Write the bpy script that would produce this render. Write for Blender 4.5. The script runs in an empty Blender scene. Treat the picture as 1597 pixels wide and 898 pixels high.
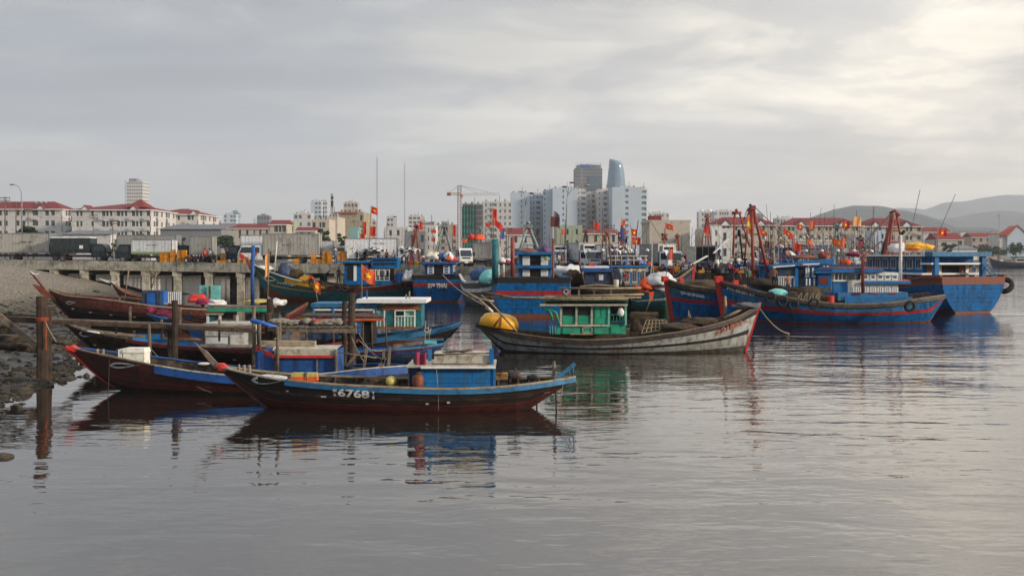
import bpy, math, random
from mathutils import Vector, Matrix, noise
from mathutils.bvhtree import BVHTree
SC = bpy.context.scene
COL = SC.collection
R = math.radians
random.seed(7)
# ---------------------------------------------------------------- camera
F, CX, HY, CH = 1600.0, 798.5, 400.0, 4.8      # focal in px of the 1597 px photo, horizon row, eye height in m
cam = bpy.data.objects.new('camera', bpy.data.cameras.new('camera'))
COL.objects.link(cam); SC.camera = cam
cam.location = (0, 0, CH); cam.rotation_euler = (R(90), 0, 0)
cam.data.sensor_width = 36; cam.data.lens = 36*F/1597
cam.data.shift_y = -(449-HY)/1597
cam.data.clip_start = .5; cam.data.clip_end = 60000
# ---------------------------------------------------------------- light
SUN_EL, SUN_AZ = R(17), R(112)                   # azimuth clockwise from the view direction
sun = bpy.data.objects.new('sun', bpy.data.lights.new('sun', 'SUN'))
COL.objects.link(sun)
sun.data.energy = 2.3; sun.data.angle = R(6); sun.data.color = (1, .86, .70)
sd = Vector((math.sin(SUN_AZ)*math.cos(SUN_EL), math.cos(SUN_AZ)*math.cos(SUN_EL), math.sin(SUN_EL)))
sun.rotation_euler = sd.to_track_quat('Z', 'Y').to_euler()
sun.location = sd*200
SC.view_settings.view_transform = 'Standard'; SC.view_settings.look = 'None'
SC.view_settings.exposure = .96; SC.view_settings.gamma = 1
SC.cycles.max_bounces = 6; SC.cycles.diffuse_bounces = 3; SC.cycles.glossy_bounces = 3
SC.cycles.transparent_max_bounces = 6; SC.cycles.volume_bounces = 0
SC.cycles.caustics_reflective = False; SC.cycles.caustics_refractive = False
SC.cycles.use_denoising = True
# ---------------------------------------------------------------- world: daylight sky under a broken cloud deck
W_ = bpy.data.worlds.new('World'); SC.world = W_; W_.use_nodes = True
nt = W_.node_tree; nd = nt.nodes; ln = nt.links
for x in list(nd): nd.remove(x)
def N(t, ty, **k):
    n = t.nodes.new(ty)
    for a, b in k.items():
        if a.startswith('i_'):
            key = a[2:]
            n.inputs[int(key) if key.isdigit() else key.replace('_', ' ')].default_value = b
        else: setattr(n, a, b)
    return n
def mth(t, op, a, b=None, c=None, clamp=False):
    n = t.nodes.new('ShaderNodeMath'); n.operation = op; n.use_clamp = clamp
    for i, v in enumerate((a, b, c)):
        if v is None: continue
        if isinstance(v, (int, float)): n.inputs[i].default_value = v
        else: t.links.new(v, n.inputs[i])
    return n.outputs[0]
def mixc(t, f, a, b, mode='MIX'):
    n = t.nodes.new('ShaderNodeMix'); n.data_type = 'RGBA'; n.blend_type = mode
    for i, v in ((0, f), (6, a), (7, b)):
        if isinstance(v, (int, float)): n.inputs[i].default_value = v
        elif isinstance(v, (tuple, list)): n.inputs[i].default_value = tuple(v)+(1,) if len(v) == 3 else v
        else: t.links.new(v, n.inputs[i])
    return n.outputs[2]
def ramp(t, f, stops, interp='LINEAR'):
    n = t.nodes.new('ShaderNodeValToRGB'); cr = n.color_ramp; cr.interpolation = interp
    while len(cr.elements) < len(stops): cr.elements.new(.5)
    for e, (p, c) in zip(cr.elements, stops):
        e.position = p; e.color = (c, c, c, 1) if isinstance(c, (int, float)) else tuple(c)+(1,)
    t.links.new(f, n.inputs[0]); return n.outputs[0]
def noi(t, vec, scale, detail=4, rough=.5, dist=0, lac=2):
    n = t.nodes.new('ShaderNodeTexNoise')
    n.inputs['Scale'].default_value = scale; n.inputs['Detail'].default_value = detail
    n.inputs['Roughness'].default_value = rough; n.inputs['Distortion'].default_value = dist
    if vec is not None: t.links.new(vec, n.inputs['Vector'])
    return n.outputs[0]
def vmap(t, vec, scale=(1, 1, 1), loc=(0, 0, 0), rot=(0, 0, 0)):
    n = t.nodes.new('ShaderNodeMapping'); n.inputs['Scale'].default_value = scale
    n.inputs['Location'].default_value = loc; n.inputs['Rotation'].default_value = rot
    t.links.new(vec, n.inputs[0]); return n.outputs[0]
sky = N(nt, 'ShaderNodeTexSky', sky_type='NISHITA', sun_disc=False)
sky.sun_elevation = SUN_EL; sky.sun_rotation = SUN_AZ; sky.air_density = 1.3; sky.dust_density = 2.5
tc = N(nt, 'ShaderNodeTexCoord')
sep = N(nt, 'ShaderNodeSeparateXYZ'); ln.new(tc.outputs['Generated'], sep.inputs[0])
dx, dy, dz = sep.outputs
zp = mth(nt, 'MAXIMUM', dz, 0.0)
den = mth(nt, 'ADD', zp, .10)
cmb = N(nt, 'ShaderNodeCombineXYZ')
ln.new(mth(nt, 'DIVIDE', dx, den), cmb.inputs[0]); ln.new(mth(nt, 'DIVIDE', dy, den), cmb.inputs[1])
pv = cmb.outputs[0]                                  # point on the cloud deck
sdn = N(nt, 'ShaderNodeVectorMath', operation='DOT_PRODUCT'); ln.new(tc.outputs['Generated'], sdn.inputs[0])
sdn.inputs[1].default_value = Vector((.62, .78, .18)).normalized()
prox = sdn.outputs['Value']                          # nearness to the bright part of the deck, right of the view
pr = ramp(nt, prox, [(.0, .0), (.50, .06), (.70, .22), (.84, .55), (.95, 1)], 'LINEAR')
big = noi(nt, vmap(nt, pv, (.50, .62, 1), (3.1, 1.7, 0)), 1.0, 3, .5, .3)
fine = noi(nt, vmap(nt, pv, (.75, 1.0, 1), (7.3, 2.2, 0)), .9, 9, .56, .35)
fine2 = noi(nt, vmap(nt, pv, (.5, 2.6, 1), (1.3, 5.2, 0)), 1.2, 6, .5, .2)
# tops of cumulus and stratus bands in elevation space, so that they keep a flat base
az = mth(nt, 'ARCTAN2', dx, dy)
cm2 = N(nt, 'ShaderNodeCombineXYZ'); ln.new(az, cm2.inputs[0]); ln.new(zp, cm2.inputs[1])
band = noi(nt, vmap(nt, cm2.outputs[0], (4.2, 15, 1), (2.4, .55, 0)), 1.0, 8, .58, .35)
cloudn = mth(nt, 'ADD', mth(nt, 'MULTIPLY', fine, .45), mth(nt, 'MULTIPLY', band, .55))
mask = ramp(nt, cloudn, [(.42, 0), (.47, .45), (.51, .8), (.58, 1)], 'EASE')       # 1: thick grey cloud, 0: thin bright veil
thick = mixc(nt, pr, (.255, .280, .322), (.455, .440, .425))
thin = mixc(nt, pr, (.325, .345, .368), (.76, .70, .60))
dark = ramp(nt, big, [(.35, .90), (.5, 1.0), (.66, 1.10)])
colr = mixc(nt, mask, thin, thick)
colr = mixc(nt, 1.0, colr, dark, 'MULTIPLY')
soft = ramp(nt, fine2, [(.3, .93), (.7, 1.07)])
colr = mixc(nt, 1.0, colr, soft, 'MULTIPLY')
hz = ramp(nt, zp, [(0, 1), (.045, .5), (.13, .0)], 'EASE')               # pale air low over the horizon
hzc = mixc(nt, pr, (.50, .50, .49), (.74, .665, .58))
colr = mixc(nt, mth(nt, 'MULTIPLY', hz, .75), colr, hzc)
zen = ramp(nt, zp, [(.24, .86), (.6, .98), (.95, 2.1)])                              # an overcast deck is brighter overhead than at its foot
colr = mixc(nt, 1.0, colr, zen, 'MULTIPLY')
bg1 = N(nt, 'ShaderNodeBackground'); ln.new(sky.outputs[0], bg1.inputs[0]); bg1.inputs[1].default_value = .06
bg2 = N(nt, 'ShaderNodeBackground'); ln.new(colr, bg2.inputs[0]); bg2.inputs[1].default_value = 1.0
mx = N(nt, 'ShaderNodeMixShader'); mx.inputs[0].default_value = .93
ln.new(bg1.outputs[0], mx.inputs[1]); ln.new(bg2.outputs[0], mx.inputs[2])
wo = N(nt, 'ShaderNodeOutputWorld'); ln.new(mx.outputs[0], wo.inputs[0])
# ---------------------------------------------------------------- materials
def c(h):
    h = h.lstrip('#'); v = [int(h[i:i+2], 16)/255 for i in (0, 2, 4)]
    return tuple(x/12.92 if x <= .04045 else ((x+.055)/1.055)**2.4 for x in v)
MATS = {}
def mat(name, col, rough=.6, var=.3, scale=2.0, dirt=0, dcol=None, streak=0, metal=0, bump=.0, bs=20, rnd=.0, spec=.4, grain=None):
    if name in MATS: return MATS[name]
    if isinstance(col, str): col = c(col)
    m = bpy.data.materials.new(name); m.use_nodes = True; t = m.node_tree
    b = t.nodes['Principled BSDF']; b.inputs['Roughness'].default_value = rough; b.inputs['Metallic'].default_value = metal
    b.inputs['Specular IOR Level'].default_value = spec
    tcn = N(t, 'ShaderNodeTexCoord').outputs['Object']
    n1 = noi(t, vmap(t, tcn, grain) if grain else tcn, scale, 6, .62)
    lo = tuple(x*(1-var) for x in col); hi = tuple(min(1, x*(1+var*.7)) for x in col)
    cc = mixc(t, ramp(t, n1, [(.3, 0), (.7, 1)]), lo, hi)
    dcol = c(dcol) if isinstance(dcol, str) else (dcol or (.10, .075, .05))
    if dirt:
        n2 = noi(t, tcn, scale*2.3, 8, .7, .4)
        cc = mixc(t, ramp(t, n2, [(.56-dirt*.25, 0), (.72-dirt*.2, .85)]), cc, dcol)
    if streak:
        n3 = noi(t, vmap(t, tcn, (2.6, 2.6, .22)), 1.3, 5, .6)
        cc = mixc(t, ramp(t, n3, [(.60-streak*.15, 0), (.74-streak*.1, .8)]), cc, dcol)
    if rnd:
        oi = N(t, 'ShaderNodeObjectInfo').outputs['Random']
        cc = mixc(t, 1.0, cc, ramp(t, oi, [(0, 1-rnd), (1, 1+rnd)]), 'MULTIPLY')
    t.links.new(cc, b.inputs['Base Color'])
    t.links.new(ramp(t, n1, [(.2, max(0, rough-.12)), (.8, min(1, rough+.12))]), b.inputs['Roughness'])
    if bump:
        bn = N(t, 'ShaderNodeBump'); bn.inputs['Strength'].default_value = bump; bn.inputs['Distance'].default_value = .03
        t.links.new(noi(t, vmap(t, tcn, grain) if grain else tcn, bs, 5, .65), bn.inputs['Height'])
        t.links.new(bn.outputs[0], b.inputs['Normal'])
    MATS[name] = m; return m
GR = (1, 8, 8)
PAL = dict(
 blue=dict(col='#0a609e', dirt=.30, streak=.5, dcol='#12303f', scale=1.2, rough=.6, spec=.15), sky_blue=dict(col='#2d6c97', dirt=.3, streak=.4, dcol='#27414e', scale=1.6),
 navy=dict(col='#123456', dirt=.3, scale=1.2), royal=dict(col='#1e4e8c', dirt=.25, streak=.3, dcol='#1a2b50'), teal=dict(col='#1d6b74', dirt=.35, streak=.3, dcol='#15343a'),
 cabin_blue=dict(col='#1c6cab', spec=.2, dirt=.35, streak=.5, dcol='#37566a', scale=1.5), green=dict(col='#1f9472', dirt=.25, streak=.3, dcol='#3b5b48', scale=1.6),
 green_dark=dict(col='#14523f', dirt=.3), aqua=dict(col='#6fbdb5', dirt=.12, rough=.4), mint=dict(col='#6fb5a0', dirt=.2),
 red=dict(col='#a8201f', dirt=.3, streak=.2, dcol='#3a1412'), bright_red=dict(col='#c62f22', dirt=.15), maroon=dict(col='#4e2522', dirt=.4, streak=.2, dcol='#2a1412', grain=(1, 1, 6), scale=1.2),
 dull_red=dict(col='#6b2420', dirt=.4, dcol='#2b1715'), red_brown=dict(col='#6e3a30', dirt=.45, dcol='#33201b', grain=(1, 1, 5)), rust=dict(col='#7a3a22', dirt=.4),
 black=dict(col='#171513', dirt=.4, dcol='#33261f', grain=(1, 1, 6)), tarred=dict(col='#241a16', dirt=.5, dcol='#4a3a30', grain=(1, 1, 6), scale=1.2), tar_black=dict(col='#14100e', var=.4, dirt=.3, dcol='#2c201b', grain=(1, 1, 6), rough=.7),
 hull_grey=dict(col='#a3a9a6', dirt=.35, streak=.5, dcol='#6a4a33', scale=1.0), hull_mud=dict(col='#4c4a40', dirt=.6, dcol='#2c2a20'), slate=dict(col='#4d535a', dirt=.5, dcol='#2b2826', streak=.3),
 white=dict(col='#d0cfc8', dirt=.3, streak=.3, dcol='#8a8272', var=.12), off_white=dict(col='#b4ad9c', dirt=.35, dcol='#6d6252', var=.2), clean_white=dict(col='#dcdcd8', dirt=.05, dcol='#a8a8a0', var=.08),
 cream=dict(col='#d9cfb4', dirt=.15, dcol='#9b8d70', var=.1), wood=dict(col='#5f4c3c', dirt=.4, dcol='#2c221b', grain=(1.2, 9, 9), scale=1.5, bump=.4, rnd=.2, rough=.85),
 wood_grey=dict(col='#786b5d', dirt=.4, dcol='#3f362e', grain=(1.2, 9, 9), scale=1.5, bump=.4, rnd=.2, rough=.9), pile_wood=dict(col='#44352a', dirt=.5, dcol='#1e1813', grain=(9, 9, 1), scale=1.5, bump=.6, rough=.9, rnd=.15),
 pale_wood=dict(col='#94856e', dirt=.35, dcol='#5a4b3c', grain=(1.2, 9, 9), rnd=.2, bump=.3, rough=.85), bamboo=dict(col='#8d7c60', dirt=.3, dcol='#4c3f30', rnd=.25, rough=.6), dark_wood=dict(col='#2b211b', dirt=.4, grain=(1, 8, 8), rough=.9, rnd=.2),
 varnish=dict(col='#8a5430', dirt=.2, dcol='#4f2c18', grain=(1, 1, 7)), orange=dict(col='#e0531c', dirt=.05, rough=.7), orange_rope=dict(col='#a5482b', rough=.9), derrick=dict(col='#93402f', dirt=.5, dcol='#54241b', rough=.55), derrick_teal=dict(col='#7f9a98', dirt=.5, dcol='#6a4230'),
 flag_red=dict(col='#c72c1c', var=.2, dirt=.2, dcol='#8a2a20', rough=.75), flag_orange=dict(col='#dd5c34', var=.2, rough=.75), flag_pale=dict(col='#eda866', var=.12, rough=.75), star_yellow=dict(col='#f6d21a', var=.05, rough=.7), flag_purple=dict(col='#3d3a60', var=.15), flag_maroon=dict(col='#56292b', var=.2),
 yellow=dict(col='#d99c14', dirt=.15, dcol='#a8781c', rough=.4), crate=dict(col='#d58a14', dirt=.25, dcol='#8a5210', rnd=.22, rough=.5), lemon=dict(col='#c2b163', dirt=.3), plastic_blue=dict(col='#1f5da8', rough=.4),
 rubber=dict(col='#1c1b1b', dirt=.3, dcol='#3a3734', rough=.85), dark=dict(col='#0d0d0e', var=.3, rough=.8), glass=dict(col='#1b242b', rough=.12, var=.1, spec=.7), glass_blue=dict(col='#3f5a72', rough=.15, var=.12, spec=.7), iron=dict(col='#3c3836', dirt=.5, dcol='#5a3826', rough=.6, metal=.3),
 steel=dict(col='#8d9092', rough=.45, metal=.4, dirt=.3, dcol='#6a5a48'), truck_grey=dict(col='#94948f', dirt=.15, streak=.25, dcol='#6d655a', var=.1, scale=.4), truck_light=dict(col='#c6c9cb', scale=.5, dirt=.1, streak=.3, dcol='#857c70', var=.1), truck_white=dict(col='#d8d8d9', dirt=.15, streak=.2, dcol='#9c9489', var=.06),
 truck_tan=dict(col='#a5a29a', scale=.5, dirt=.15, streak=.35, dcol='#6b5a4a', var=.15), canvas=dict(col='#2a3236', dirt=.3, dcol='#484c4a', rough=.9), truck_dark=dict(col='#16242a', rough=.3, dirt=.2, dcol='#454440'), truck_orange=dict(col='#b02c2a', rough=.35),
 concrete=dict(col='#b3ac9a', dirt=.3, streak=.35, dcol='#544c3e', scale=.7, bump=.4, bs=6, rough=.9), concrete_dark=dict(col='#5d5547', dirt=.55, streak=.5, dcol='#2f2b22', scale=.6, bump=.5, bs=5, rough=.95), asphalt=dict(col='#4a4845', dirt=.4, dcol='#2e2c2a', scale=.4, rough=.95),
 net=dict(col='#5c4a35', dirt=.7, dcol='#251c13', scale=7, bump=1, bs=45, rough=.95), net_brown=dict(col='#4b3a29', dirt=.8, dcol='#1f1811', scale=8, bump=1, bs=50, rough=.95), net_blue=dict(col='#2e5a8a', dirt=.6, dcol='#1b2c44', scale=7, bump=1, bs=45), rope=dict(col='#9a8f78', dirt=.3, rough=.9), rope_dark=dict(col='#39332c', rough=.9),
 skin=dict(col='#8e5a3e', var=.1, rough=.6), hair=dict(col='#14100e', rough=.7), straw=dict(col='#cdb98a', var=.15, rough=.8), grey_cloth=dict(col='#5b5a5e', var=.3, rough=.9), pink=dict(col='#8c2a48', var=.3, rough=.8), tarp_blue=dict(col='#2a69c0', dirt=.1, rough=.45), dark_cloth=dict(col='#23222a', var=.3, rough=.9),
 sack=dict(col='#8b8478', dirt=.4, dcol='#4c463d', rough=.95), bag_white=dict(col='#c9c7c4', var=.2, rough=.6), foam=dict(col='#dcd9cc', dirt=.25, dcol='#a39c86', rough=.7, var=.06),
 wall_white=dict(col='#c4c1bd', dirt=.12, var=.08, dcol='#8d877e', scale=.3, rough=.9), wall_cream=dict(col='#b9ae9f', dirt=.12, var=.08, dcol='#8d8375', scale=.3, rough=.9), wall_pink=dict(col='#a99a90', var=.1, scale=.3, rough=.9), wall_blue=dict(col='#b6c1ca', var=.06, scale=.1, rough=.85), wall_grey=dict(col='#7d7f80', var=.1, scale=.3, rough=.9), wall_tan=dict(col='#a0967f', var=.15, scale=.3, dirt=.25, rough=.95),
 wall_green=dict(col='#9aa38c', var=.1, scale=.3), wall_aqua=dict(col='#7fa5a5', var=.1, scale=.3), wall_yellow=dict(col='#c9b27e', var=.1, scale=.3), bld_glass=dict(col='#4b5a66', rough=.3, var=.15, scale=.2, spec=.6), tower_glass=dict(col='#5f7d95', rough=.18, var=.08, scale=.05, spec=.8), win_dark=dict(col='#53585c', rough=.4, var=.3, scale=.5), win_soft=dict(col='#7e878d', rough=.5, var=.25, scale=.4), net_green=dict(col='#2f6e62', var=.35, scale=.35, rough=.8),
 roof_red=dict(col='#7c2e2c', dirt=.25, dcol='#4c1a18', scale=.6, rough=.85), roof_orange=dict(col='#a5432e', dirt=.3, dcol='#6b2c22', scale=.6), roof_grey=dict(col='#6c7074', dirt=.3, scale=.4), crane=dict(col='#6f3630', rough=.6), crane_yellow=dict(col='#c08a2c', rough=.6),
 rock=dict(col='#4b443a', dirt=.5, dcol='#262019', scale=3, bump=.8, bs=9, rough=.95, rnd=.25), leaf=dict(col='#2e4524', var=.5, scale=1.2, rough=.8), leaf_dark=dict(col='#1d3320', var=.5, scale=1.2, rough=.8), bark=dict(col='#4a3c30', rough=.95, dirt=.3), mountain_far=dict(col='#304048', var=.25, scale=.003, rough=1), mountain_near=dict(col='#2a3b3a', var=.45, scale=.006, rough=1), mark_white=dict(col='#cfcfca', dirt=.35, dcol='#7c766c', var=.1),
 mark_red=dict(col='#b9604a', dirt=.45, dcol='#7f7a70'), mark_faint=dict(col='#5e6067', dirt=.3, dcol='#8b8b88'), purple=dict(col='#5c3a66', var=.2), lime=dict(col='#7d9a58', var=.2))
def M(k):
    if isinstance(k, bpy.types.Material): return k
    return MATS[k] if k in MATS else mat(k, **PAL[k])
# ---------------------------------------------------------------- mesh building
class MB:
    def __init__(s): s.v = []; s.f = []; s.m = []
    def add(s, vs, fs, mi=0):
        o = len(s.v); s.v += [tuple(v) for v in vs]; s.f += [tuple(i+o for i in f) for f in fs]; s.m += [mi]*len(fs); return s
    def box(s, a, b, mi=0, top=1.0):
        x0, y0, z0 = a; x1, y1, z1 = b
        cx, cy = (x0+x1)/2, (y0+y1)/2
        q = [(x0, y0), (x1, y0), (x1, y1), (x0, y1)]
        vs = [(x, y, z0) for x, y in q]+[(cx+(x-cx)*top, cy+(y-cy)*top, z1) for x, y in q]
        return s.add(vs, [(3, 2, 1, 0), (4, 5, 6, 7), (0, 1, 5, 4), (1, 2, 6, 5), (2, 3, 7, 6), (3, 0, 4, 7)], mi)
    def hexa(s, p, mi=0): return s.add(p, [(3, 2, 1, 0), (4, 5, 6, 7), (0, 1, 5, 4), (1, 2, 6, 5), (2, 3, 7, 6), (3, 0, 4, 7)], mi)
    def bar(s, p, q, w, h=None, mi=0, up=(0, 0, 1)):
        p, q = Vector(p), Vector(q); h = h or w; d = (q-p).normalized(); u = Vector(up)
        a = d.cross(u)
        if a.length < .01: a = d.cross(Vector((1, 0, 0)))
        a.normalize(); b = a.cross(d).normalized(); a *= w/2; b *= h/2
        return s.hexa([p-a-b, p+a-b, p+a+b, p-a+b, q-a-b, q+a-b, q+a+b, q-a+b], mi)
    def tube(s, pts, r, n=7, mi=0, cap=True, r1=None, jit=0):
        pts = [Vector(p) for p in pts]; k = len(pts); rs = []; base = len(s.v); vs = []; pa = None
        for i, p in enumerate(pts):
            d = (pts[min(i+1, k-1)]-pts[max(i-1, 0)]).normalized()
            a = pa-d*pa.dot(d) if pa else d.cross(Vector((0, 0, 1)) if abs(d.z) < .9 else Vector((1, 0, 0)))
            a.normalize(); pa = a; b = d.cross(a); rr = r if r1 is None else r+(r1-r)*i/(k-1)
            for j in range(n):
                th = 2*math.pi*j/n; q = rr*(1+jit*(random.random()-.5)); vs.append(p+a*math.cos(th)*q+b*math.sin(th)*q)
        fs = [(i*n+j, i*n+(j+1) % n, (i+1)*n+(j+1) % n, (i+1)*n+j) for i in range(k-1) for j in range(n)]
        if cap: fs += [tuple(range(n-1, -1, -1)), tuple((k-1)*n+j for j in range(n))]
        return s.add(vs, fs, mi)
    def lathe(s, prof, o=(0, 0, 0), n=16, mi=0, axis='Z', sx=1, sy=1):
        vs = []; k = len(prof)
        for r, z in prof:
            for j in range(n):
                th = 2*math.pi*j/n; p = (r*math.cos(th)*sx, r*math.sin(th)*sy, z)
                if axis == 'Y': p = (p[0], p[2], p[1])
                elif axis == 'X': p = (p[2], p[0], p[1])
                vs.append((p[0]+o[0], p[1]+o[1], p[2]+o[2]))
        fs = [(i*n+j, i*n+(j+1) % n, (i+1)*n+(j+1) % n, (i+1)*n+j) for i in range(k-1) for j in range(n)]
        return s.add(vs, fs, mi)
    def prism(s, poly, d, mi=0):         # poly: 3D ring, d: extrusion vector
        n = len(poly); d = Vector(d); vs = [Vector(p) for p in poly]; vs += [p+d for p in vs]
        return s.add(vs, [tuple(range(n-1, -1, -1)), tuple(range(n, 2*n))]+[(i, (i+1) % n, n+(i+1) % n, n+i) for i in range(n)], mi)
    def blob(s, o, r, mi=0, n=10, k=6, amp=.2, fr=1.5, seed=0, bottom=-1):
        vs = []; o = Vector(o)
        for i in range(k+1):
            ph = math.pi*i/k
            for j in range(n):
                th = 2*math.pi*j/n; d = Vector((math.sin(ph)*math.cos(th), math.sin(ph)*math.sin(th), math.cos(ph)))
                q = 1+amp*noise.noise(d*fr+Vector((seed*3.7, seed, 0)))*2
                vs.append(o+Vector((d.x*r[0]*q, d.y*r[1]*q, max(d.z*q, bottom)*r[2])))
        return s.add(vs, [(i*n+j, i*n+(j+1) % n, (i+1)*n+(j+1) % n, (i+1)*n+j) for i in range(k) for j in range(n)], mi)
    def grid(s, fn, nu, nv, mi=0, th=None):
        vs = [Vector(fn(i/nu, j/nv)) for j in range(nv+1) for i in range(nu+1)]
        return s.add(vs, [(j*(nu+1)+i, j*(nu+1)+i+1, (j+1)*(nu+1)+i+1, (j+1)*(nu+1)+i) for j in range(nv) for i in range(nu)], mi)
    def mesh(s, name, mats, smooth=False):
        me = bpy.data.meshes.new(name); me.from_pydata(s.v, [], s.f)
        for m in (mats if isinstance(mats, (list, tuple)) else [mats]): me.materials.append(M(m))
        me.polygons.foreach_set('material_index', s.m)
        if smooth: me.polygons.foreach_set('use_smooth', [True]*len(s.f))
        me.update(); return me
    def build(s, name, mats, parent=None, smooth=False, label=None, kind=None):
        o = bpy.data.objects.new(name, s.mesh(name, mats, smooth)); COL.objects.link(o)
        if parent is not None: o.parent = parent
        if label: o['label'] = label
        if kind: o['kind'] = kind
        return o
def tag(o, label, cat, group=None, kind=None):
    o['label'] = label; o['category'] = cat
    if group: o['group'] = group
    if kind: o['kind'] = kind
    return o
def Wp(px, py, Y): return Vector(((px-CX)/F*Y, Y, CH+(HY-py)/F*Y))
def Xp(px, Y): return (px-CX)/F*Y
def copy_tree(o, parent=None):
    n = o.copy(); COL.objects.link(n)
    if parent is not None: n.parent = parent
    for ch in list(o.children): copy_tree(ch, n)
    return n
class T:
    """a thing: an Empty at its base; L() turns a sighting into local coordinates on the plane v of the thing"""
    def __init__(s, name, label, cat, px, Y, yaw=0, z=0, group=None):
        s.o = bpy.data.objects.new(name, None); COL.objects.link(s.o); s.o.empty_display_size = .3
        s.X, s.Y, s.yaw, s.z = Xp(px, Y), Y, R(yaw), z
        s.o.location = (s.X, Y, z); s.o.rotation_euler = (0, 0, s.yaw); tag(s.o, label, cat, group)
        s.ca, s.sa = math.cos(s.yaw), math.sin(s.yaw)
    def L(s, px, py, v=0):
        x0, y0 = s.X-v*s.sa, s.Y+v*s.ca; k = (px-CX)/F
        u = (k*y0-x0)/(s.ca-k*s.sa); Y = y0+u*s.sa
        return Vector((u, v, CH+(HY-py)/F*Y-s.z))
    def W(s, p): return Vector((s.X+p[0]*s.ca-p[1]*s.sa, s.Y+p[0]*s.sa+p[1]*s.ca, s.z+p[2]))
    def bx(s, name, m, x0, y0, x1, y1, v0, v1, parent=None, label=None, top=1.0):
        a, b = s.L(x0, y1, v0), s.L(x1, y0, v0)
        return MB().box((a.x, v0, a.z), (b.x, v1, b.z), top=top).build(name, m, parent or s.o, label=label)
    def line(s, name, m, pts, r, n=6, r1=None, parent=None, label=None):
        return MB().tube([s.L(*p) for p in pts], r, n, r1=r1).build(name, m, parent or s.o, True, label)
    def add(s, name, m, mb, parent=None, smooth=False, label=None): return mb.build(name, m, parent or s.o, smooth, label)
def lerp(a, b, t): return a+(b-a)*t
def interp(pts, x):
    if x <= pts[0][0]: return pts[0][1]
    for (a, b), (cc, d) in zip(pts, pts[1:]):
        if x <= cc: return lerp(b, d, (x-a)/(cc-a) if cc > a else 1)
    return pts[-1][1]
def smooth_poly(pts, k):
    """k+1 points evenly spread in the first coordinate along a smoothed polyline"""
    xs = [p[0] for p in pts]; n = len(pts); out = []
    for i in range(k+1):
        x = lerp(xs[0], xs[-1], i/k); j = 0
        while j < n-2 and (x-xs[j+1])*(1 if xs[-1] > xs[0] else -1) > 0: j += 1
        t = (x-xs[j])/(xs[j+1]-xs[j]); p0, p1, p2, p3 = pts[max(j-1, 0)], pts[j], pts[j+1], pts[min(j+2, n-1)]
        r = [x]
        for q in range(1, len(p1)):
            h = xs[j+1]-xs[j]
            m1 = (p2[q]-p0[q])/(xs[j+1]-xs[max(j-1, 0)]) if j > 0 else (p2[q]-p1[q])/h
            m2 = (p3[q]-p1[q])/(xs[min(j+2, n-1)]-xs[j]) if j+2 < n else (p2[q]-p1[q])/h
            r.append((2*t**3-3*t*t+1)*p1[q]+(t**3-2*t*t+t)*h*m1+(-2*t**3+3*t*t)*p2[q]+(t**3-t*t)*h*m2)
        out.append(tuple(r))
    return out
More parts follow.
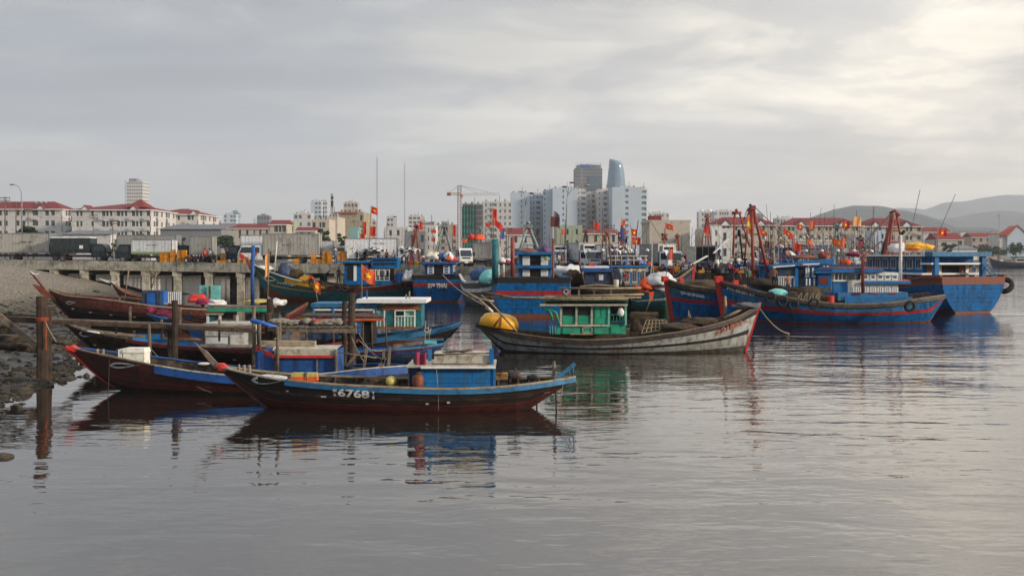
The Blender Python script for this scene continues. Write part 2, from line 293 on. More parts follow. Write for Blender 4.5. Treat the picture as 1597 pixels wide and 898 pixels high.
# ---------------------------------------------------------------- hulls
class Hull:
    def __init__(s, t, S, K, full=(1.7, .6)):
        s.t, s.S, s.K, s.n, s.full, s.ex = t, S, K, len(S)-1, full, MB()   # S: (u, halfbeam, z); K: (u, z)
    def at(s, i, f, side=-1, off=0, wl=True):
        k = i*s.n; j = min(int(k), s.n-1); q = k-j
        a = [lerp(x, y, q) for x, y in zip(s.S[j], s.S[j+1])]; b = [lerp(x, y, q) for x, y in zip(s.K[j], s.K[j+1])]
        zt = max(b[1], -.05)
        z = lerp(a[2], zt, f) if f <= 1 else lerp(zt, b[1], f-1)
        st = min(1, max(0, (a[2]-z)/max(a[2]-b[1], 1e-3))); e = (max(0, 2*i-1) if getattr(s, 'square', 0) else abs(2*i-1))**3
        g = (1-e)*(max(0, 1-st**s.full[0]))**s.full[1]+e*(1-st)
        x = lerp(a[0], b[0], st)
        return Vector((x, side*(a[1]*g+off+.012), z))
    def shell(s, bands, parent, transom=None, name='hull', n=36, tmat=0):
        """bands: list of (fraction to, material)"""
        fs = [0]; ms = []; mats = []
        for f, m in bands:
            if m not in mats: mats.append(m)
            steps = max(1, round((f-fs[-1])/.16)); f0 = fs[-1]
            for q in range(steps): fs.append(lerp(f0, f, (q+1)/steps)); ms.append(mats.index(m))
        for q in (1.5, 2.0): fs.append(q); ms.append(ms[-1] if fs[-2] >= 1 else ms[-1])
        mb = MB()
        for side in (-1, 1):
            base = len(mb.v); w = len(fs)
            for i in range(n+1):
                for f in fs: mb.v.append(tuple(s.at(i/n, f, side)))
            for i in range(n):
                for j in range(w-1):
                    q = (base+i*w+j, base+i*w+j+1, base+(i+1)*w+j+1, base+(i+1)*w+j)
                    mb.f.append(q if side < 0 else q[::-1]); mb.m.append(ms[j])
        if transom is not None:
            i = transom
            for j in range(len(fs)-1):
                mb.add([s.at(i, fs[j], -1), s.at(i, fs[j], 1), s.at(i, fs[j+1], 1), s.at(i, fs[j+1], -1)], [(0, 1, 2, 3)], ms[j])
        s.mb = mb; s.obj = mb.build(name, mats, parent)
        s.bvh = BVHTree.FromPolygons([Vector(v) for v in mb.v], mb.f)
        return s.obj
    def strake(s, f0, f1, i0, i1, off, m, parent, name='plank', side=-1, n=24, gap=.12, label=None):
        mb = MB(); rows = [(f0, 0), (lerp(f0, f1, gap), off), (lerp(f1, f0, gap), off), (f1, 0)]; w = 4
        for i in range(n+1):
            for f, o in rows: mb.v.append(tuple(s.at(lerp(i0, i1, i/n), f, side, o)))
        for i in range(n):
            for j in range(w-1): mb.f.append((i*w+j, i*w+j+1, (i+1)*w+j+1, (i+1)*w+j)); mb.m.append(0)
        mb.f += [(0, 1, 2, 3), (n*w+3, n*w+2, n*w+1, n*w)]; mb.m += [0, 0]
        if side < 0: s.ex.add(mb.v, mb.f)
        return mb.build(name, m, parent, label=label)
    def rail(s, i0, i1, w, h, dz, m, parent, name='rail', side=-1, n=30, out=.03, inn=None):
        mb = MB(); k = w
        for i in range(n+1):
            p = s.at(lerp(i0, i1, i/n), 0, side, 0)
            yo = p.y+side*out; yi = p.y-side*(w-out)
            if side*yi < 0: yi = side*.004
            mb.v += [(p.x, yo, p.z+dz), (p.x, yi, p.z+dz), (p.x, yi, p.z+dz+h), (p.x, yo, p.z+dz+h)]
        for i in range(n):
            for j in range(4): mb.f.append((i*4+j, i*4+(j+1) % 4, (i+1)*4+(j+1) % 4, (i+1)*4+j)); mb.m.append(0)
        mb.f += [(0, 1, 2, 3), (n*4+3, n*4+2, n*4+1, n*4)]; mb.m += [0, 0]
        return mb.build(name, m, parent)
    def deck(s, i0, i1, drop, m, parent, name='deck', n=24, planks=0):
        """crosswise deck boards following the sheer, each a piece when planks is given"""
        def pt(i, side):
            a = s.at(i, 0, side); b = s.at(i, .5, side); q = drop/max(a.z-b.z, .05)
            return Vector((a.x, lerp(a.y, b.y, min(q, 1))*.97, a.z-drop))
        if planks:
            for k in range(planks):
                a, b = lerp(i0, i1, (k+.04)/planks), lerp(i0, i1, (k+.96)/planks); dzz = random.uniform(0, .012)
                q = [pt(a, -1), pt(b, -1), pt(b, 1), pt(a, 1)]
                MB().hexa([p+Vector((0, 0, dzz-.03)) for p in q]+[p+Vector((0, 0, dzz)) for p in q]).build('deck_plank', m, parent)
            return
        mb = MB(); mb.grid(lambda u, v: pt(lerp(i0, i1, u), -1).lerp(pt(lerp(i0, i1, u), 1), v), n, 1)
        return mb.build(name, m, parent)
    def frames(s, i0, i1, cnt, m, parent, side=1):
        for k in range(cnt):
            i = lerp(i0, i1, k/(cnt-1)); mb = MB(); pts = [s.at(i, f, side, -.05) for f in (.02, .3, .6, .9)]
            mb.tube(pts, .04, 4); mb.build('rib', m, parent)
    def project(s, polys, name, m, parent, off=.05, th=.012, label=None):
        """polys: MB in (u, z) on the plane v=0, laid on the near side of the hull"""
        vs = []
        if len(s.ex.v) != getattr(s, 'exn', -1):
            s.exn = len(s.ex.v); al = MB(); al.add(s.mb.v, s.mb.f); al.add(s.ex.v, s.ex.f); s.bvh = BVHTree.FromPolygons([Vector(v) for v in al.v], al.f)
        for x, y, z in polys.v:
            h = s.bvh.ray_cast(Vector((x, -30, z)), Vector((0, 1, 0)))
            vs.append((x, (h[0].y if h[0] else 0)-off, z))
        n = len(vs); fs = list(polys.f); allv = vs+[(x, y+th, z) for x, y, z in vs]
        mb = MB(); mb.add(allv, fs); 
        return mb.build(name, m, parent, label=label)
def pxhull(t, sheer, keel, B, beam, n=28, full=(1.7, .6)):
    sp = smooth_poly(sheer, n); kp = [(lerp(keel[0][0], keel[-1][0], i/n),) for i in range(n+1)]
    xs = sorted(keel) if keel[0][0] < keel[-1][0] else sorted(keel, reverse=True)
    kp = [(x[0], interp(keel, x[0])) for x in kp]
    S = []; K = []
    for i in range(n+1):
        hb = B/2*interp(beam, i/n); p = t.L(sp[i][0], sp[i][1], -hb*.98); S.append((p.x, hb, p.z))
        q = t.L(kp[i][0], kp[i][1], 0); K.append((q.x, q.z))
    return Hull(t, S, K, full)
PT = [(0, 0), (.05, .2), (.12, .44), (.25, .76), (.4, .95), (.55, 1), (.7, .95), (.85, .7), (.94, .36), (1, 0)]
TXT = {}
def text_mb(s, w, h, bold=.02, shear=0):
    """flat lettering as geometry in the x-z plane, w by h metres, origin lower left"""
    cu = bpy.data.curves.new('lettering', 'FONT'); cu.body = s; cu.offset = bold; cu.resolution_u = 3; cu.fill_mode = 'FRONT'
    o = bpy.data.objects.new('lettering', cu); COL.objects.link(o)
    bpy.context.view_layer.update()
    me = bpy.data.meshes.new_from_object(o.evaluated_get(bpy.context.evaluated_depsgraph_get()))
    xs = [v.co.x for v in me.vertices]; ys = [v.co.y for v in me.vertices]
    x0, x1, y0, y1 = min(xs), max(xs), min(ys), max(ys); mb = MB()
    mb.add([((v.co.x-x0)/(x1-x0)*w+shear*(v.co.y-y0), 0, (v.co.y-y0)/(y1-y0)*h) for v in me.vertices], [tuple(p.vertices) for p in me.polygons])
    bpy.data.objects.remove(o); bpy.data.meshes.remove(me); bpy.data.curves.remove(cu); return mb
def hull_text(h, s, x0, y0, x1, y1, m, hp, bold=.02, name='lettering', label=None):
    """lettering whose lower left is at (x0,y0) and lower right at (x1,y1) with height hp, all sighted"""
    t = h.t; a, b, cc = t.L(x0, y0, -1), t.L(x1, y1, -1), t.L(x0, y0-hp, -1)
    w = b.x-a.x; mb = text_mb(s, abs(w), cc.z-a.z, bold); sl = (b.z-a.z)/w
    mb.v = [(a.x+(x if w > 0 else x+w), 0, a.z+z+sl*(x if w > 0 else x+w)) for x, y, z in mb.v]
    return h.project(mb, name, m, t.o, label=label)
def flat_text(t, s, x0, y0, x1, y1, v, m, bold=.02, name='lettering', parent=None):
    a, b = t.L(x0, y1, v), t.L(x1, y0, v); mb = text_mb(s, b.x-a.x, b.z-a.z, bold)
    mb.v = [(a.x+x, v-.012, a.z+z) for x, y, z in mb.v]
    return mb.build(name, m, parent or t.o)
# ---------------------------------------------------------------- water
wm = bpy.data.materials.new('harbour_water'); wm.use_nodes = True; t_ = wm.node_tree
for x in list(t_.nodes): t_.nodes.remove(x)
wd = N(t_, 'ShaderNodeBsdfDiffuse'); wd.inputs[0].default_value = (.018, .014, .011, 1)
wg = N(t_, 'ShaderNodeBsdfGlossy'); wg.inputs['Roughness'].default_value = .03; wg.inputs[0].default_value = (.98, .955, .93, 1)
wf_ = N(t_, 'ShaderNodeFresnel'); wf_.inputs[0].default_value = 1.33; wx = N(t_, 'ShaderNodeMixShader'); wo_ = N(t_, 'ShaderNodeOutputMaterial')
t_.links.new(mth(t_, 'POWER', wf_.outputs[0], .56), wx.inputs[0]); t_.links.new(wd.outputs[0], wx.inputs[1]); t_.links.new(wg.outputs[0], wx.inputs[2]); t_.links.new(wx.outputs[0], wo_.inputs[0])
g_ = N(t_, 'ShaderNodeNewGeometry').outputs['Position']
calm = ramp(t_, noi(t_, vmap(t_, g_, (.020, .035, 1), (2.2, 4.1, 0)), 1, 3, .5, .6), [(.38, .22), (.62, 1)])
sx_ = N(t_, 'ShaderNodeSeparateXYZ'); t_.links.new(g_, sx_.inputs[0])
east = ramp(t_, mth(t_, 'MULTIPLY_ADD', sx_.outputs[0], .02, .5), [(.15, .28), (.72, 1.0)])
w1 = mth(t_, 'ADD', noi(t_, vmap(t_, g_, (.55, 1.25, 1), rot=(0, 0, .12)), 1, 2, .5, .4), mth(t_, 'MULTIPLY', noi(t_, vmap(t_, g_, (.16, .42, 1), rot=(0, 0, .2)), 1, 2, .5, .5), 2.3))
w2 = noi(t_, vmap(t_, g_, (1.5, 3.2, 1), rot=(0, 0, -.15)), 1, 2, .5, .3)
w3 = noi(t_, vmap(t_, g_, (5, 9, 1)), 1, 2, .5)
h_ = mth(t_, 'ADD', mth(t_, 'MULTIPLY', w1, .55), mth(t_, 'ADD', mth(t_, 'MULTIPLY', w2, .20), mth(t_, 'MULTIPLY', w3, .022)))
h_ = mth(t_, 'MULTIPLY', h_, mth(t_, 'MULTIPLY', calm, east))
bn_ = N(t_, 'ShaderNodeBump'); bn_.inputs['Strength'].default_value = 1; bn_.inputs['Distance'].default_value = .085
t_.links.new(h_, bn_.inputs['Height']); t_.links.new(bn_.outputs[0], wg.inputs['Normal']); t_.links.new(bn_.outputs[0], wf_.inputs['Normal'])
MATS['water'] = wm
wmb = MB(); wmb.add([(-9500, -60, 0), (9500, -60, 0), (9500, 10300, 0), (-9500, 10300, 0)], [(0, 1, 2, 3)])
tag(wmb.build('water', 'water'), 'brown grey rippled harbour water', 'water', kind='structure')
# ---------------------------------------------------------------- muddy bank on the left
EDGE = [(-15.0, 8), (-15.2, 26), (-15.8, 31.3), (-17.2, 36), (-17.4, 40), (-19.5, 46), (-22.5, 52), (-25.6, 60), (-30.5, 73), (-36, 96), (-38, 116), (-40, 124), (-42, 135), (-60, 150), (-120, 160)]
def inland(x, y):
    best = 1e9; sg = 1
    for (a, b), (p, q) in zip(EDGE, EDGE[1:]):
        ux, uy = p-a, q-b; t = max(0, min(1, ((x-a)*ux+(y-b)*uy)/(ux*ux+uy*uy)))
        d = math.hypot(x-a-ux*t, y-b-uy*t)
        if d < best: best = d; sg = 1 if (ux*(y-b)-uy*(x-a)) > 0 else -1
    return best*sg
def bank_z(x, y):
    d = inland(x, y)+1.1*noise.noise(Vector((x*.35, y*.22, 0)))
    if d < 0: return max(-1.2, d*.25)
    z = .07*d if d < 4 else .28+(d-4)*.21
    z = min(z, 3.75) if y < 135 else min(z, 2.6)
    return z+.16*noise.noise(Vector((x*.7, y*.5, 3)))*min(1, d)+.07*noise.noise(Vector((x*2.7, y*2.7, 7)))
bm_ = bpy.data.materials.new('bank_mud'); bm_.use_nodes = True; t_ = bm_.node_tree; b_ = t_.nodes['Principled BSDF']
g_ = N(t_, 'ShaderNodeNewGeometry').outputs['Position']; sx_ = N(t_, 'ShaderNodeSeparateXYZ'); t_.links.new(g_, sx_.inputs[0])
nb = noi(t_, g_, .8, 8, .65); n2_ = noi(t_, g_, 3.5, 6, .7); n3_ = noi(t_, g_, .35, 5, .6, .5)
lvl = mth(t_, 'ADD', mth(t_, 'MULTIPLY', sx_.outputs[2], .3), mth(t_, 'MULTIPLY_ADD', nb, .5, -.25))
cb = ramp(t_, lvl, [(.0, c('#2c2620')), (.14, c('#3a332b')), (.27, c('#61584a')), (.42, c('#857b6b')), (1, c('#91887a'))])
cb = mixc(t_, ramp(t_, n3_, [(.56, 0), (.66, .55)]), cb, c('#5a6142'))
cb = mixc(t_, ramp(t_, n2_, [(.50, 0), (.66, .55)]), cb, c('#3b352c'))
t_.links.new(cb, b_.inputs['Base Color']); b_.inputs['Roughness'].default_value = .9
t_.links.new(ramp(t_, lvl, [(0, .35), (.2, .95)]), b_.inputs['Roughness'])
bn_ = N(t_, 'ShaderNodeBump'); bn_.inputs['Strength'].default_value = .9; bn_.inputs['Distance'].default_value = .12
vo_ = N(t_, 'ShaderNodeTexVoronoi', feature='DISTANCE_TO_EDGE'); vo_.inputs['Scale'].default_value = 2.2; t_.links.new(g_, vo_.inputs['Vector'])
t_.links.new(mth(t_, 'ADD', n2_, ramp(t_, vo_.outputs['Distance'], [(0, 0), (.18, 1)])), bn_.inputs['Height'])
t_.links.new(mixc(t_, ramp(t_, vo_.outputs['Distance'], [(0, .8), (.07, 0)]), cb, c('#2f2a22')), b_.inputs['Base Color']); t_.links.new(bn_.outputs[0], b_.inputs['Normal']); MATS['bank'] = bm_
mb = MB(); mb.grid(lambda u, v: (lambda x, y: (x, y, bank_z(x, y)))(-12-100*u**1.5, 8+145*v**1.3), 130, 170)
tag(mb.build('mud_bank', 'bank', smooth=True), 'sloping muddy rubble bank under the pier', 'bank', kind='structure')
rr = random.Random(3); mb = MB(); nrock = 0; spots = []
for k in range(2200):
    y = 26+80*rr.random()**1.4; x = interp([(b, a) for a, b in EDGE], y)-rr.uniform(-.9, 9)*rr.random(); z = bank_z(x, y); r = rr.uniform(.03, .15)*rr.uniform(.5, 1)*(1+y/110)
    mb.blob((x, y, max(z, -.02)+r*.15), (r*rr.uniform(.8, 1.9), r*rr.uniform(.6, 1.2), r*rr.uniform(.35, .8)), n=5, k=3, amp=.45, seed=k)
tag(mb.build('rubble', 'rock'), 'small broken stones scattered over the wet mud', 'rubble', kind='stuff')
RK = [(35, 613, .62, 'flat dark rock alone in shallow water left of the big pile'), (5, 713, .38, 'small dark rock at the left edge of the water'), (18, 590, .5, 'brown boulder on the mud at the left edge'),
      (8, 612, .35, 'low stone in the shallows at the left edge'), (52, 598, .4, 'wet stone just left of the foot of the big pile'), (92, 575, .55, 'dark stone right of the foot of the big pile'),
      (85, 503, .9, 'round dark boulder behind the jetty beam'), (22, 560, .5, 'pale edged stone on the mud below the jetty'), (110, 590, .4, 'low black stone at the mud tip near the red bow'),
      (150, 455, .7, 'grey boulder on the bank behind the brown sampan'), (118, 443, .5, 'small boulder on the paved slope below the pier')]
for px, py, r, lb in RK:
    r *= .62
    Y = CH*F/(py-HY)
    for _ in range(30):
        z = bank_z(Xp(px, Y), Y)
        if CH+(HY-py)/F*Y < max(z, 0): Y *= .985
        else: break
    x = Xp(px, Y); t = MB().blob((0, 0, 0), (r, r*.7, r*.45), n=12, k=8, amp=.22, seed=px).build('rock', 'rock', smooth=True)
    t.location = (x, Y, max(z, -.05)+r*.15); tag(t, lb, 'rock', 'rocks along the muddy shore')
# ---------------------------------------------------------------- concrete pier
PF = [(-90, 131, 4.45), (0, 128, 4.4), (300, 123, 4.07), (600, 118, 3.88), (1000, 105, 3.25), (1168, 100, 3.17)]
PW = [(Xp(a, b), b, z) for a, b, z in PF]
def pier_at(x): return interp([(a, b) for a, b, z in PW], x), interp([(a, z) for a, b, z in PW], x)
def deck_z(px, Y=118): return pier_at(Xp(px, Y))[1]
pier = T('pier', 'long concrete pier on square piles crossing behind the boats', 'pier', 400, 121)
pl = lambda x, y, z: (x-pier.X, y-pier.Y, z)
bx_ = [x for x in [PW[0][0]+4.05*k for k in range(24)] if x < PW[-1][0]]+[PW[-1][0]]
DEP = 26
for i, (a, b) in enumerate(zip(bx_, bx_[1:])):
    (ya, za), (yb, zb) = pier_at(a), pier_at(b); b -= .03
    MB().hexa([pl(a, ya+.3, za-.35), pl(b, yb+.3, zb-.35), pl(b, yb+DEP, zb-.35), pl(a, ya+DEP, za-.35), pl(a, ya+.3, za), pl(b, yb+.3, zb), pl(b, yb+DEP, zb), pl(a, ya+DEP, za)]).build('deck_slab', 'asphalt', pier.o)
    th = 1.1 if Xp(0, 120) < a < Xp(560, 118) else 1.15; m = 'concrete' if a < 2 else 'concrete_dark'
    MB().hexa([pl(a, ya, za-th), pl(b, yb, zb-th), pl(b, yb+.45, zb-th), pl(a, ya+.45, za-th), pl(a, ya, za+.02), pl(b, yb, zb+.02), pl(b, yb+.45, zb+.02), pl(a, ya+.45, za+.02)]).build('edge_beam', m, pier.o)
for x in bx_:
    y, z = pier_at(x)
    for k, yy in enumerate((.15, 11)):
        zb = min(-1, bank_z(x, y+yy)-.5) if x < -30 else -1
        MB().box(pl(x-.42, y+yy, zb), pl(x+.42, y+yy+.8, z-1.15)).build('pile', 'concrete', pier.o)
    MB().box(pl(x-.55, y+.1, z-1.7), pl(x+.55, y+22, z-1.12)).build('cap_beam', 'concrete', pier.o)
# quay wall behind the moored trawlers, right half: closed wall set back below the edge beam
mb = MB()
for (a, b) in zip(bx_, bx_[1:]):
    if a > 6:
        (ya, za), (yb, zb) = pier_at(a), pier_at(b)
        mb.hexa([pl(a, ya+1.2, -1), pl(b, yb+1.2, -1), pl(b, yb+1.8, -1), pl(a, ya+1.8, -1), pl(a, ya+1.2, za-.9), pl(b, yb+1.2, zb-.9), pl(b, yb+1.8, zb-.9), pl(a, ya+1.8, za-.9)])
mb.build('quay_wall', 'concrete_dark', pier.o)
# ---------------------------------------------------------------- land behind the harbour
lm = mat('ground', '#6a655a', var=.3, scale=.02, dirt=.4, rough=.95)
SH = [(-9000, 330), (-200, 330), (-60, 320), (70, 300), (110, 330), (150, 380), (235, 520), (330, 640), (900, 900), (9000, 1500)]
mb = MB(); n = len(SH)
mb.add([(x, y, 3) for x, y in SH]+[(9000, 10200, 3), (-9000, 10200, 3)], [tuple(range(n+2))])
for (a, b), (p, q) in zip(SH, SH[1:]): mb.add([(a, b, -1), (p, q, -1), (p, q, 3), (a, b, 3)], [(0, 1, 2, 3)], 1)
tag(mb.build('ground', [lm, 'concrete_dark']), 'flat land of the town behind the harbour', 'ground', kind='structure')
# ---------------------------------------------------------------- mountains
def mountain(name, label, prof, Y, depth, m, seed):
    def fn(u, v):
        px = lerp(prof[0][0], prof[-1][0], u); h = (HY-interp(prof, px))/F*Y
        s = math.sin(math.pi*min(v*.5/.5, 1)*.5) if v < .5 else math.cos(math.pi*(v-.5))
        s = 1-abs(2*v-1)**1.4
        y = Y+(v-.5)*depth; x = Xp(px, Y); w = noise.fractal(Vector((x*.0016, y*.0016, seed)), 1, 2, 5)
        return (x+w*90*(1-s), y, CH+h*s*(1+.05*w)+(w*h*.20)*(4*s*(1-s))-6)
    mb = MB(); mb.grid(fn, 90, 26); tag(mb.build(name, m, smooth=False), label, 'mountain', kind='structure')
mountain('mountain', 'low rounded hill behind the right hand apartment blocks', [(1180, 398), (1215, 385), (1252, 344), (1275, 333), (1300, 324), (1330, 318), (1372, 319), (1400, 329), (1425, 343), (1470, 366), (1530, 388), (1580, 400)], 4200, 1800, 'mountain_near', 1)
mountain('mountain', 'distant high ridge fading into haze at the right edge', [(1330, 398), (1380, 340), (1400, 322), (1415, 322), (1440, 325), (1470, 315), (1500, 313), (1530, 308), (1565, 305), (1597, 304), (1640, 300), (1760, 310), (1900, 398)], 8600, 2600, 'mountain_far', 5)
mountain('mountain', 'middle ridge behind the houses at the right edge', [(1400, 398), (1440, 345), (1470, 337), (1500, 335), (1530, 330), (1560, 328), (1597, 333), (1650, 340), (1750, 350), (1850, 398)], 5800, 1700, 'mountain_near', 9)
# ---------------------------------------------------------------- buildings
GZ = 3.0
def facade(mb, wf, w, h, z0, floors, cols, out=.35, sill=.38, head=.12, mi=0, margin=None):
    """relief of spandrels and piers in front of a dark core; wf maps (along, out, z) to local coordinates.  cols: string, W window, '.' wall, B balcony, s slot"""
    fh = h/floors; cw = w/len(cols)
    def blk(a0, a1, o0, o1, za, zb, m=mi): mb.hexa([wf(a0, o0, za), wf(a1, o0, za), wf(a1, o1, za), wf(a0, o1, za), wf(a0, o0, zb), wf(a1, o0, zb), wf(a1, o1, zb), wf(a0, o1, zb)], m)
    for f in range(floors):
        blk(0, w, 0, out, z0+f*fh, z0+f*fh+fh*sill); blk(0, w, 0, out, z0+(f+1)*fh-fh*head, z0+(f+1)*fh)
    k = 0
    while k < len(cols):
        if cols[k] == '.':
            j = k
            while j < len(cols) and cols[j] == '.': j += 1
            blk(k*cw, j*cw, 0, out*1.02, z0, z0+h); k = j
        else:
            if cols[k] == 'W':
                blk(k*cw-.01, k*cw+cw*.16, 0, out*1.01, z0, z0+h); blk((k+1)*cw-cw*.16, (k+1)*cw+.01, 0, out*1.01, z0, z0+h)
            if cols[k] == 'B':
                for f in range(floors):
                    blk(k*cw, (k+1)*cw, out, out+1.1, z0+f*fh-.1, z0+f*fh+.12); blk(k*cw, (k+1)*cw, out+1.0, out+1.12, z0+f*fh+.12, z0+f*fh+fh*.34)
            k += 1
def building(name, label, x0, x1, ytop, Y, depth, wall, floors, cols, side='', core='win_dark', roof=None, roof_h=0, z0=GZ, yaw=0, sill=.38, head=.12, cat='building', eave=.8, group=None, ridge=.0, parapet=.8):
    t = T(name, label, cat, (x0+x1)/2, Y, yaw, z0, group)
    w = (x1-x0)/F*Y; h = CH+(HY-ytop)/F*Y-z0
    if cols and set(cols) != {'.'}:
        MB().box((-w/2+.02, .36, 0), (w/2-.02, depth-.02, h-.05)).build('window', core, t.o, kind='stuff')
        mb = MB(); facade(mb, lambda a, o, z: (-w/2+a, .36-o, z), w, h, 0, floors, cols, .36, sill, head)
        for sgn, sc in ((1, side), (-1, side)):
            if sc: facade(mb, (lambda a, o, z: (w/2+o*.8, a, z)) if sgn > 0 else (lambda a, o, z: (-w/2-o*.8, a, z)), depth, h, 0, floors, sc, .36, sill, head)
            else: mb.box((w/2-.05 if sgn > 0 else -w/2-.3, .1, 0), (w/2+.3 if sgn > 0 else -w/2+.05, depth, h))
        mb.box((-w/2-.3, depth-.01, 0), (w/2+.3, depth+.3, h)).build('wall', wall, t.o)
    else: MB().box((-w/2, 0, 0), (w/2, depth, h)).build('wall', wall, t.o)
    if roof == 'hip' or roof == 'gable':
        e = eave; r = min(w, depth)*.42 if roof == 'hip' else -e+.01
        a, b = -w/2-e, w/2+e; q = ridge or depth/2
        MB().add([(a, -e, h), (b, -e, h), (b, depth+e, h), (a, depth+e, h), (a+r+e, q, h+roof_h), (b-r-e, q, h+roof_h)],
                 [(3, 2, 1, 0), (0, 1, 5, 4), (1, 2, 5), (2, 3, 4, 5), (3, 0, 4)]).build('roof', 'roof_red' if wall != 'wall_blue' else 'roof_grey', t.o)
        MB().box((a-.1, -e-.1, h-.35), (b+.1, depth+e+.1, h-.01)).build('cornice', 'clean_white', t.o)
    elif roof == 'shed':
        MB().add([(-w/2-e_, -.5, h) for e_ in (eave,)]+[(w/2+eave, -.5, h), (w/2+eave, depth, h+roof_h), (-w/2-eave, depth, h+roof_h), (-w/2-eave, -.5, h+.2), (w/2+eave, -.5, h+.2), (w/2+eave, depth, h+roof_h+.2), (-w/2-eave, depth, h+roof_h+.2)],
                 [(3, 2, 1, 0), (4, 5, 6, 7), (0, 1, 5, 4), (1, 2, 6, 5), (2, 3, 7, 6), (3, 0, 4, 7)]).build('roof', 'roof_grey', t.o)
    else:
        mb = MB(); pp = parapet
        mb.box((-w/2-.31, -.02, h), (w/2+.31, .25, h+pp)); mb.box((-w/2-.31, .25, h), (-w/2, depth, h+pp)); mb.box((w/2, .25, h), (w/2+.31, depth, h+pp)); mb.box((-w/2, .25, h), (w/2, depth, h+.06))
        mb.build('parapet', wall, t.o)
        if floors > 3:
            for k in range(3): MB().lathe([(0, 0), (.8, 0), (.8, 1.5), (.3, 1.9), (0, 1.9)], (w*(-.36+.33*k), depth*.3, h+.4+.1*k), 9).build('water_tank', 'steel', t.o)
            MB().tube([(w*.1, 3, h), (w*.1, 3, h+5)], .12, 4).build('antenna', 'iron', t.o)
    t.w, t.h, t.d = w, h, depth; return t
def onroof(t, name, m, x0, x1, y0, y1, z): return MB().box((x0, y0, t.h), (x1, y1, t.h+z)).build(name, m, t.o)
A = 'white apartment block with red hipped roof'
for lb, x0, x1, yt, Y, d, cols, side, rh in (
    (A+' at the left edge behind the street lamp', -60, 96, 326, 420, 14, '.WW.B.WW.WW.B.WW.', '.WBW.', 3.4), (A+' left of the white tower', 112, 234, 327, 400, 40, '.WW..W..BWW.BWW.BWW.B', '.WB.W.BW.W.WB.', 3.2),
    (A+' right below the white tower', 233, 308, 334, 430, 30, 'BW.....WW..BW.', '.WBW.W.BW.', 2.9)):
    b = building('apartment_block', lb, x0, x1, yt, Y, d, 'wall_white', 5, cols, side, roof='hip', roof_h=rh, cat='apartment building')
    w = b.w
    for q in ((-.32, .3) if x0 != 233 else (.44,)):
        gx = q*w; MB().prism([(gx-1.5, -1, b.h), (gx+1.5, -1, b.h), (gx, -1, b.h+1.5)], (0, 6, 0)).build('gable', 'clean_white', b.o)
        MB().add([(gx-1.9, -1.3, b.h-.1), (gx, -1.3, b.h+1.8), (gx, 5.5, b.h+1.8), (gx-1.9, 5.5, b.h-.1), (gx+1.9, -1.3, b.h-.1), (gx+1.9, 5.5, b.h-.1)], [(0, 1, 2, 3), (1, 4, 5, 2)]).build('gable_roof', 'roof_red', b.o)
    if x0 == 112:
        MB().add([(.15*w, 2, b.h+1), (.42*w, 2, b.h+1), (.42*w, 14, b.h+1), (.15*w, 14, b.h+1), (.285*w, 8, b.h+4.6)], [(0, 1, 4), (1, 2, 4), (2, 3, 4), (3, 0, 4)]).build('roof', 'roof_red', b.o)
    if x0 == -60:
        for q in (.22, .27, .32): MB().blob((q*w, 2, b.h+2.6), (.6, .6, .6), amp=0).build('water_tank', 'steel', b.o)
tw = building('apartment_tower', 'tall slim white tower with horizontal balcony bands on the left', 197, 222, 284, 1250, 22, 'wall_white', 22, 'sWWWWWWWW', 'WWWWWW', core='bld_glass', cat='tower', sill=.5)
onroof(tw, 'penthouse', 'wall_grey', -8, 1, 4, 16, 4.5); MB().box((-11.5, -.6, 0), (-9.2, 4, tw.h+2)).build('stair_shaft', 'wall_blue', tw.o)
# low skyline between the apartment blocks and the crane
S_ = [(318, 340, 345, 1500, 'wall_grey', 6, 'far grey block on the skyline right of the red roofs'), (349, 368, 335, 1400, 'wall_blue', 10, 'far pale blue block with a green side on the skyline'), (362, 371, 331, 1420, 'wall_aqua', 10, 'narrow green glass slab beside the far pale blue block'),
      (401, 420, 337, 1350, 'wall_grey', 7, 'far grey concrete block over the small houses'), (458, 485, 334, 1000, 'wall_white', 6, 'white stepped office block left of the glass tower'), (485, 501, 315, 1300, 'wall_blue', 13, 'pale blue glass office tower with white side'),
      (500, 510, 315, 1310, 'wall_white', 13, 'thin white slab attached to the pale blue office tower'), (536, 558, 317, 1200, 'wall_cream', 9, 'cream tower behind the tan building'), (570, 586, 345, 1100, 'wall_cream', 7, 'small cream block left of the first radio mast'),
      (603, 619, 340, 1100, 'wall_white', 8, 'white block between the two radio masts'), (637, 662, 338, 1000, 'wall_white', 10, 'white hotel with blue grey bands right of the second radio mast'), (655, 664, 347, 960, 'wall_cream', 9, 'cream wing of the white hotel'),
      (424, 444, 352, 900, 'wall_aqua', 3, 'small pale green house behind the grey container'), (1008, 1043, 333, 1500, 'wall_white', 8, 'far white block right of the pale blue apartment cluster'), (1090, 1114, 331, 1500, 'wall_white', 8, 'far white domed block behind the first red derrick'),
      (1114, 1148, 330, 1450, 'wall_white', 8, 'far white block between two red derricks'), (1178, 1190, 336, 1300, 'wall_grey', 5, 'small grey block behind the tallest red derrick'), (1212, 1244, 341, 1200, 'wall_white', 5, 'far white block between the red roofed apartments'), (678, 712, 352, 700, 'wall_pink', 5, 'pinkish low block left of the tower crane')]
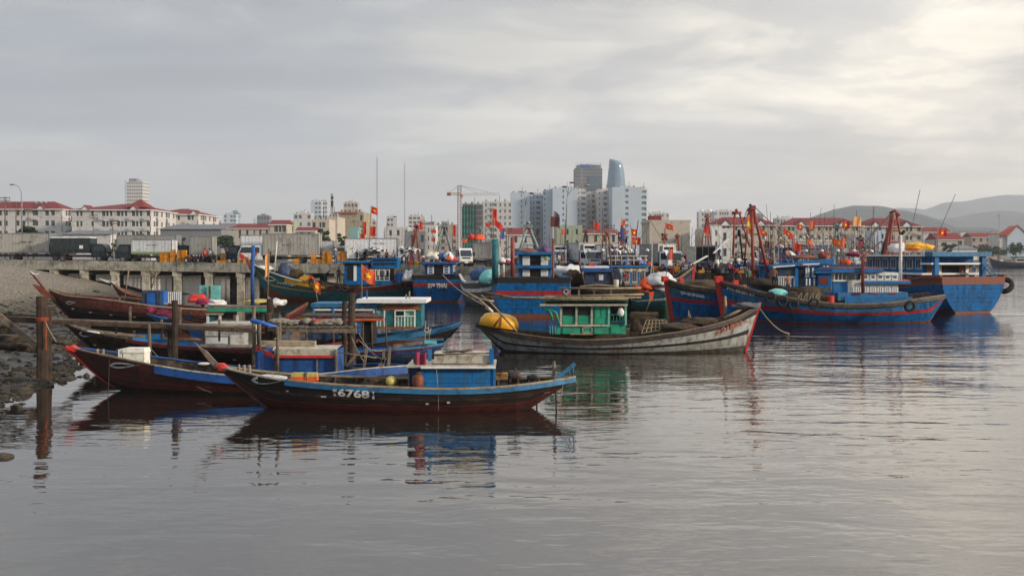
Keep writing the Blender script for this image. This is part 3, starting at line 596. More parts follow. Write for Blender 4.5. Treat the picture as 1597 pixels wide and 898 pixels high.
for x0, x1, yt, Y, m, fl, lb in S_:
    w = (x1-x0)/F*Y; n = max(3, int(w/3.4)); b = building('office_block', lb, x0, x1, yt, Y, w*.7, m, fl, ''.join('.W'[(i+x0) % 5 > 0] for i in range(n)), 'W.WW.W', core='bld_glass' if 'glass' in lb else 'win_dark', cat='building', sill=.4)
    onroof(b, 'roof_hut', m, -w*.2, w*.15, w*.1, w*.35, 3)
    if 'domed' in lb:
        for q in (-.25, .25): MB().lathe([(3.4, 0), (3.3, 1.5), (2.6, 3), (1.4, 4), (0, 4.4)], (q*w, 5, b.h+.5), 12).build('dome', 'clean_white', b.o, True)
# tan unfinished block, houses over the trucks
H_ = [('house', 'tan rendered building with stained blank side wall', 523, 566, 333, 480, 30, 'wall_tan', 4, '.......W', None, 0), ('house', 'cream concrete house frame with open upper floor', 487, 512, 345, 400, 14, 'wall_cream', 4, 'B.WB.', None, 0),
      ('house', 'narrow cream house left of the tan building', 511, 525, 341, 430, 20, 'wall_cream', 5, '.W.', None, 0), ('house', 'cream town house with pitched roof and balcony', 421, 446, 350, 420, 12, 'wall_cream', 3, '.BWB', 'gable', 2), ('house', 'light green house wall beside the cream town house', 445, 457, 348, 430, 12, 'wall_green', 3, '..W', None, 0),
      ('house', 'long grey warehouse behind the light grey truck', 250, 345, 358, 330, 18, 'wall_grey', 1, '.', 'shed', 2), ('shed', 'pale tin roofed shed behind the dark canvas truck', 98, 172, 366, 340, 12, 'wall_white', 1, '.', 'shed', 1.5), ('house', 'row of low houses with red roofs on the left skyline', 330, 400, 356, 520, 12, 'wall_cream', 2, '.W.W.W.W.W.W', 'gable', 2.5),
      ('house', 'small cream house with red tiled roof beside the palm', 398, 424, 356, 450, 10, 'wall_cream', 2, '.W.W.', 'gable', 2), ('house', 'low tan roofed house over the grey container', 462, 490, 360, 380, 10, 'wall_cream', 2, '.W.W.', 'gable', 1.5), ('shed', 'turquoise shed in front of the tan building', 545, 558, 358, 360, 8, 'wall_aqua', 1, '.', None, 0),
      ('house', 'white row house with windows behind the white container', 600, 636, 357, 420, 12, 'wall_white', 3, '.W.W.W', None, 0), ('house', 'grey row house behind the red hoist', 632, 662, 364, 380, 12, 'wall_grey', 2, '.W.W', None, 0), ('house', 'pale tall house behind the first trawler hoists', 664, 678, 354, 420, 14, 'wall_white', 4, '.W..W', None, 0),
      ('house', 'small house with dark pitched roof under the street lamps', 793, 830, 366, 430, 12, 'wall_white', 2, '.W.W.', 'gable', 3), ('house', 'pale green building with two small windows', 868, 907, 355, 380, 14, 'wall_green', 3, '...W..W.', None, 0), ('house', 'low cream houses behind the parked lorries', 905, 960, 364, 400, 12, 'wall_cream', 2, '.W.W.W.W', 'gable', 1.8),
      ('house', 'blank beige building with red box on its roof corner', 1013, 1076, 347, 330, 20, 'wall_cream', 1, '.', None, 0), ('house', 'white two storey house with dark window behind the derricks', 1096, 1142, 360, 330, 12, 'wall_white', 2, '.W.WW.', None, 0), ('house', 'white tall narrow house right of the beige building', 1110, 1124, 357, 320, 8, 'clean_white', 3, '.W.', None, 0),
      ('house', 'lilac narrow house under the right derrick', 1364, 1379, 363, 330, 8, 'wall_blue', 3, '..W', None, 0), ('house', 'white house left of the lilac house', 1335, 1363, 368, 340, 8, 'wall_white', 2, '.WW.', None, 0), ('shed', 'white tin boat shed behind the dark tree', 1482, 1524, 389, 500, 14, 'clean_white', 1, '.', 'shed', 2),
      ('house', 'cream gabled house with red side roof behind the dark tree', 1462, 1502, 374, 560, 16, 'wall_cream', 2, '...W', 'gable', 4), ('house', 'low white houses under the ridge', 1440, 1482, 362, 620, 14, 'wall_white', 2, '.W.W.W', 'gable', 3), ('house', 'white row houses with orange shop fronts by the water', 1516, 1560, 370, 640, 14, 'wall_pink', 3, 'W.W.WB.W', 'gable', 3), ('house', 'long white building far right under the ridge', 1498, 1560, 361, 780, 14, 'wall_white', 2, '.W.W.W.W', 'shed', 3)]
for nm, lb, x0, x1, yt, Y, d, m, fl, cols, rf, rh in H_:
    b = building(nm, lb, x0, x1, yt, Y, d, m, fl, cols, '', roof=rf, roof_h=rh, cat='house' if nm == 'house' else 'shed', eave=.5)
    if 'red box' in lb: onroof(b, 'roof_box', 'roof_red', -b.w/2+.2, -b.w/2+4, 1, 6, 2.2)
    if 'stained' in lb: MB().box((-b.w/2-.8, -.6, b.h-.2), (b.w*.3, 10, b.h+.5)).build('roof_slab', 'roof_orange', b.o)
b = T('house', 'blue gabled house with orange roof at the right edge', 'house', 1572, 600, 0, GZ)
MB().prism([b.L(1571, 399), b.L(1604, 399), b.L(1604, 367), b.L(1587, 352), b.L(1571, 367)], (0, 14, 0)).build('wall', 'wall_blue', b.o)
MB().box(tuple(b.L(1557, 399, 1)), (b.L(1571, 399).x, 14, b.L(0, 366).z)).build('side_wing', 'wall_white', b.o)
MB().hexa([b.L(1556, 366, -.4), b.L(1572, 368, -.4), b.L(1588, 351.5, -.4), b.L(1573, 354, 6), b.L(1556, 365, -.4), b.L(1572, 367, -.4), b.L(1588, 350.5, -.4), b.L(1573, 353, 6)]).build('roof', 'roof_orange', b.o)
MB().hexa([b.L(1587, 352, -.4), b.L(1606, 369, -.4), b.L(1606, 369, 14), b.L(1587, 352, 14), b.L(1587, 350.8, -.4), b.L(1607, 368, -.4), b.L(1607, 368, 14), b.L(1587, 350.8, 14)]).build('roof', 'roof_orange', b.o)
for q in (1577, 1588): b.bx('window', 'win_dark', q, 378, q+5, 385, -.1, .2)
# right hand red roofed apartments
for lb, x0, x1, yt, Y, cols, rh in ((A+' behind the twin red derrick legs', 1108, 1212, 351, 450, '.W.WW.W.B.W.WW.W.', 3.8), (A+' spanning behind the row of red flags', 1222, 1345, 352, 460, '.WW.W.BB.W.WW.W.B.WW.', 3.8), (A+' left of the right hand derrick', 1345, 1436, 353, 465, '.W.WW.BB.W.WW.B', 4)):
    b = building('apartment_block', lb, x0, x1, yt, Y, 16, 'wall_cream', 4, cols, '.WB.', roof='hip', roof_h=rh, cat='apartment building', sill=.42)
    w = b.w
    for q in (-.28, .25):
        gx = q*w; MB().prism([(gx-2, -1, b.h), (gx+2, -1, b.h), (gx, -1, b.h+2)], (0, 6, 0)).build('gable', 'clean_white', b.o)
        MB().add([(gx-2.5, -1.3, b.h-.1), (gx, -1.3, b.h+2.5), (gx, 5.5, b.h+2.5), (gx-2.5, 5.5, b.h-.1), (gx+2.5, -1.3, b.h-.1), (gx+2.5, 5.5, b.h-.1)], [(0, 1, 2, 3), (1, 4, 5, 2)]).build('gable_roof', 'roof_red', b.o)
# pale blue apartment cluster
CL = [(797, 826, 302, 700, 26, '........s......', 12, 'leftmost slab of the pale blue apartments with one dark slot'), (825, 848, 305, 720, 20, 'B.W.BB.W', 12, 'recessed balcony wing beside the leftmost pale blue slab'), (848, 864, 299, 700, 22, 'W...W', 12, 'narrow pale blue stair block with a column of windows'),
      (862, 900, 295, 690, 24, '......s........', 12, 'wide pale blue slab left of centre with a dark slot'), (899, 913, 298, 700, 20, '.W.WBB', 12, 'grey and white balcony return beside the left slab'), (911, 932, 303, 720, 20, 'W.W.BBW', 12, 'recessed white wing between the two slabs below the round tower'),
      (931, 957, 298, 705, 22, '.W..BB.W.W', 12, 'white and grey wing with four window columns'), (955, 1000, 294, 680, 26, '........ss........', 12, 'wide pale blue slab on the right with a dark slot'), (1000, 1008, 296, 684, 20, 'BBB', 12, 'gridded balcony end of the right hand pale blue slab')]
for x0, x1, yt, Y, d, cols, fl, lb in CL:
    b = building('apartment_slab', lb, x0, x1, yt, Y, d, 'wall_blue' if 'pale blue' in lb else 'wall_white', fl, cols, 'W.W' if x0 == 1000 else '', core='win_soft', cat='apartment building', sill=.45, group='pale blue apartment cluster')
    if x0 == 1000:
        MB().box((b.w/2-.2, 1, 0), (b.w/2+1.5, 24, b.h)).build('grid_wall', 'clean_white', b.o)
    onroof(b, 'roof_hut', 'wall_white', -b.w*.2, b.w*.2, 4, 10, 2)
building('apartment_block', 'white block with square windows right of the scaffolded tower', 752, 797, 316, 640, 20, 'wall_white', 9, '.W.WBB.W.W.s', '', core='win_soft', cat='apartment building')
# scaffolded tower under green netting
b = building('unfinished_tower', 'unfinished concrete tower wrapped in green netting beside the crane', 722, 752, 320, 620, 14, 'wall_grey', 10, 'ssssssss', 'ss', cat='building', sill=.2, head=.05)
mb = MB(); mb.grid(lambda u, v: (-b.w/2-.6+u*b.w*.72, -.9+.25*math.sin(u*30)+.2*math.sin(v*40), b.h*(.16+v*.82)), 40, 30); mb.build('netting', 'net_green', b.o)
mb = MB()
for k in range(9): mb.bar((-b.w/2-.5+k*b.w*.09, -1.05, 0), (-b.w/2-.5+k*b.w*.09, -1.05, b.h+1.5), .12)
for k in range(11): mb.bar((-b.w/2-.7, -1.1, b.h*k/11+1), (b.w*.25, -1.1, b.h*k/11+1), .12)
mb.build('scaffold', 'iron', b.o)
# two tall towers
b = building('office_tower', 'tall gridded office tower with blue roof sign', 897, 939, 263, 1500, 34, 'wall_grey', 26, 'WWW.WWWWWWWWWW', 'WWWW', core='bld_glass', cat='tower', sill=.3, head=.08)
MB().box((-b.w*.02, -.7, b.h*.76), (b.w*.47, -.2, b.h*.92)).build('glass_panel', 'bld_glass', b.o)
onroof(b, 'crown', 'wall_grey', -b.w*.42, b.w*.46, 2, 26, 5.5)
mb = MB()
for k in range(14): mb.bar((-b.w/2+1+k*b.w/14, 0, b.h), (-b.w/2+1+k*b.w/14, 0, b.h+9), .35)
mb.build('crown_post', 'wall_grey', b.o)
s_ = text_mb('BIDV', 22, 5, .02); s_.v = [(x-12, -.9, z+b.h+1.2) for x, y, z in s_.v]; s_.build('sign', mat('sign_blue', '#2f55b5', var=.1), b.o)
t = T('glass_tower', 'curved blue glass tower with a slanted rounded top', 'tower', 961, 1700, 0, GZ)
lv = [(326, 945, 977), (310, 946.5, 977.5), (295, 947, 977.5), (280, 948.5, 976.5), (270, 949.5, 975.5), (262, 950.3, 974.3), (256, 951, 973), (251, 951.3, 970), (248, 951.6, 965), (247, 952, 957)]
lv = [(400, 943, 976)]+lv; mb = MB(); n = 28
rows = smooth_poly([(a, b, d) for a, b, d in lv], 44)
for py, xa, xb in rows:
    p, q = t.L(xa, py), t.L(xb, py); cxx = (p.x+q.x)/2; rx = (q.x-p.x)/2
    for j in range(n): th = 2*math.pi*j/n; mb.v.append((cxx+rx*math.cos(th), 15+14*math.sin(th)*min(1, rx/12), p.z))
for i in range(44):
    for j in range(n): mb.f.append((i*n+j, i*n+(j+1) % n, (i+1)*n+(j+1) % n, (i+1)*n+j)); mb.m.append(0)
mb.f.append(tuple(44*n+j for j in range(n))); mb.m.append(0); mb.build('glass_skin', 'tower_glass', t.o, True)
mb = MB()
for i in range(0, 44, 1):
    py, xa, xb = rows[i]; p, q = t.L(xa, py), t.L(xb, py); cxx = (p.x+q.x)/2; rx = (q.x-p.x)/2+.12
    if i == 26: rx += .2
    hh = 1.6 if i == 26 else .45
    for j in range(14, 28):
        a, b2 = 2*math.pi*j/n, 2*math.pi*(j+1)/n; k = min(1, rx/12)
        f = lambda th: (cxx+rx*math.cos(th), 15+14.1*math.sin(th)*k)
        mb.add([f(a)+(p.z,), f(b2)+(p.z,), f(b2)+(p.z+hh,), f(a)+(p.z+hh,)], [(0, 1, 2, 3)])
mb.build('floor_band', 'wall_blue', t.o)
# tower crane
t = T('tower_crane', 'red tower crane with long horizontal jib and counterweight', 'crane', 716.5, 600, 0, GZ)
def lattice(mb, p, q, w, seg, r=.12):
    p, q = Vector(p), Vector(q); d = (q-p).normalized(); a = d.cross(Vector((0, 1, 0))).normalized()*w/2; b = Vector((0, 1, 0))*w/2
    cs = [a+b, a-b, -a-b, -a+b]
    for e in cs: mb.bar(p+e, q+e, r)
    for k in range(seg):
        u, v = p.lerp(q, k/seg), p.lerp(q, (k+1)/seg)
        for j in range(4): mb.bar(u+cs[j], v+cs[(j+1) % 4], r*.7)
mb = MB(); lattice(mb, t.L(716.5, 399), t.L(716.5, 289), 1.9, 24, .28); mb.build('mast', 'crane', t.o)
mb = MB(); lattice(mb, t.L(716, 303.6), t.L(779, 302.6), 1.1, 22, .16); mb.build('jib', 'wall_white', t.o)
mb = MB(); lattice(mb, t.L(716, 303), t.L(697, 301.5), 1.2, 6, .2); mb.build('counter_jib', 'crane_yellow', t.o)
t.bx('counterweight', 'crane', 697, 301, 703, 305, -.8, .8); t.bx('cab', 'crane_yellow', 718, 303.5, 722, 308, -1, 1)
for a in ((716.5, 289, 746, 302), (716.5, 289, 770, 302), (716.5, 289, 699, 301)): t.line('tie', 'iron', [(a[0], a[1], 0), (a[2], a[3], 0)], .07)
# radio masts and telecom towers
for px, yt, Y, lb in ((588, 238, 700, 'tall thin radio mast on the left of the pair'), (631, 248, 720, 'tall thin radio mast on the right of the pair')):
    t = T('radio_mast', lb, 'mast', px, Y, 0, GZ); mb = MB(); lattice(mb, t.L(px, 399), t.L(px, yt+8), .55, 60, .09); mb.build('mast', 'steel', t.o)
    t.line('antenna', 'steel', [(px, yt+8, 0), (px, yt, 0)], .06)
t = T('telecom_tower', 'dark telecom mast with panel antennas behind the cream house', 'mast', 517.5, 520, 0, GZ); mb = MB(); lattice(mb, t.L(517.5, 380), t.L(517.5, 302), .8, 22, .12); mb.build('mast', 'iron', t.o)
for q in (306, 313, 318): t.bx('antenna', 'iron', 516.2, q, 519.2, q+4.5, -.8, .8)
for px, yt, Y, lb in ((374, 330, 600, 'thin grey pole on the left skyline'), (397, 339, 560, 'second thin grey pole left of the grey container'), (1558, 331, 480, 'tall thin mast at the right edge above the moored boat'), (1547, 356, 470, 'lower mast at the right edge')):
    t = T('pole', lb, 'pole', px, Y, 0, GZ if px < 1000 else 0); t.line('pole', 'steel', [(px, 399, 0), (px, yt, 0)], .16, r1=.08)
    for q in (.8, 1.6): t.bx('crossarm', 'steel', px-2.5, yt+q*5, px+2.5, yt+q*5+.8, -.1, .1)
# ---------------------------------------------------------------- street lamps and utility poles
def lamp(px, Y, base, pts, heads, lb):
    t = T('street_lamp', lb, 'street lamp', px, Y, 0, base)
    t.line('post', 'steel', [(p[0], p[1], 0) for p in pts], .11, 7, r1=.055)
    for pth, hd in heads:
        if pth: t.line('arm', 'steel', [(p[0], p[1], 0) for p in pth], .045, 6)
        a = t.L(hd[0], hd[1]); s = hd[2]; MB().blob((a.x, 0, a.z), (.42, .17, .12), amp=0, n=10, k=6).build('lamp_head', 'steel' if s else 'iron', t.o, True)
dzz = lambda px: deck_z(px)
lamp(34, 150, 4.2, [(34, 405), (34, 320), (33, 300)], [([(33, 300), (31, 294), (27, 289.5), (22, 288)], (19, 288, 1))], 'single arm grey street lamp at the left above the red roofs')
lamp(818, 150, 3.5, [(813, 405), (820, 320)], [([(820, 320), (822, 307), (828, 302)], (829, 301.5, 0)), ([(820, 320), (818, 304), (816, 301)], (814, 299.5, 1)), ([(828, 302.5), (836, 305), (843, 307)], (846, 307, 1))], 'left of the two curved street lamps over the lorries')
lamp(883, 145, 3.5, [(881, 405), (884, 320), (885, 305)], [([(885, 305), (887, 292), (890, 287)], (892, 285, 0)), ([(885, 305), (892, 295), (903, 291)], (915, 289, 1)), ([(885, 300), (882, 294)], (880.5, 291.5, 0))], 'right of the two curved street lamps, with three heads')
lamp(605, 180, 3.6, [(603, 402), (603, 352)], [([(603, 352), (606, 341), (612, 338)], (616, 338, 1))], 'small curved street lamp in front of the white hotel')
def upole(px, yt, Y, base, lb, arms=2):
    t = T('utility_pole', lb, 'utility pole', px, Y, 0, base); t.line('post', 'wood_grey', [(px, 405, 0), (px, yt, 0)], .13, r1=.09)
    for k in range(arms):
        mb = MB(); a = t.L(px, yt+2+k*4); mb.box((a.x-.9, -.06, a.z-.05), (a.x+.9, .06, a.z+.05))
        for q in (-.8, -.3, .3, .8): mb.box((a.x+q-.04, -.04, a.z+.05), (a.x+q+.04, .04, a.z+.22))
        mb.build('crossarm', 'iron', t.o)
    return t
UP = [(8, 307, 190, 'left edge'), (25, 316, 200, 'beside the street lamp'), (44, 325, 210, 'right of the street lamp'), (146, 334, 220, 'in front of the first red roof gap'), (176, 343, 220, 'above the shed')]
for px, yt, Y, lb in UP: upole(px, yt, Y, 4, 'thin utility pole with crossarms, '+lb)
upole(950, 350, 160, 3.4, 'thin utility pole before the pale blue slab'); upole(790, 355, 170, 3.4, 'dark utility pole under the left curved lamp')
mb = MB()
for k in range(2):
    for (a, ya, Ya, _), (b, yb, Yb, _2) in zip(UP, UP[1:]):
        p, q = Wp(a, ya+3+k*4, Ya), Wp(b, yb+3+k*4, Yb)
        mb.tube([p.lerp(q, s/8)-Vector((0, 0, 1.1*math.sin(math.pi*s/8))) for s in range(9)], .025, 4)
tag(mb.build('power_line', 'iron'), 'sagging power lines strung between the thin poles on the left', 'power line')
# ---------------------------------------------------------------- trees
def tree(px, yb, yt, Y, wpx, lb, m='leaf', nm='tree', gz=GZ, seed=0, cat='tree'):
    t = T(nm, lb, cat, px, Y, 0, gz); rd = random.Random(seed); h = CH+(HY-yt)/F*Y-gz; w = wpx/F*Y
    mb = MB(); mb.tube([(0, 0, 0), (.1, 0, h*.35), (0, .1, h*.6)], .25, 7, r1=.1)
    for k in range(5): th = k*1.3; mb.tube([(0, 0, h*.35), (math.cos(th)*w*.3, math.sin(th)*w*.3, h*.7)], .1, 5, r1=.03)
    mb.build('trunk', 'bark', t.o); mb = MB()
    cl = [(Vector((rd.uniform(-1, 1)*w*.38, rd.uniform(-1, 1)*w*.3, h*rd.uniform(.42, .86))), rd.uniform(.16, .30)*w) for _ in range(11)]
    n = 700
    for _ in range(n):
        o, r = cl[rd.randrange(len(cl))]; d = Vector((rd.gauss(0, 1), rd.gauss(0, 1), rd.gauss(0, 1))).normalized()*r*rd.random()**.3; p = o+Vector((d.x, d.y, d.z*.7))
        if p.z < .3: continue
        s = rd.uniform(.30, .60)*(w/6)**.6; a = Vector((rd.gauss(0, 1), rd.gauss(0, 1), rd.gauss(0, .6))).normalized()*s; b = a.cross(Vector((rd.gauss(0, 1), rd.gauss(0, 1), rd.gauss(0, 1)))).normalized()*s*.6
        mb.add([p-a, p+b, p+a, p-b], [(0, 1, 2, 3)])
    mb.build('crown', m, t.o, kind='stuff')
TR = [(52, 345, 200, 32, 'dark round tree left of the canvas truck', 'leaf_dark'), (183, 364, 300, 14, 'small tree beside the shed gap', 'leaf'), (226, 361, 310, 24, 'low tree under the second red roof', 'leaf'), (259, 362, 320, 9, 'small bush in front of the grey warehouse', 'leaf'), (283, 364, 320, 12, 'small tree behind the right end of the grey warehouse', 'leaf'),
      (352, 362, 300, 28, 'loose tree behind the white box truck', 'leaf'), (395, 361, 320, 14, 'tree over the white truck cab', 'leaf'), (508, 352, 330, 24, 'feathery pine like tree beside the cream frame house', 'leaf'), (535, 357, 330, 16, 'small tree in front of the tan building', 'leaf'),
      (1478, 376, 480, 20, 'dark round tree behind the right hand trawler', 'leaf_dark'), (1532, 381, 560, 26, 'first bushy tree of the shore row on the right', 'leaf'), (1556, 382, 570, 26, 'second bushy tree of the shore row on the right', 'leaf'), (1584, 380, 580, 28, 'last bushy tree of the shore row at the right edge', 'leaf'), (1340, 382, 330, 24, 'low tree behind the clustered masts', 'leaf'), (1255, 384, 320, 50, 'wide low tree behind the row of flags', 'leaf'), (1200, 386, 320, 30, 'low tree behind the tall derrick', 'leaf')]
for i, (px, yt, Y, w, lb, m) in enumerate(TR): tree(px, 400, yt, Y, w, lb, m, seed=i+1)
# ================================================================ small boats in front
def eye_mark(h, x0, x1, y0, y1, flip=False, slope=0):
    """the white carved eye of a bow with its dark pupil slit, laid on the planking"""
    t = h.t; a, b = t.L(x0, y0, -1), t.L(x1, y1, -1); w = b.x-a.x; hh = a.z-b.z
    def leaf(n, s, fat, o=0):
        up, dn = [], []
        for i in range(n+1):
            q = i/n; x = a.x+w*(o+(1-2*o)*q if not flip else 1-(o+(1-2*o)*q)); k = math.sin(math.pi*min(1, q*1.0)**.62)
            zc = a.z-hh*.45+slope*(x-a.x)
            up.append((x, 0, zc+hh*.42*k*fat+hh*.10*q)); dn.append((x, 0, zc-hh*.50*k*fat+hh*.22*q))
        mb = MB(); mb.v = up+dn; mb.f = [(i, i+1, n+2+i, n+1+i) for i in range(n)]; mb.m = [0]*n; return mb
    e = h.project(leaf(22, 0, 1), 'eye_mark', 'mark_white', t.o)
    h.project(leaf(18, 0, .45, .10), 'pupil', 'tar_black', e, off=.075)
def catenary(p, q, sag, n=10):
    p, q = Vector(p), Vector(q); return [p.lerp(q, i/n)-Vector((0, 0, sag*4*(i/n)*(1-i/n))) for i in range(n+1)]
def rope(p, q, sag, lb, r=.012, m='rope', nm='rope'):
    """p, q: (px, py, Y)"""
    a, b = Wp(*p), Wp(*q); mb = MB().tube(catenary(a, b, sag), r, 5)
    return tag(mb.build(nm, m), lb, 'rope')
def planks_on(h, rows, m, i0=.0, i1=1., off=.022, both=False, gap=.07, n=26):
    for f0, f1, mm in rows:
        h.strake(f0, f1, i0, i1, off, mm or m, h.t.o, n=n, gap=gap)
        if both: h.strake(f0, f1, i0, i1, off, mm or m, h.t.o, side=1, n=12, gap=gap)
def post(t, x, y0, y1, v, r, m='wood', name='post', lean=0): return t.line(name, m, [(x, y1, v), (x+lean, y0, v)], r, 7)
def cyl(name, m, X, Y, z, r, h, lb, cat, n=16, prof=None, axis='Z', group=None):
    prof = prof or [(0, 0), (r*.95, 0), (r, h*.06), (r, h*.94), (r*.9, h), (0, h)]
    o = MB().lathe(prof, n=n, axis=axis).build(name, m, smooth=False); o.location = (X, Y, z); return tag(o, lb, cat, group)
def at(px, py, Y): return Wp(px, py, Y)
# ---- B1: dark sampan with blue cabin and white number, nearest of all
t = T('sampan', 'nearest black and brown wooden sampan with blue cabin, numbered 6768', 'boat', 615, 32.6)
h = pxhull(t, [(338, 571), (380, 582), (440, 593), (520, 601), (620, 606), (700, 608), (780, 605), (850, 597), (898, 589)],
           [(338, 571), (372, 600), (398, 621), (424, 640), (450, 652), (520, 660), (640, 664), (740, 660), (800, 650), (835, 633), (862, 612), (885, 600), (898, 593)], 2.5, PT, full=(1.9, .62))
h.shell([(1, 'dark_wood')], t.o)
rows = [(.03, .19, 'tar_black'), (.19, .33, 'tar_black'), (.33, .47, 'tarred'), (.47, .60, 'tar_black'), (.60, .73, 'maroon'), (.73, .86, 'maroon'), (.86, 1.02, 'maroon')]
planks_on(h, rows, 'tarred', .0, .985)
h.rail(.0, .22, .10, .055, .0, 'off_white', t.o, out=.05); h.rail(.20, 1, .13, .05, .02, 'pale_wood', t.o, out=.07)
h.rail(.19, 1, .05, .17, -.13, 'sky_blue', t.o, name='rubbing_band', out=.06); h.rail(0, 1, .1, .06, .0, 'pale_wood', t.o, side=1, out=.05); h.rail(.2, 1, .05, .2, -.17, 'sky_blue', t.o, side=1, name='rubbing_band', out=.06)
h.deck(.08, .93, .32, 'wood_grey', t.o, planks=34); h.frames(.12, .9, 14, 'wood', t.o)
eye_mark(h, 385, 447, 589, 603)
hull_text(h, '6768', 528, 617, 578, 619.5, 'mark_white', 12.5, .035)
hull_text(h, 'ĐN', 520, 610, 526, 610, 'mark_white', 5, .04); hull_text(h, 'a', 521, 616.5, 525.5, 616.5, 'mark_white', 4, .04); hull_text(h, 'T', 582, 613.5, 586, 613.5, 'mark_white', 5, .04); hull_text(h, 'S', 582, 620.5, 586, 620.5, 'mark_white', 5, .04)
for x, y in ((446, 611), (503, 618), (507, 618), (667, 628), (700, 626)):
    a = t.L(x, y, -1); h.project(MB().grid(lambda u, v: (a.x+.09*(u-.5), 0, a.z+.05*(v-.5)), 1, 1), 'patch', 'mark_white', t.o)
t.line('stem_post', 'wood_grey', [(424, 641, 0), (398, 621, 0), (372, 600, 0), (345, 577, 0), (330, 562, 0), (316, 546, 0), (303, 534, 0)], .045, 7, r1=.03)
mb = MB(); q = [t.L(310, 541, .05), t.L(322, 546, .05), t.L(346, 572, .05), t.L(336, 574, .05)]; mb.prism(q, (0, -.1, 0)); mb.build('prow_board', 'wood_grey', t.o)
q = [t.L(338, 567, -.12), t.L(346, 567, -.12), t.L(355, 574, -.16), t.L(352, 579, -.16), t.L(340, 577, -.12)]; MB().prism(q, (0, .28, 0)).build('bow_cap', 'bright_red', t.o)
for x in (381, 389): post(t, x, 569, 585, -.1, .055, 'pale_wood', 'bollard')
post(t, 373, 568, 580, .2, .03, 'pale_wood', 'bollard')
# cabin
cb = t.bx('cabin', 'cabin_blue', 655, 575, 771, 605, -.78, .75)
for k, (a, b) in enumerate(((573.5, 578.5), (579, 590), (590.5, 597), (597.5, 604))):
    for x0, x1 in ((660, 700), (700.4, 736), (736.4, 771.5)): t.bx('board', 'cabin_blue', x0+random.uniform(0, .4), a, x1, b, -.80-.006*(k % 2), -.77, parent=cb)
t.bx('board', 'royal', 637, 571, 658, 604, -.5, -.46, parent=cb); t.bx('corner_post', 'wood_grey', 636, 570, 638.5, 605, -.62, -.55, parent=cb); t.bx('corner_post', 'cabin_blue', 656.5, 571, 660.5, 604, -.84, -.76, parent=cb); t.bx('corner_post', 'cabin_blue', 769, 571, 773, 604, -.84, -.76, parent=cb)
t.bx('back_wall', 'royal', 637, 571, 660, 604, .7, .74, parent=cb)
t.bx('roof', 'off_white', 634, 569.5, 773, 573.2, -.95, .9); t.bx('roof_edge', 'clean_white', 656, 571.5, 773, 574.6, -1.0, -.94)
mb = MB(); a, b = t.L(676, 569, -.7), t.L(763, 551, -.7)
mb.grid(lambda u, v: (lerp(a.x, b.x, u), -.7+1.4*v, a.z+(b.z-a.z)*(math.sin(math.pi*(.28+.44*v))**.6)+.015*math.sin(u*19)), 14, 10); mb.build('awning', 'off_white', t.o)
t.bx('awning_skirt', 'off_white', 677, 554, 763, 568, -.72, -.69); t.line('awning_pole', 'wood', [(674, 553, -.75), (718, 551.5, -.75), (766, 550.5, -.75)], .025); t.line('awning_pole', 'wood_grey', [(674, 568, -.75), (766, 567, -.75)], .022)
t.bx('post', 'cabin_blue', 763, 544, 770, 569, -.8, -.72); t.bx('post', 'sky_blue', 667, 545, 673, 563, -.8, -.74)
tube = t.line('roof_tube', 'wood', [(690, 550, -.3), (722, 548, -.3), (736, 545, -.3)], .05)
# stern fittings
mb = MB(); mb.bar(t.L(866, 592, -.2), t.L(897, 567, -.15), .10, .10); mb.build('stern_beam', 'sky_blue', t.o)
for x in (888, 894): post(t, x, 571, 589, -.1, .02, 'sky_blue', 'stern_rail')
t.line('rudder_stock', 'dark_wood', [(865, 592, -.1), (868, 630, -.05), (866, 648, 0)], .03); t.line('rudder_rope', 'rope', [(878, 600, -.2), (874, 628, -.2), (873, 650, -.1)], .01)
t.line('propeller_shaft', 'iron', [(838, 614, 0), (837, 640, 0)], .03)
b1 = t
cyl('stern_crutch', 'wood_grey', *(t.W(t.L(864, 590, .1))), .05, .55, 'forked grey crutch post standing on the stern of the nearest sampan', 'post', n=8)
for x0, x1, yt, yb, m, lb, r in ((792, 812, 577, 593, 'iron', 'round black engine housing behind the blue cabin of the nearest sampan', .26), (822, 838, 585, 594, 'dark', 'low black engine box on the stern of the nearest sampan', .2)):
    p = t.W(t.L((x0+x1)/2, yb, .0)); e = T('engine', lb, 'engine', 0, p.y, 0, p.z); e.o.location = p; w = (x1-x0)/F*p.y; hh = (yb-yt)/F*p.y
    MB().lathe([(0, -w/2), (hh*.45, -w/2), (hh*.5, -w*.3), (hh*.5, w*.3), (hh*.42, w/2), (0, w/2)], (0, 0, hh*.5), 14, axis='X').build('engine_block', m, e.o, True); MB().tube([(w*.1, 0, hh*.6), (w*.1, 0, hh*1.2)], .035, 8).build('exhaust', 'iron', e.o)
    for q in (-.3, .3): MB().box((q*w-.03, -hh*.4, -.05), (q*w+.03, hh*.4, hh*.25)).build('foot', 'iron', e.o)
p = t.W(t.L(652, 604, -.85)); e = T('gas_cylinder', 'rusty orange gas cylinder against the cabin of the nearest sampan', 'gas cylinder', 0, p.y, 0, p.z); e.o.location = p
MB().lathe([(0, 0), (.13, 0), (.17, .04), (.18, .1), (.18, .30), (.15, .38), (.06, .42), (0, .43)], n=16).build('bottle', 'rust', e.o, True); MB().lathe([(.09, .40), (.10, .41), (.10, .49), (.085, .49), (.085, .41)], n=12).build('collar', 'iron', e.o)
p = t.W(t.L(609, 602, -.55)); e = T('tub', 'yellow plastic tub lying on deck of the nearest sampan', 'tub', 0, p.y, 0, p.z); e.o.location = p
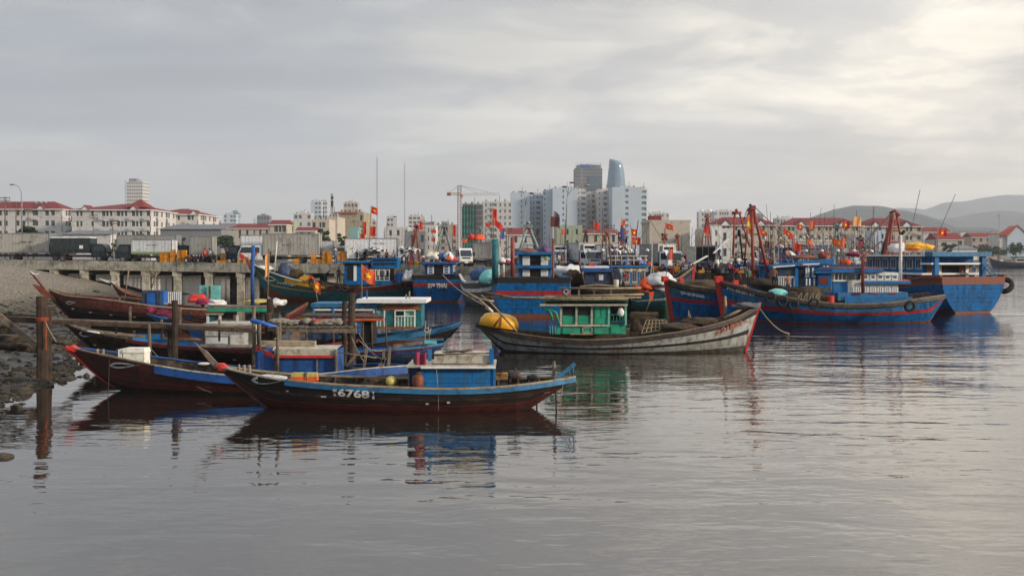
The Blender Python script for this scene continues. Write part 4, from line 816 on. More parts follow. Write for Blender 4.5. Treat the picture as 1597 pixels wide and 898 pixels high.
MB().lathe([(.0, -.14), (.13, -.14), (.15, .1), (.17, .12), (.17, .16), (.13, .16), (.12, -.1), (0, -.1)], (0, 0, .14), 16, axis='Y').build('bucket', 'lemon', e.o, True); MB().lathe([(.0, 0), (.09, 0), (.09, .02), (0, .02)], (0, -.08, .14), 14, axis='Y').build('base', 'lemon', e.o)
p = t.W(t.L(585, 603, -.3)); o = MB().blob((0, 0, .1), (.42, .3, .2), n=14, k=8, amp=.25, seed=4).build('net_heap', 'net', smooth=True); o.location = p; tag(o, 'low grey brown net heap on deck of the nearest sampan', 'net')
p = t.W(t.L(476, 593, -.7)); e = T('float_bundle', 'orange and pale yellow striped foam bundle tied with cord', 'float', 0, p.y, 0, p.z); e.o.location = p
MB().box((-.40, -.12, 0), (.40, .12, .12)).build('float', 'orange', e.o); MB().box((-.41, -.11, .122), (.39, .11, .24), top=.96).build('float', 'lemon', e.o)
for q in (0, .06): MB().box((q-.008, -.13, -.01), (q+.008, .13, .25)).build('cord', 'rope_dark', e.o)
for pt_, lb in (([(680, 568, -.9), (683, 606, -1.25), (684, 640, -1.2)], 'thin line'),): t.line('mooring_line', 'rope', pt_, .008)
p = t.W(t.L(655, 563, -.4)); o = MB().blob((0, 0, 0), (.2, .2, .22), amp=.1, n=12, k=7).build('basket', 'dark_cloth', smooth=True); o.location = p; tag(o, 'dark round basket on the cabin edge beside a red cloth', 'basket')
p = t.L(655, 556, -.8); mb = MB(); mb.grid(lambda u, v: (p.x-.16+.36*u, -.8-.05*math.sin(u*9)-.03*v, p.z+.12-.42*v+.03*math.sin(u*7)), 10, 6); mb.v = [tuple(t.W(v)) for v in mb.v]; tag(mb.build('cloth', 'pink'), 'crimson cloth hung over the cabin end of the nearest sampan', 'cloth')
# ---- B2: red brown sampan with blue gunwale and blue wheelhouse trimmed red
t = T('sampan', 'red brown sampan with bright red bow, white box and blue gunwale', 'boat', 350, 36.8)
h = pxhull(t, [(103, 541), (150, 552), (195, 561), (240, 570), (300, 580), (370, 587), (430, 588), (500, 584), (570, 576), (638, 571)],
           [(103, 541), (130, 566), (158, 590), (178, 603), (196, 613), (230, 628), (330, 636), (450, 636), (520, 628), (570, 606), (610, 586), (638, 575)], 2.7, PT)
h.shell([(1, 'dark_wood')], t.o)
planks_on(h, [(.02, .16, 0), (.16, .32, 0), (.32, .48, 0), (.48, .64, 0), (.64, .80, 0), (.80, .99, 'tar_black')], 'maroon', 0, .985, gap=.04, off=.018)
h.rail(0, .28, .10, .05, .0, 'pale_wood', t.o, out=.04); h.rail(.26, 1, .12, .05, .0, 'off_white', t.o, out=.05); h.rail(.26, 1, .06, .27, -.25, 'royal', t.o, name='rubbing_band', out=.06); h.rail(0, 1, .1, .05, 0, 'royal', t.o, side=1, out=.05)
mb = MB(); mb.tube([t.L(103, 541, -.03), t.L(130, 566, -.04), t.L(158, 590, -.03), t.L(178, 603, -.03)], .07, 6, r1=.03); mb.build('stem_post', 'bright_red', t.o)
MB().prism([t.L(101, 541, -.16), t.L(111, 538.5, -.16), t.L(122, 546, -.2), t.L(116, 549, -.2), t.L(104, 546, -.16)], (0, .32, 0)).build('bow_cap', 'bright_red', t.o)
t.line('boom', 'bamboo', [(84, 538.5, .1), (160, 555, .1), (196, 562, 0)], .03); h.deck(.06, .93, .30, 'wood_grey', t.o, planks=34)
for x in (152, 161): post(t, x, 544, 558, .1, .05, 'pale_wood', 'bollard')
eye_mark(h, 164, 217, 566, 577)
ck = T('cool_box', 'white cool box standing on the deck of the red brown sampan', 'cool box', 0, 1, 0, 0); ck.o.location = t.W(t.L(213, 571, -.35))
MB().box((-.38, -.3, 0), (.38, .3, .50), top=.97).build('box', 'foam', ck.o); MB().box((-.40, -.32, .505), (.40, .32, .66), top=.9).build('lid', 'foam', ck.o)
for q in (-.44, -.52): MB().box((q-.03, -.28, .02), (q+.03, .28, .62)).build('slab', 'foam', ck.o)
cb = t.bx('wheelhouse', 'royal', 402, 547, 524, 590, -.85, .8)
t.bx('side_wall', 'royal', 398, 546, 428, 588, -.6, -.55, parent=cb)
for x in (407, 414, 420.5): t.bx('door_frame', 'bright_red', x-.7, 553, x+.7, 585, -.64, -.6, parent=cb)
for y in (554, 569, 584): t.bx('door_frame', 'bright_red', 407, y-.7, 421, y+.7, -.645, -.6, parent=cb)
for x in (429, 494, 522): t.bx('corner_post', 'wood_grey', x-1, 550, x+1, 589, -.93, -.85, parent=cb)
for k, (a, b) in enumerate(((558, 568), (568.4, 578), (578.4, 589))): t.bx('board', 'royal', 430.5, a, 493, b, -.875, -.85, parent=cb); t.bx('board', 'royal', 495.2, a, 521, b, -.875, -.85, parent=cb)
mb = MB(); a, b = t.L(425, 556, -.95), t.L(524, 543, -.95)
mb.grid(lambda u, v: (lerp(a.x, b.x, u)-.35*(1-u)*v, -.95+1.9*v, a.z+(b.z-a.z)*math.sin(math.pi*(.22+.5*v))**.8), 14, 8); mb.build('roof', 'off_white', t.o); t.bx('roof_skirt', 'off_white', 428, 544, 523, 554, -.97, -.93); t.bx('roof_edge', 'bright_red', 425, 554, 524, 558, -1.0, -.93)
MB().bar(t.L(399, 543, -.7), t.L(428, 556, -.98), .06, .14).build('roof_edge', 'bright_red', t.o); t.bx('roof_board', 'pale_wood', 405, 532, 491, 541, -.2, .1)
for x, y0, y1 in ((433, 510, 588), (524, 545, 592), (405, 505, 545)): post(t, x, y0, y1, -1.0, .055, 'wood_grey', 'post')
t.line('boom', 'bamboo', [(525, 549, -.9), (560, 554, -.9), (588, 558, -.9)], .02)
for a in (((560, 548), (540, 571)), ((572, 543), (566, 584)), ((599, 545), (597, 575)), ((608, 540), (606, 570)), ((590, 572), (602, 558))): MB().bar(t.L(*a[1], -.4), t.L(*a[0], -.4), .09).build('brace', 'wood_grey', t.o)
p = t.W(t.L(550, 582, -.5)); o = MB().blob((0, 0, .08), (.3, .25, .16), amp=.3, n=12, k=7, seed=9).build('net_heap', 'dark_cloth', smooth=True); o.location = p; tag(o, 'small dark net heap on the stern of the red brown sampan', 'net')
p = t.W(t.L(318, 567, .2)); o = MB().blob((0, 0, 0), (.22, .2, .05), amp=.05, n=14, k=6).build('board', 'foam', smooth=True); o.location = (p.x-2.9+2.9, p.y, p.z); tag(o, 'pale foam slab lying across the blue gunwale', 'slab')
rope((233, 541, 40), (330, 612, 34.5), .25, 'slack mooring rope across the hull of the red brown sampan', .012)
rope((171, 560, 35.4), (168, 625, 35), 0, 'short dark line hanging off the red brown bow', .012, 'rope_dark')
# ---- B3: dark sampan with white panelled box, numbered 26500
t = T('sampan', 'dark grey sampan with dull red rail and white panelled cabin numbered 26500', 'boat', 330, 46.2)
h = pxhull(t, [(104, 506), (130, 517), (160, 523), (200, 530), (260, 538), (330, 543), (400, 546), (460, 543), (520, 536), (570, 528)],
           [(104, 506), (130, 530), (155, 550), (180, 562), (230, 574), (400, 580), (500, 570), (545, 550), (570, 534)], 2.8, PT)
h.shell([(1, 'dark_wood')], t.o); planks_on(h, [(.12, .28, 0), (.28, .45, 0), (.45, .62, 0), (.62, .8, 0), (.8, 1.02, 'tar_black')], 'tarred', 0, .985, gap=.05)
h.rail(.2, 1, .12, .16, -.12, 'dull_red', t.o, out=.07); h.rail(0, .22, .1, .08, -.02, 'tarred', t.o, out=.05); h.rail(0, 1, .1, .12, -.05, 'wood_grey', t.o, side=1, out=.05); h.deck(.05, .95, .3, 'wood_grey', t.o, planks=26)
h.strake(.0, .9, .18, .5, -.06, 'cabin_blue', t.o, name='inner_planking', side=1); eye_mark(h, 111, 148, 518, 528)
for x, y in ((138, 540), (180, 546), (223, 544), (368, 560)):
    a = t.L(x, y, -1); h.project(MB().grid(lambda u, v: (a.x+.16*(u-.5), 0, a.z+.06*(v-.5)), 1, 1), 'patch', 'mark_white', t.o)
t.line('stem_post', 'tarred', [(155, 552, 0), (130, 531, 0), (104, 506, 0), (97, 499, 0)], .06, 6)
cb = t.bx('cabin', 'white', 319, 507, 389, 541, -.8, .8); t.bx('roof', 'off_white', 316, 504.5, 398, 507.5, -.9, .9); t.bx('frame', 'dark', 320, 524, 357, 524.9, -.83, -.8, parent=cb); t.bx('frame', 'dark', 356, 524, 357.2, 537, -.83, -.8, parent=cb); t.bx('door', 'clean_white', 321, 526, 341, 536, -.84, -.8, parent=cb); t.bx('door', 'clean_white', 342, 526, 355.4, 536, -.84, -.8, parent=cb)
t.bx('board', 'white', 359, 509, 387, 539, -.83, -.8, parent=cb); t.bx('sill', 'off_white', 312, 537.5, 396, 542, -1, -.85, parent=cb); t.bx('corner_post', 'wood_grey', 389, 509, 395, 543, -.85, -.75, parent=cb); t.bx('corner_post', 'wood', 315, 511, 319, 537, -.85, -.75, parent=cb)
flat_text(t, 'ĐNa 26500', 340, 515, 379, 522, -.83, 'mark_faint', .0, parent=cb)
MB().prism([t.L(290, 512, -.3), t.L(316, 512, -.3), t.L(314, 528, -.3), t.L(300, 525, -.3)], (0, .3, 0)).build('side_board', 'royal', t.o)
t.bx('side_board', 'cabin_blue', 190, 521, 255, 530, .9, .95)
# ---- B4: brown sampan beached on the far left with a raised bow pole
t = T('sampan', 'weathered reddish brown sampan beached on the bank, with a long raised bow pole', 'boat', 190, 74)
h = pxhull(t, [(76, 452), (100, 461), (140, 465), (190, 471), (250, 479), (310, 483), (350, 483)], [(76, 452), (92, 478), (112, 497), (135, 503), (220, 508), (310, 508), (335, 500), (350, 489)], 3.0, PT)
h.shell([(1, 'tarred')], t.o); planks_on(h, [(.02, .22, 'red_brown'), (.22, .40, 'red_brown'), (.40, .6, 'tarred'), (.6, .8, 'tar_black'), (.8, 1, 'tar_black')], 'tarred', 0, .985, gap=.05)
h.rail(0, 1, .15, .08, 0, 'pale_wood', t.o, out=.06); h.rail(0, 1, .15, .10, 0, 'red_brown', t.o, side=1, out=.06); h.strake(.0, .8, .05, .95, -.08, 'red_brown', t.o, name='inner_planking', side=1); h.deck(.1, .9, .65, 'red_brown', t.o); h.frames(.1, .9, 12, 'red_brown', t.o)
eye_mark(h, 98, 117, 470, 476); t.line('stem_pole', 'dull_red', [(112, 497, 0), (92, 478, 0), (74, 457, 0), (60, 439, 0), (48, 425, 0)], .10, 7, r1=.07)
MB().prism([t.L(50, 443, -.15), t.L(60, 446, -.15), t.L(84, 461, -.15), t.L(88, 470, -.15), t.L(64, 459, -.15)], (0, .3, 0)).build('prow_board', 'rust', t.o)
MB().prism([t.L(47, 423, -.05), t.L(52, 426.5, -.05), t.L(58, 427, -.05), t.L(63, 424, -.05), t.L(58, 428.5, -.05), t.L(51, 428, -.05)], (0, .1, 0)).build('bow_horn', 'clean_white', t.o)
for x, y in ((110, 482), (140, 487), (174, 491), (211, 494)):
    a = t.L(x, y, -1); h.project(MB().grid(lambda u, v: (a.x+.22*(u-.5), 0, a.z+.09*(v-.5)), 1, 1), 'patch', 'mark_white', t.o)
for x0, y0, x1, y1, r in ((194, 468, 201, 420, .05), (183, 500, 187, 465, .04), (236, 450, 245, 425, .05), (216, 470, 216, 485, .04)): t.line('pole', 'bamboo', [(x0, y0, 0), (x1, y1, 0)], r)
t.line('boom', 'bamboo', [(188, 462, -.3), (240, 470, -.3), (262, 474, -.3)], .05)
cb = t.bx('cargo_tank', 'navy', 221, 453, 250, 477, -.6, .6); t.bx('hatch', 'plastic_blue', 229, 457, 241, 476, -.66, -.6, parent=cb); t.bx('side_panel', 'plastic_blue', 250.5, 454, 255, 476, -.4, .5, parent=cb)
t2 = T('tarpaulin', 'pale tin sheet propped beside the navy tank', 'sheet', 268, 76)
mb = MB(); a, b = t2.L(256, 474), t2.L(286, 455); mb.grid(lambda u, v: (lerp(a.x, b.x, u), -.3+.04*math.sin(u*60), lerp(a.z, b.z, v)-.3*u*(1-v)*0), 40, 2); mb.build('sheet', 'truck_light', t2.o)
# second small bow behind it
t = T('sampan', 'small reddish sampan bow with white horn poking up behind the brown one', 'boat', 215, 88)
h = pxhull(t, [(172, 440), (190, 455), (215, 463), (240, 466), (262, 466)], [(172, 440), (186, 462), (200, 474), (240, 480), (262, 474)], 2.4, PT)
h.shell([(.3, 'red_brown'), (1, 'tarred')], t.o); h.rail(0, 1, .12, .08, 0, 'red_brown', t.o); h.deck(.1, .9, .5, 'red_brown', t.o)
MB().prism([t.L(154, 434, 0), t.L(166, 437.5, 0), t.L(178, 440, 0), t.L(186, 436.5, 0), t.L(178, 442, 0), t.L(166, 440, 0)], (0, .15, 0)).build('bow_horn', 'clean_white', t.o)
# ---- B5: green roofed boat among the jetty posts and red boat beyond
t = T('wooden_boat', 'wooden boat with green edged roof and open posts behind the jetty', 'boat', 380, 60)
h = pxhull(t, [(262, 496), (300, 505), (350, 509), (400, 506), (440, 496), (480, 473)], [(262, 496), (290, 520), (330, 532), (400, 534), (440, 524), (470, 492), (480, 477)], 3.2, PT)
h.shell([(.25, 'red_brown'), (.6, 'dull_red'), (1, 'tarred')], t.o); h.rail(0, 1, .15, .14, -.05, 'red_brown', t.o, out=.06); h.rail(0, 1, .15, .14, -.05, 'red_brown', t.o, side=1, out=.06); h.deck(.06, .94, .4, 'wood_grey', t.o, planks=18)
t.bx('roof', 'wood_grey', 318, 478, 416, 482, -1.3, 1.2); t.bx('roof_edge', 'green', 322, 481, 418, 486, -1.36, -1.3); t.bx('roof_edge', 'off_white', 320, 489, 348, 490.6, -1.3, -1.2); t.bx('wall', 'teal', 325, 491, 336, 506, -1.1, -1.05)
for x in (322, 341, 364, 368, 411): t.bx('post', 'white' if x in (322, 341, 368) else 'wood_grey', x, 491, x+3.4, 507, -1.2, -1.1)
t.line('mast', 'royal', [(394, 477, .2), (393.5, 430, .2), (395, 383, .2)], .115, 8); t.bx('panel', 'aqua', 311, 445, 343, 467, .6, .72); t.bx('panel_post', 'wood', 325, 446, 328, 470, .4, .5); t.bx('panel_post', 'wood', 318, 455, 320, 472, .4, .5)
def heap(px, py, Y, r, m, lb, seed=1, amp=.3, cat='net', nm='net_heap', yscale=.7):
    mb = MB(); n, k = 26, 13; vs = []
    for i in range(k+1):
        ph = math.pi*i/k
        for j in range(n):
            th = 2*math.pi*j/n; d = Vector((math.sin(ph)*math.cos(th), math.sin(ph)*math.sin(th), math.cos(ph)))
            q = 1+amp*1.5*noise.noise(d*1.6+Vector((seed*3.7, seed, 0)))+amp*1.0*abs(noise.noise(d*4.2+Vector((seed, 5, 0))))+.10*noise.noise(d*9+Vector((seed, 0, 3)))
            vs.append((d.x*r[0]*q, d.y*r[0]*yscale*q, max(d.z*q, -.35)*r[1]*(.92 if d.z > 0 else 1)))
    o = mb.add(vs, [(i*n+j, i*n+(j+1) % n, (i+1)*n+(j+1) % n, (i+1)*n+j) for i in range(k) for j in range(n)]).build(nm, m, smooth=True); p = Wp(px, py, Y); o.location = p; return tag(o, lb, cat)
heap(308, 468, 60, (.55, .35), 'bright_red', 'red tarpaulin heap below the turquoise panel', 2, cat='tarpaulin', nm='tarpaulin'); heap(318, 472, 59.5, (.4, .25), 'pink', 'dark red cloth lump beside the turquoise panel', 3, cat='cloth', nm='cloth'); heap(337, 473, 59.6, (.6, .22), 'bag_white', 'pale bundled tarpaulin on the green edged roof', 4, cat='bundle', nm='bundle')
heap(235, 485, 62, (.3, .25), 'pink', 'small pink bag on the bow by the navy tank', 5, cat='bag', nm='bag'); heap(255, 490, 62, (.5, .25), 'pink', 'larger pink bag beside the small pink bag', 6, cat='bag', nm='bag'); heap(433, 473, 60, (.5, .3), 'bag_white', 'white sack on the red stern behind the jetty', 7, cat='sack', nm='sack')
heap(402, 471, 61, (.75, .16), 'lemon', 'pale yellow mat folded on the green edged roof', 8, cat='mat', nm='mat')
# blue skiff seen between the jetty posts
t = T('skiff', 'small blue skiff loaded with pink bags between the jetty posts', 'boat', 262, 61)
h = pxhull(t, [(229, 490), (250, 496), (270, 500), (288, 497), (299, 488)], [(229, 490), (245, 502), (262, 508), (285, 507), (299, 493)], 1.6, PT); h.shell([(.35, 'royal'), (1, 'sky_blue')], t.o); h.rail(0, 1, .1, .06, 0, 'sky_blue', t.o); h.deck(.1, .9, .2, 'wood', t.o)
# ---- B6: teal and white cabin boat with white roof
t = T('fishing_boat', 'blue fishing boat with white flat roof and mint panelled cabin', 'boat', 610, 54)
h = pxhull(t, [(470, 512), (510, 522), (560, 531), (610, 527), (660, 519), (695, 512), (719, 504)], [(470, 512), (485, 530), (505, 545), (560, 556), (650, 556), (683, 545), (700, 526), (719, 506)], 3.4, PT)
h.shell([(.22, 'sky_blue'), (.55, 'varnish'), (.8, 'teal'), (1, 'teal')], t.o); h.rail(0, 1, .16, .26, -.16, 'sky_blue', t.o, out=.08); h.rail(0, 1, .16, .2, -.1, 'sky_blue', t.o, side=1, out=.06); h.deck(.06, .94, .35, 'wood_grey', t.o, planks=18)
t.line('stem_post', 'red_brown', [(700, 526, 0), (712, 512, 0), (720, 503, 0)], .07)
cb = t.bx('cabin', 'mint', 583, 484, 648, 511, -1.05, 1.1); t.bx('frieze', 'varnish', 596, 475, 655, 483.5, -1.12, -1.0, parent=cb); t.bx('front_panel', 'teal', 648.5, 476, 657, 510, -.95, 1, parent=cb); t.bx('door', 'teal', 601, 484, 616, 508, -1.11, -1.05, parent=cb)
for x in (583, 599.5, 616, 631, 646.5): t.bx('frame', 'clean_white', x-.9, 484, x+.9, 510, -1.15, -1.05, parent=cb)
for y in (484, 493): t.bx('frame', 'clean_white', 616, y-.8, 648, y+.8, -1.16, -1.05, parent=cb)
for x in (621, 626, 636, 641, 588, 593): t.bx('slat', 'clean_white', x-.45, 494, x+.45, 509, -1.13, -1.05, parent=cb)
t.bx('window', 'glass', 617.5, 486, 629, 492, -1.12, -1.05, parent=cb); t.bx('sill', 'varnish', 583, 509.5, 650, 513, -1.18, -1.05, parent=cb)
rf = MB(); a, b = t.L(556, 472.5, -1.5), t.L(665, 466, -1.5); rf.box((a.x, -1.5, a.z), (b.x, 1.5, b.z-.02)); rf.build('roof', 'clean_white', t.o); t.bx('roof_lip', 'white', 596, 471.5, 660, 474, -1.42, -1.36)
for x, y in ((563.5, 456), (572, 453)): t.bx('roof_post', 'royal', x-1, y, x+1, 468, -.6, -.5)
for x, y in ((633.5, 459), (638.5, 454)): t.bx('roof_post', 'pale_wood', x-1, y, x+1, 467, -.6, -.5)
t.bx('awning', 'sky_blue', 485, 473, 588, 479, -1.2, 1.1); t.bx('awning_edge', 'clean_white', 489, 481.5, 586, 484.5, -1.1, -1.0)
t.bx('deckhouse', 'navy', 489, 485, 560, 503, -.9, .9)
for x in (489, 520, 586): post(t, x, 480, 525, -1.1, .06, 'cabin_blue', 'post')
# ---- B7: boat with tarred canopy and orange edge
t = T('wooden_boat', 'low blue boat under a tarred canopy edged orange, next to the tallest pile', 'boat', 560, 46.5)
h = pxhull(t, [(440, 548), (480, 553), (540, 549), (600, 545), (650, 542), (692, 536)], [(440, 548), (460, 560), (500, 570), (600, 573), (660, 566), (680, 550), (692, 540)], 2.5, PT)
h.shell([(.3, 'royal'), (1, 'navy')], t.o); h.rail(0, 1, .12, .1, -.05, 'sky_blue', t.o); h.strake(.02, .2, 0, 1, .03, 'dull_red', t.o, name='stripe'); h.deck(.08, .92, .3, 'wood_grey', t.o, planks=16)
MB().hexa([t.L(467, 494, -.9), t.L(598, 497, -.9), t.L(588, 492, 1.2), t.L(482, 490, 1.2), t.L(467, 491.5, -.9), t.L(598, 494, -.9), t.L(588, 489, 1.2), t.L(482, 487, 1.2)]).build('canopy', 'dark_wood', t.o)
t.bx('canopy_edge', 'orange', 470, 497, 598, 500, -.95, -.9); t.bx('canopy_edge', 'derrick', 522, 488, 590, 491, .9, 1.0); t.bx('cabin', 'navy', 478, 500, 520, 530, -.6, .8); t.bx('cabin', 'dark', 565, 502, 582, 535, -.6, .6)
for x in (478, 520, 580, 566): post(t, x, 498, 548, -.8, .05, 'wood', 'post')
t.bx('gunwale_board', 'sky_blue', 470, 528, 692, 531, .8, .9)
MB().bar(t.L(613, 540, -.9), t.L(664, 533.5, -.9), .12, .14).build('boom', 'wood_grey', t.o); t.bx('boom_end', 'aqua', 662, 531, 681, 536, -.98, -.86)
t.line('pole', 'wood', [(601, 495, -.9), (603, 545, -.9)], .04)
for a in (((662, 542), (664, 500)), ((670, 530), (668, 510)), ((668, 528), (672, 512))): t.line('stay', 'rope', [(*a[0], -.9), (*a[1], -.9)], .02)
def dish(px, py, Y, r, lb, m='white', yaw=0, nm='floodlight', cat='lamp'):
    e = T(nm, lb, cat, px, Y, yaw, CH+(HY-py)/F*Y); MB().lathe([(r*.15, .25*r/.2), (r*.2, .2*r/.2), (r, 0), (r*.9, .02), (r*.12, .22*r/.2)], n=16, axis='Y').build('reflector', m, e.o, True); MB().lathe([(0, .1), (r*.3, .1), (r*.3, .3*r/.2), (0, .3*r/.2)], n=10, axis='Y').build('housing', 'iron', e.o); MB().bar((0, .15, -.02), (0, .15, -r*3), .03).build('bracket', 'iron', e.o)
dish(665, 515, 45.3, .13, 'white round deck lamp above the light blue boom end'); dish(440, 491, 43, .16, 'grey round horn lamp on a pole at the jetty', 'steel'); dish(883, 455, 49, .15, 'white round lamp hanging at the left of the green roof'); 
# ================================================================ jetty
J = T('jetty', 'rickety grey timber jetty on tall piles in front of the boats', 'jetty', 300, 42)
def jb(name, m, p, q, w, hh): return MB().bar(Wp(*p)-J.o.location, Wp(*q)-J.o.location, w, hh).build(name, m, J.o)
def pile(px, yt, w, Y, lean=0, nm='pile', m='pile_wood'):
    a = Wp(px+lean, yt, Y)-J.o.location; b = Vector((Xp(px, Y), Y, -.8))-J.o.location
    pts = [b.lerp(a, k/6)+Vector((random.uniform(-.015, .015), 0, 0)) for k in range(7)]; return MB().tube(pts, w/2*1.05, 9, r1=w/2*.95, jit=.14).build(nm, m, J.o)
pile(66, 462, .43, 39.2); pile(76, 479, .24, 39.8); pile(272, 468, .27, 41.8, 1); pile(265, 512, .2, 43); pile(421, 466, .30, 44); pile(419, 488, .36, 43.2); pile(549.5, 458, .30, 42.5, -1); pile(537, 470, .22, 43)
pile(436, 505, .16, 41.6, 0, m='wood_grey'); pile(233, 505, .13, 41.7, 0, m='wood_grey'); pile(404, 500, .18, 43, m='wood_grey'); pile(396, 478, .16, 44, m='wood_grey')
for k in range(12):
    x0, x1 = 76+k*26.5, 76+(k+1)*26.5-.3; y = lambda x: 498+(x-76)*.042
    jb('walk_plank', 'wood_grey', (x0, y(x0)-1, 42.4), (x1, y(x1)-1, 42.4), .42, .05)
jb('beam', 'wood', (70, 501.5, 41.9), (398, 514.5, 41.9), .12, .13); jb('beam', 'wood', (70, 500, 42.9), (398, 512, 42.9), .1, .15); jb('beam', 'pile_wood', (-60, 495, 40.2), (68, 500, 40.2), .2, .22); jb('beam', 'dark_wood', (-60, 488, 41.5), (60, 493, 41.5), .1, .1)
for k in range(5): jb('walk_plank', 'wood_grey', (-50+k*24, 493+k*.7, 40.4), (-28+k*24, 493.6+k*.7, 40.4), .5, .05)
jb('brace', 'wood_grey', (-2, 492, 39.6), (56, 538, 39.6), .1, .22); jb('brace', 'dark_wood', (-60, 514, 40.5), (24, 515, 40.5), .25, .3)
for a in ((-60, 526, 41, 56, 531, 41, .32), (-60, 534, 40, 58, 543, 40, .36), (70, 531, 41.5, 112, 535, 41.5, .2)): MB().tube([Wp(*a[0:3])-J.o.location, Wp(*a[3:6])-J.o.location], a[6]/2, 8, jit=.1).build('log', 'dark_wood', J.o, True)
jb('beam', 'wood_grey', (418, 512.5, 41.8), (556, 516, 41.8), .12, .18); jb('beam', 'wood', (425, 508, 43.8), (556, 511, 43.8), .12, .2)
for k in range(14):
    x0 = 424+k*9.4; jb('platform_plank', 'wood_grey', (x0, 510.3, 41.7), (x0+.8, 507.5, 43.9), .23, .05)
rs = random.Random(5)
for k in range(13):
    x = 430+k*8.2; o = MB().blob((0, 0, 0), (rs.uniform(.2, .32), .25, rs.uniform(.09, .15)), n=12, k=7, amp=.2, seed=k).build('sack', 'dark_cloth' if k in (7, 5) else 'sack', smooth=True); o.location = Wp(x, 504-rs.uniform(0, 3), 42.6)
    tag(o, ('black plastic sack' if k in (7, 5) else 'grey worn sack')+' in the row on the jetty platform, '+['first', 'second', 'third', 'fourth', 'fifth', 'sixth', 'seventh', 'eighth', 'ninth', 'tenth', 'eleventh', 'twelfth', 'last'][k]+' from the left', 'sack', 'sacks on the jetty platform')
o = MB().tube([Wp(392, 499.5, 42.2), Wp(412, 505, 42.1), Wp(432, 511, 42)], .10, 8, r1=.08, jit=.1).build('tarpaulin_roll', 'tarp_blue', smooth=True); tag(o, 'rolled bright blue tarpaulin resting on the jetty posts', 'tarpaulin')
for a in (((560, 520), (597, 560)), ((548, 525), (585, 585)), ((600, 545), (560, 530))): rope((*a[0], 42), (*a[1], 40.5), .2, 'tangled grey line below the jetty pile, '+{560: 'short', 548: 'long', 600: 'high'}[a[0][0]]+' strand', .015)
mb = MB()
for k in range(3): mb.lathe([(.225, 0), (.245, .015), (.225, .03)], (0, 0, k*.045), 14)
o = mb.build('lashing', 'orange_rope'); o.location = Wp(66, 500, 39.2); tag(o, 'orange rope lashed round the big left pile', 'rope')
rope((70, 500, 39), (88, 533, 38.5), .05, 'thin line from the orange lashing down to the red bow', .015); tag(MB().tube([Wp(71, 500, 38.95), Wp(72, 512, 38.95), Wp(71.5, 525, 38.95), Wp(72, 545, 38.95)], .02, 5).build('rope_end', 'orange_rope'), 'orange rope end hanging down the big left pile', 'rope')
for px, y0, y1, Y in ((203, 499, 478, 43), (281, 510, 480, 43), (252, 520, 498, 43), (342, 524, 498, 43), (181, 512, 500, 43)): MB().bar(Wp(px, y0+8, Y)-J.o.location, Wp(px, y1, Y)-J.o.location, .08).build('stake', 'wood_grey', J.o)
jb('rail', 'bamboo', (70, 503, 43.2), (440, 520, 43.2), .06, .06)

for px, py, r, lb in ((231, 424, .62, 'larger pale hoop net hung below the pier edge'), (243, 423, .42, 'smaller pale hoop net beside the larger one')):
    t = T('hoop_net', lb, 'net', px, 116, 0, CH+(HY-py)/F*116)
    for q in (1, .62): MB().tube([(r*q*math.cos(k*math.pi/10), 0, r*q*math.sin(k*math.pi/10)) for k in range(21)], .035, 5).build('hoop', 'rope', t.o)
    mb = MB()
    for k in range(10): mb.tube([(0, 0, 0), (r*math.cos(k*.628), 0, r*math.sin(k*.628))], .012, 4)
    mb.tube([(0, 0, r), (0, .2, r+.9)], .02, 4); mb.build('mesh_cord', 'rope', t.o)
# ================================================================ trawlers and boats at the pier
TYR = None
def tyre(X, Y, Z, lb, r=.42, yaw=0, tilt=0):
    global TYR
    if TYR is None:
        pr = [(.24, -.10), (.30, -.12), (.38, -.11), (.42, -.05), (.42, .05), (.38, .11), (.30, .12), (.24, .10), (.26, .06), (.27, 0), (.26, -.06), (.24, -.10)]
        TYR = MB().lathe(pr, n=18, axis='Y').mesh('tyre', 'rubber', True)
    o = bpy.data.objects.new('tyre_fender', TYR); COL.objects.link(o); o.location = (X, Y, Z); o.rotation_euler = (tilt, 0, yaw); o.scale = (r/.42,)*3
    return tag(o, lb, 'tyre', 'tyre fenders hung on hulls')
def tyre_px(px, py, Y, lb, r=.42, **k): p = Wp(px, py, Y); return tyre(p.x, p.y, p.z, lb, r, **k)
# ---- B9 grey boat with the green cabin
t = T('fishing_boat', 'grey wooden fishing boat with green cabin and yellow basket boat, numbered 21822', 'boat', 960, 52)
h = pxhull(t, [(742, 505), (765, 512), (790, 518), (850, 527), (920, 531), (985, 528), (1050, 520), (1110, 508), (1150, 495), (1186, 474)],
           [(742, 505), (755, 521), (770, 535), (787, 549), (820, 562), (960, 570), (1080, 566), (1161, 556)], 3.6, [(0, 0), (.04, .26), (.12, .55), (.25, .82), (.4, .97), (.55, 1), (.7, .93), (.84, .68), (.94, .32), (1, 0)])
h.K[-1] = (h.K[-1][0], h.K[-1][1]); h.shell([(.2, 'tar_black'), (.86, 'hull_grey'), (1, 'hull_mud')], t.o)
planks_on(h, [(.20, .50, 0), (.50, .86, 0)], 'hull_grey', .05, .985, gap=.03, off=.02); planks_on(h, [(.86, 1.04, 'hull_mud')], 'hull_mud', .05, .985, gap=.03, off=.02)
h.strake(.50, .60, .02, .985, .05, 'tar_black', t.o, name='rubbing_band'); h.rail(0, 1, .14, .06, .0, 'pale_wood', t.o, out=.07); h.rail(0, 1, .08, .20, -.17, 'tarred', t.o, name='rubbing_band', out=.075); h.rail(0, 1, .12, .3, -.2, 'wood', t.o, side=1, out=.06); h.deck(.05, .95, .35, 'wood_grey', t.o, planks=30)
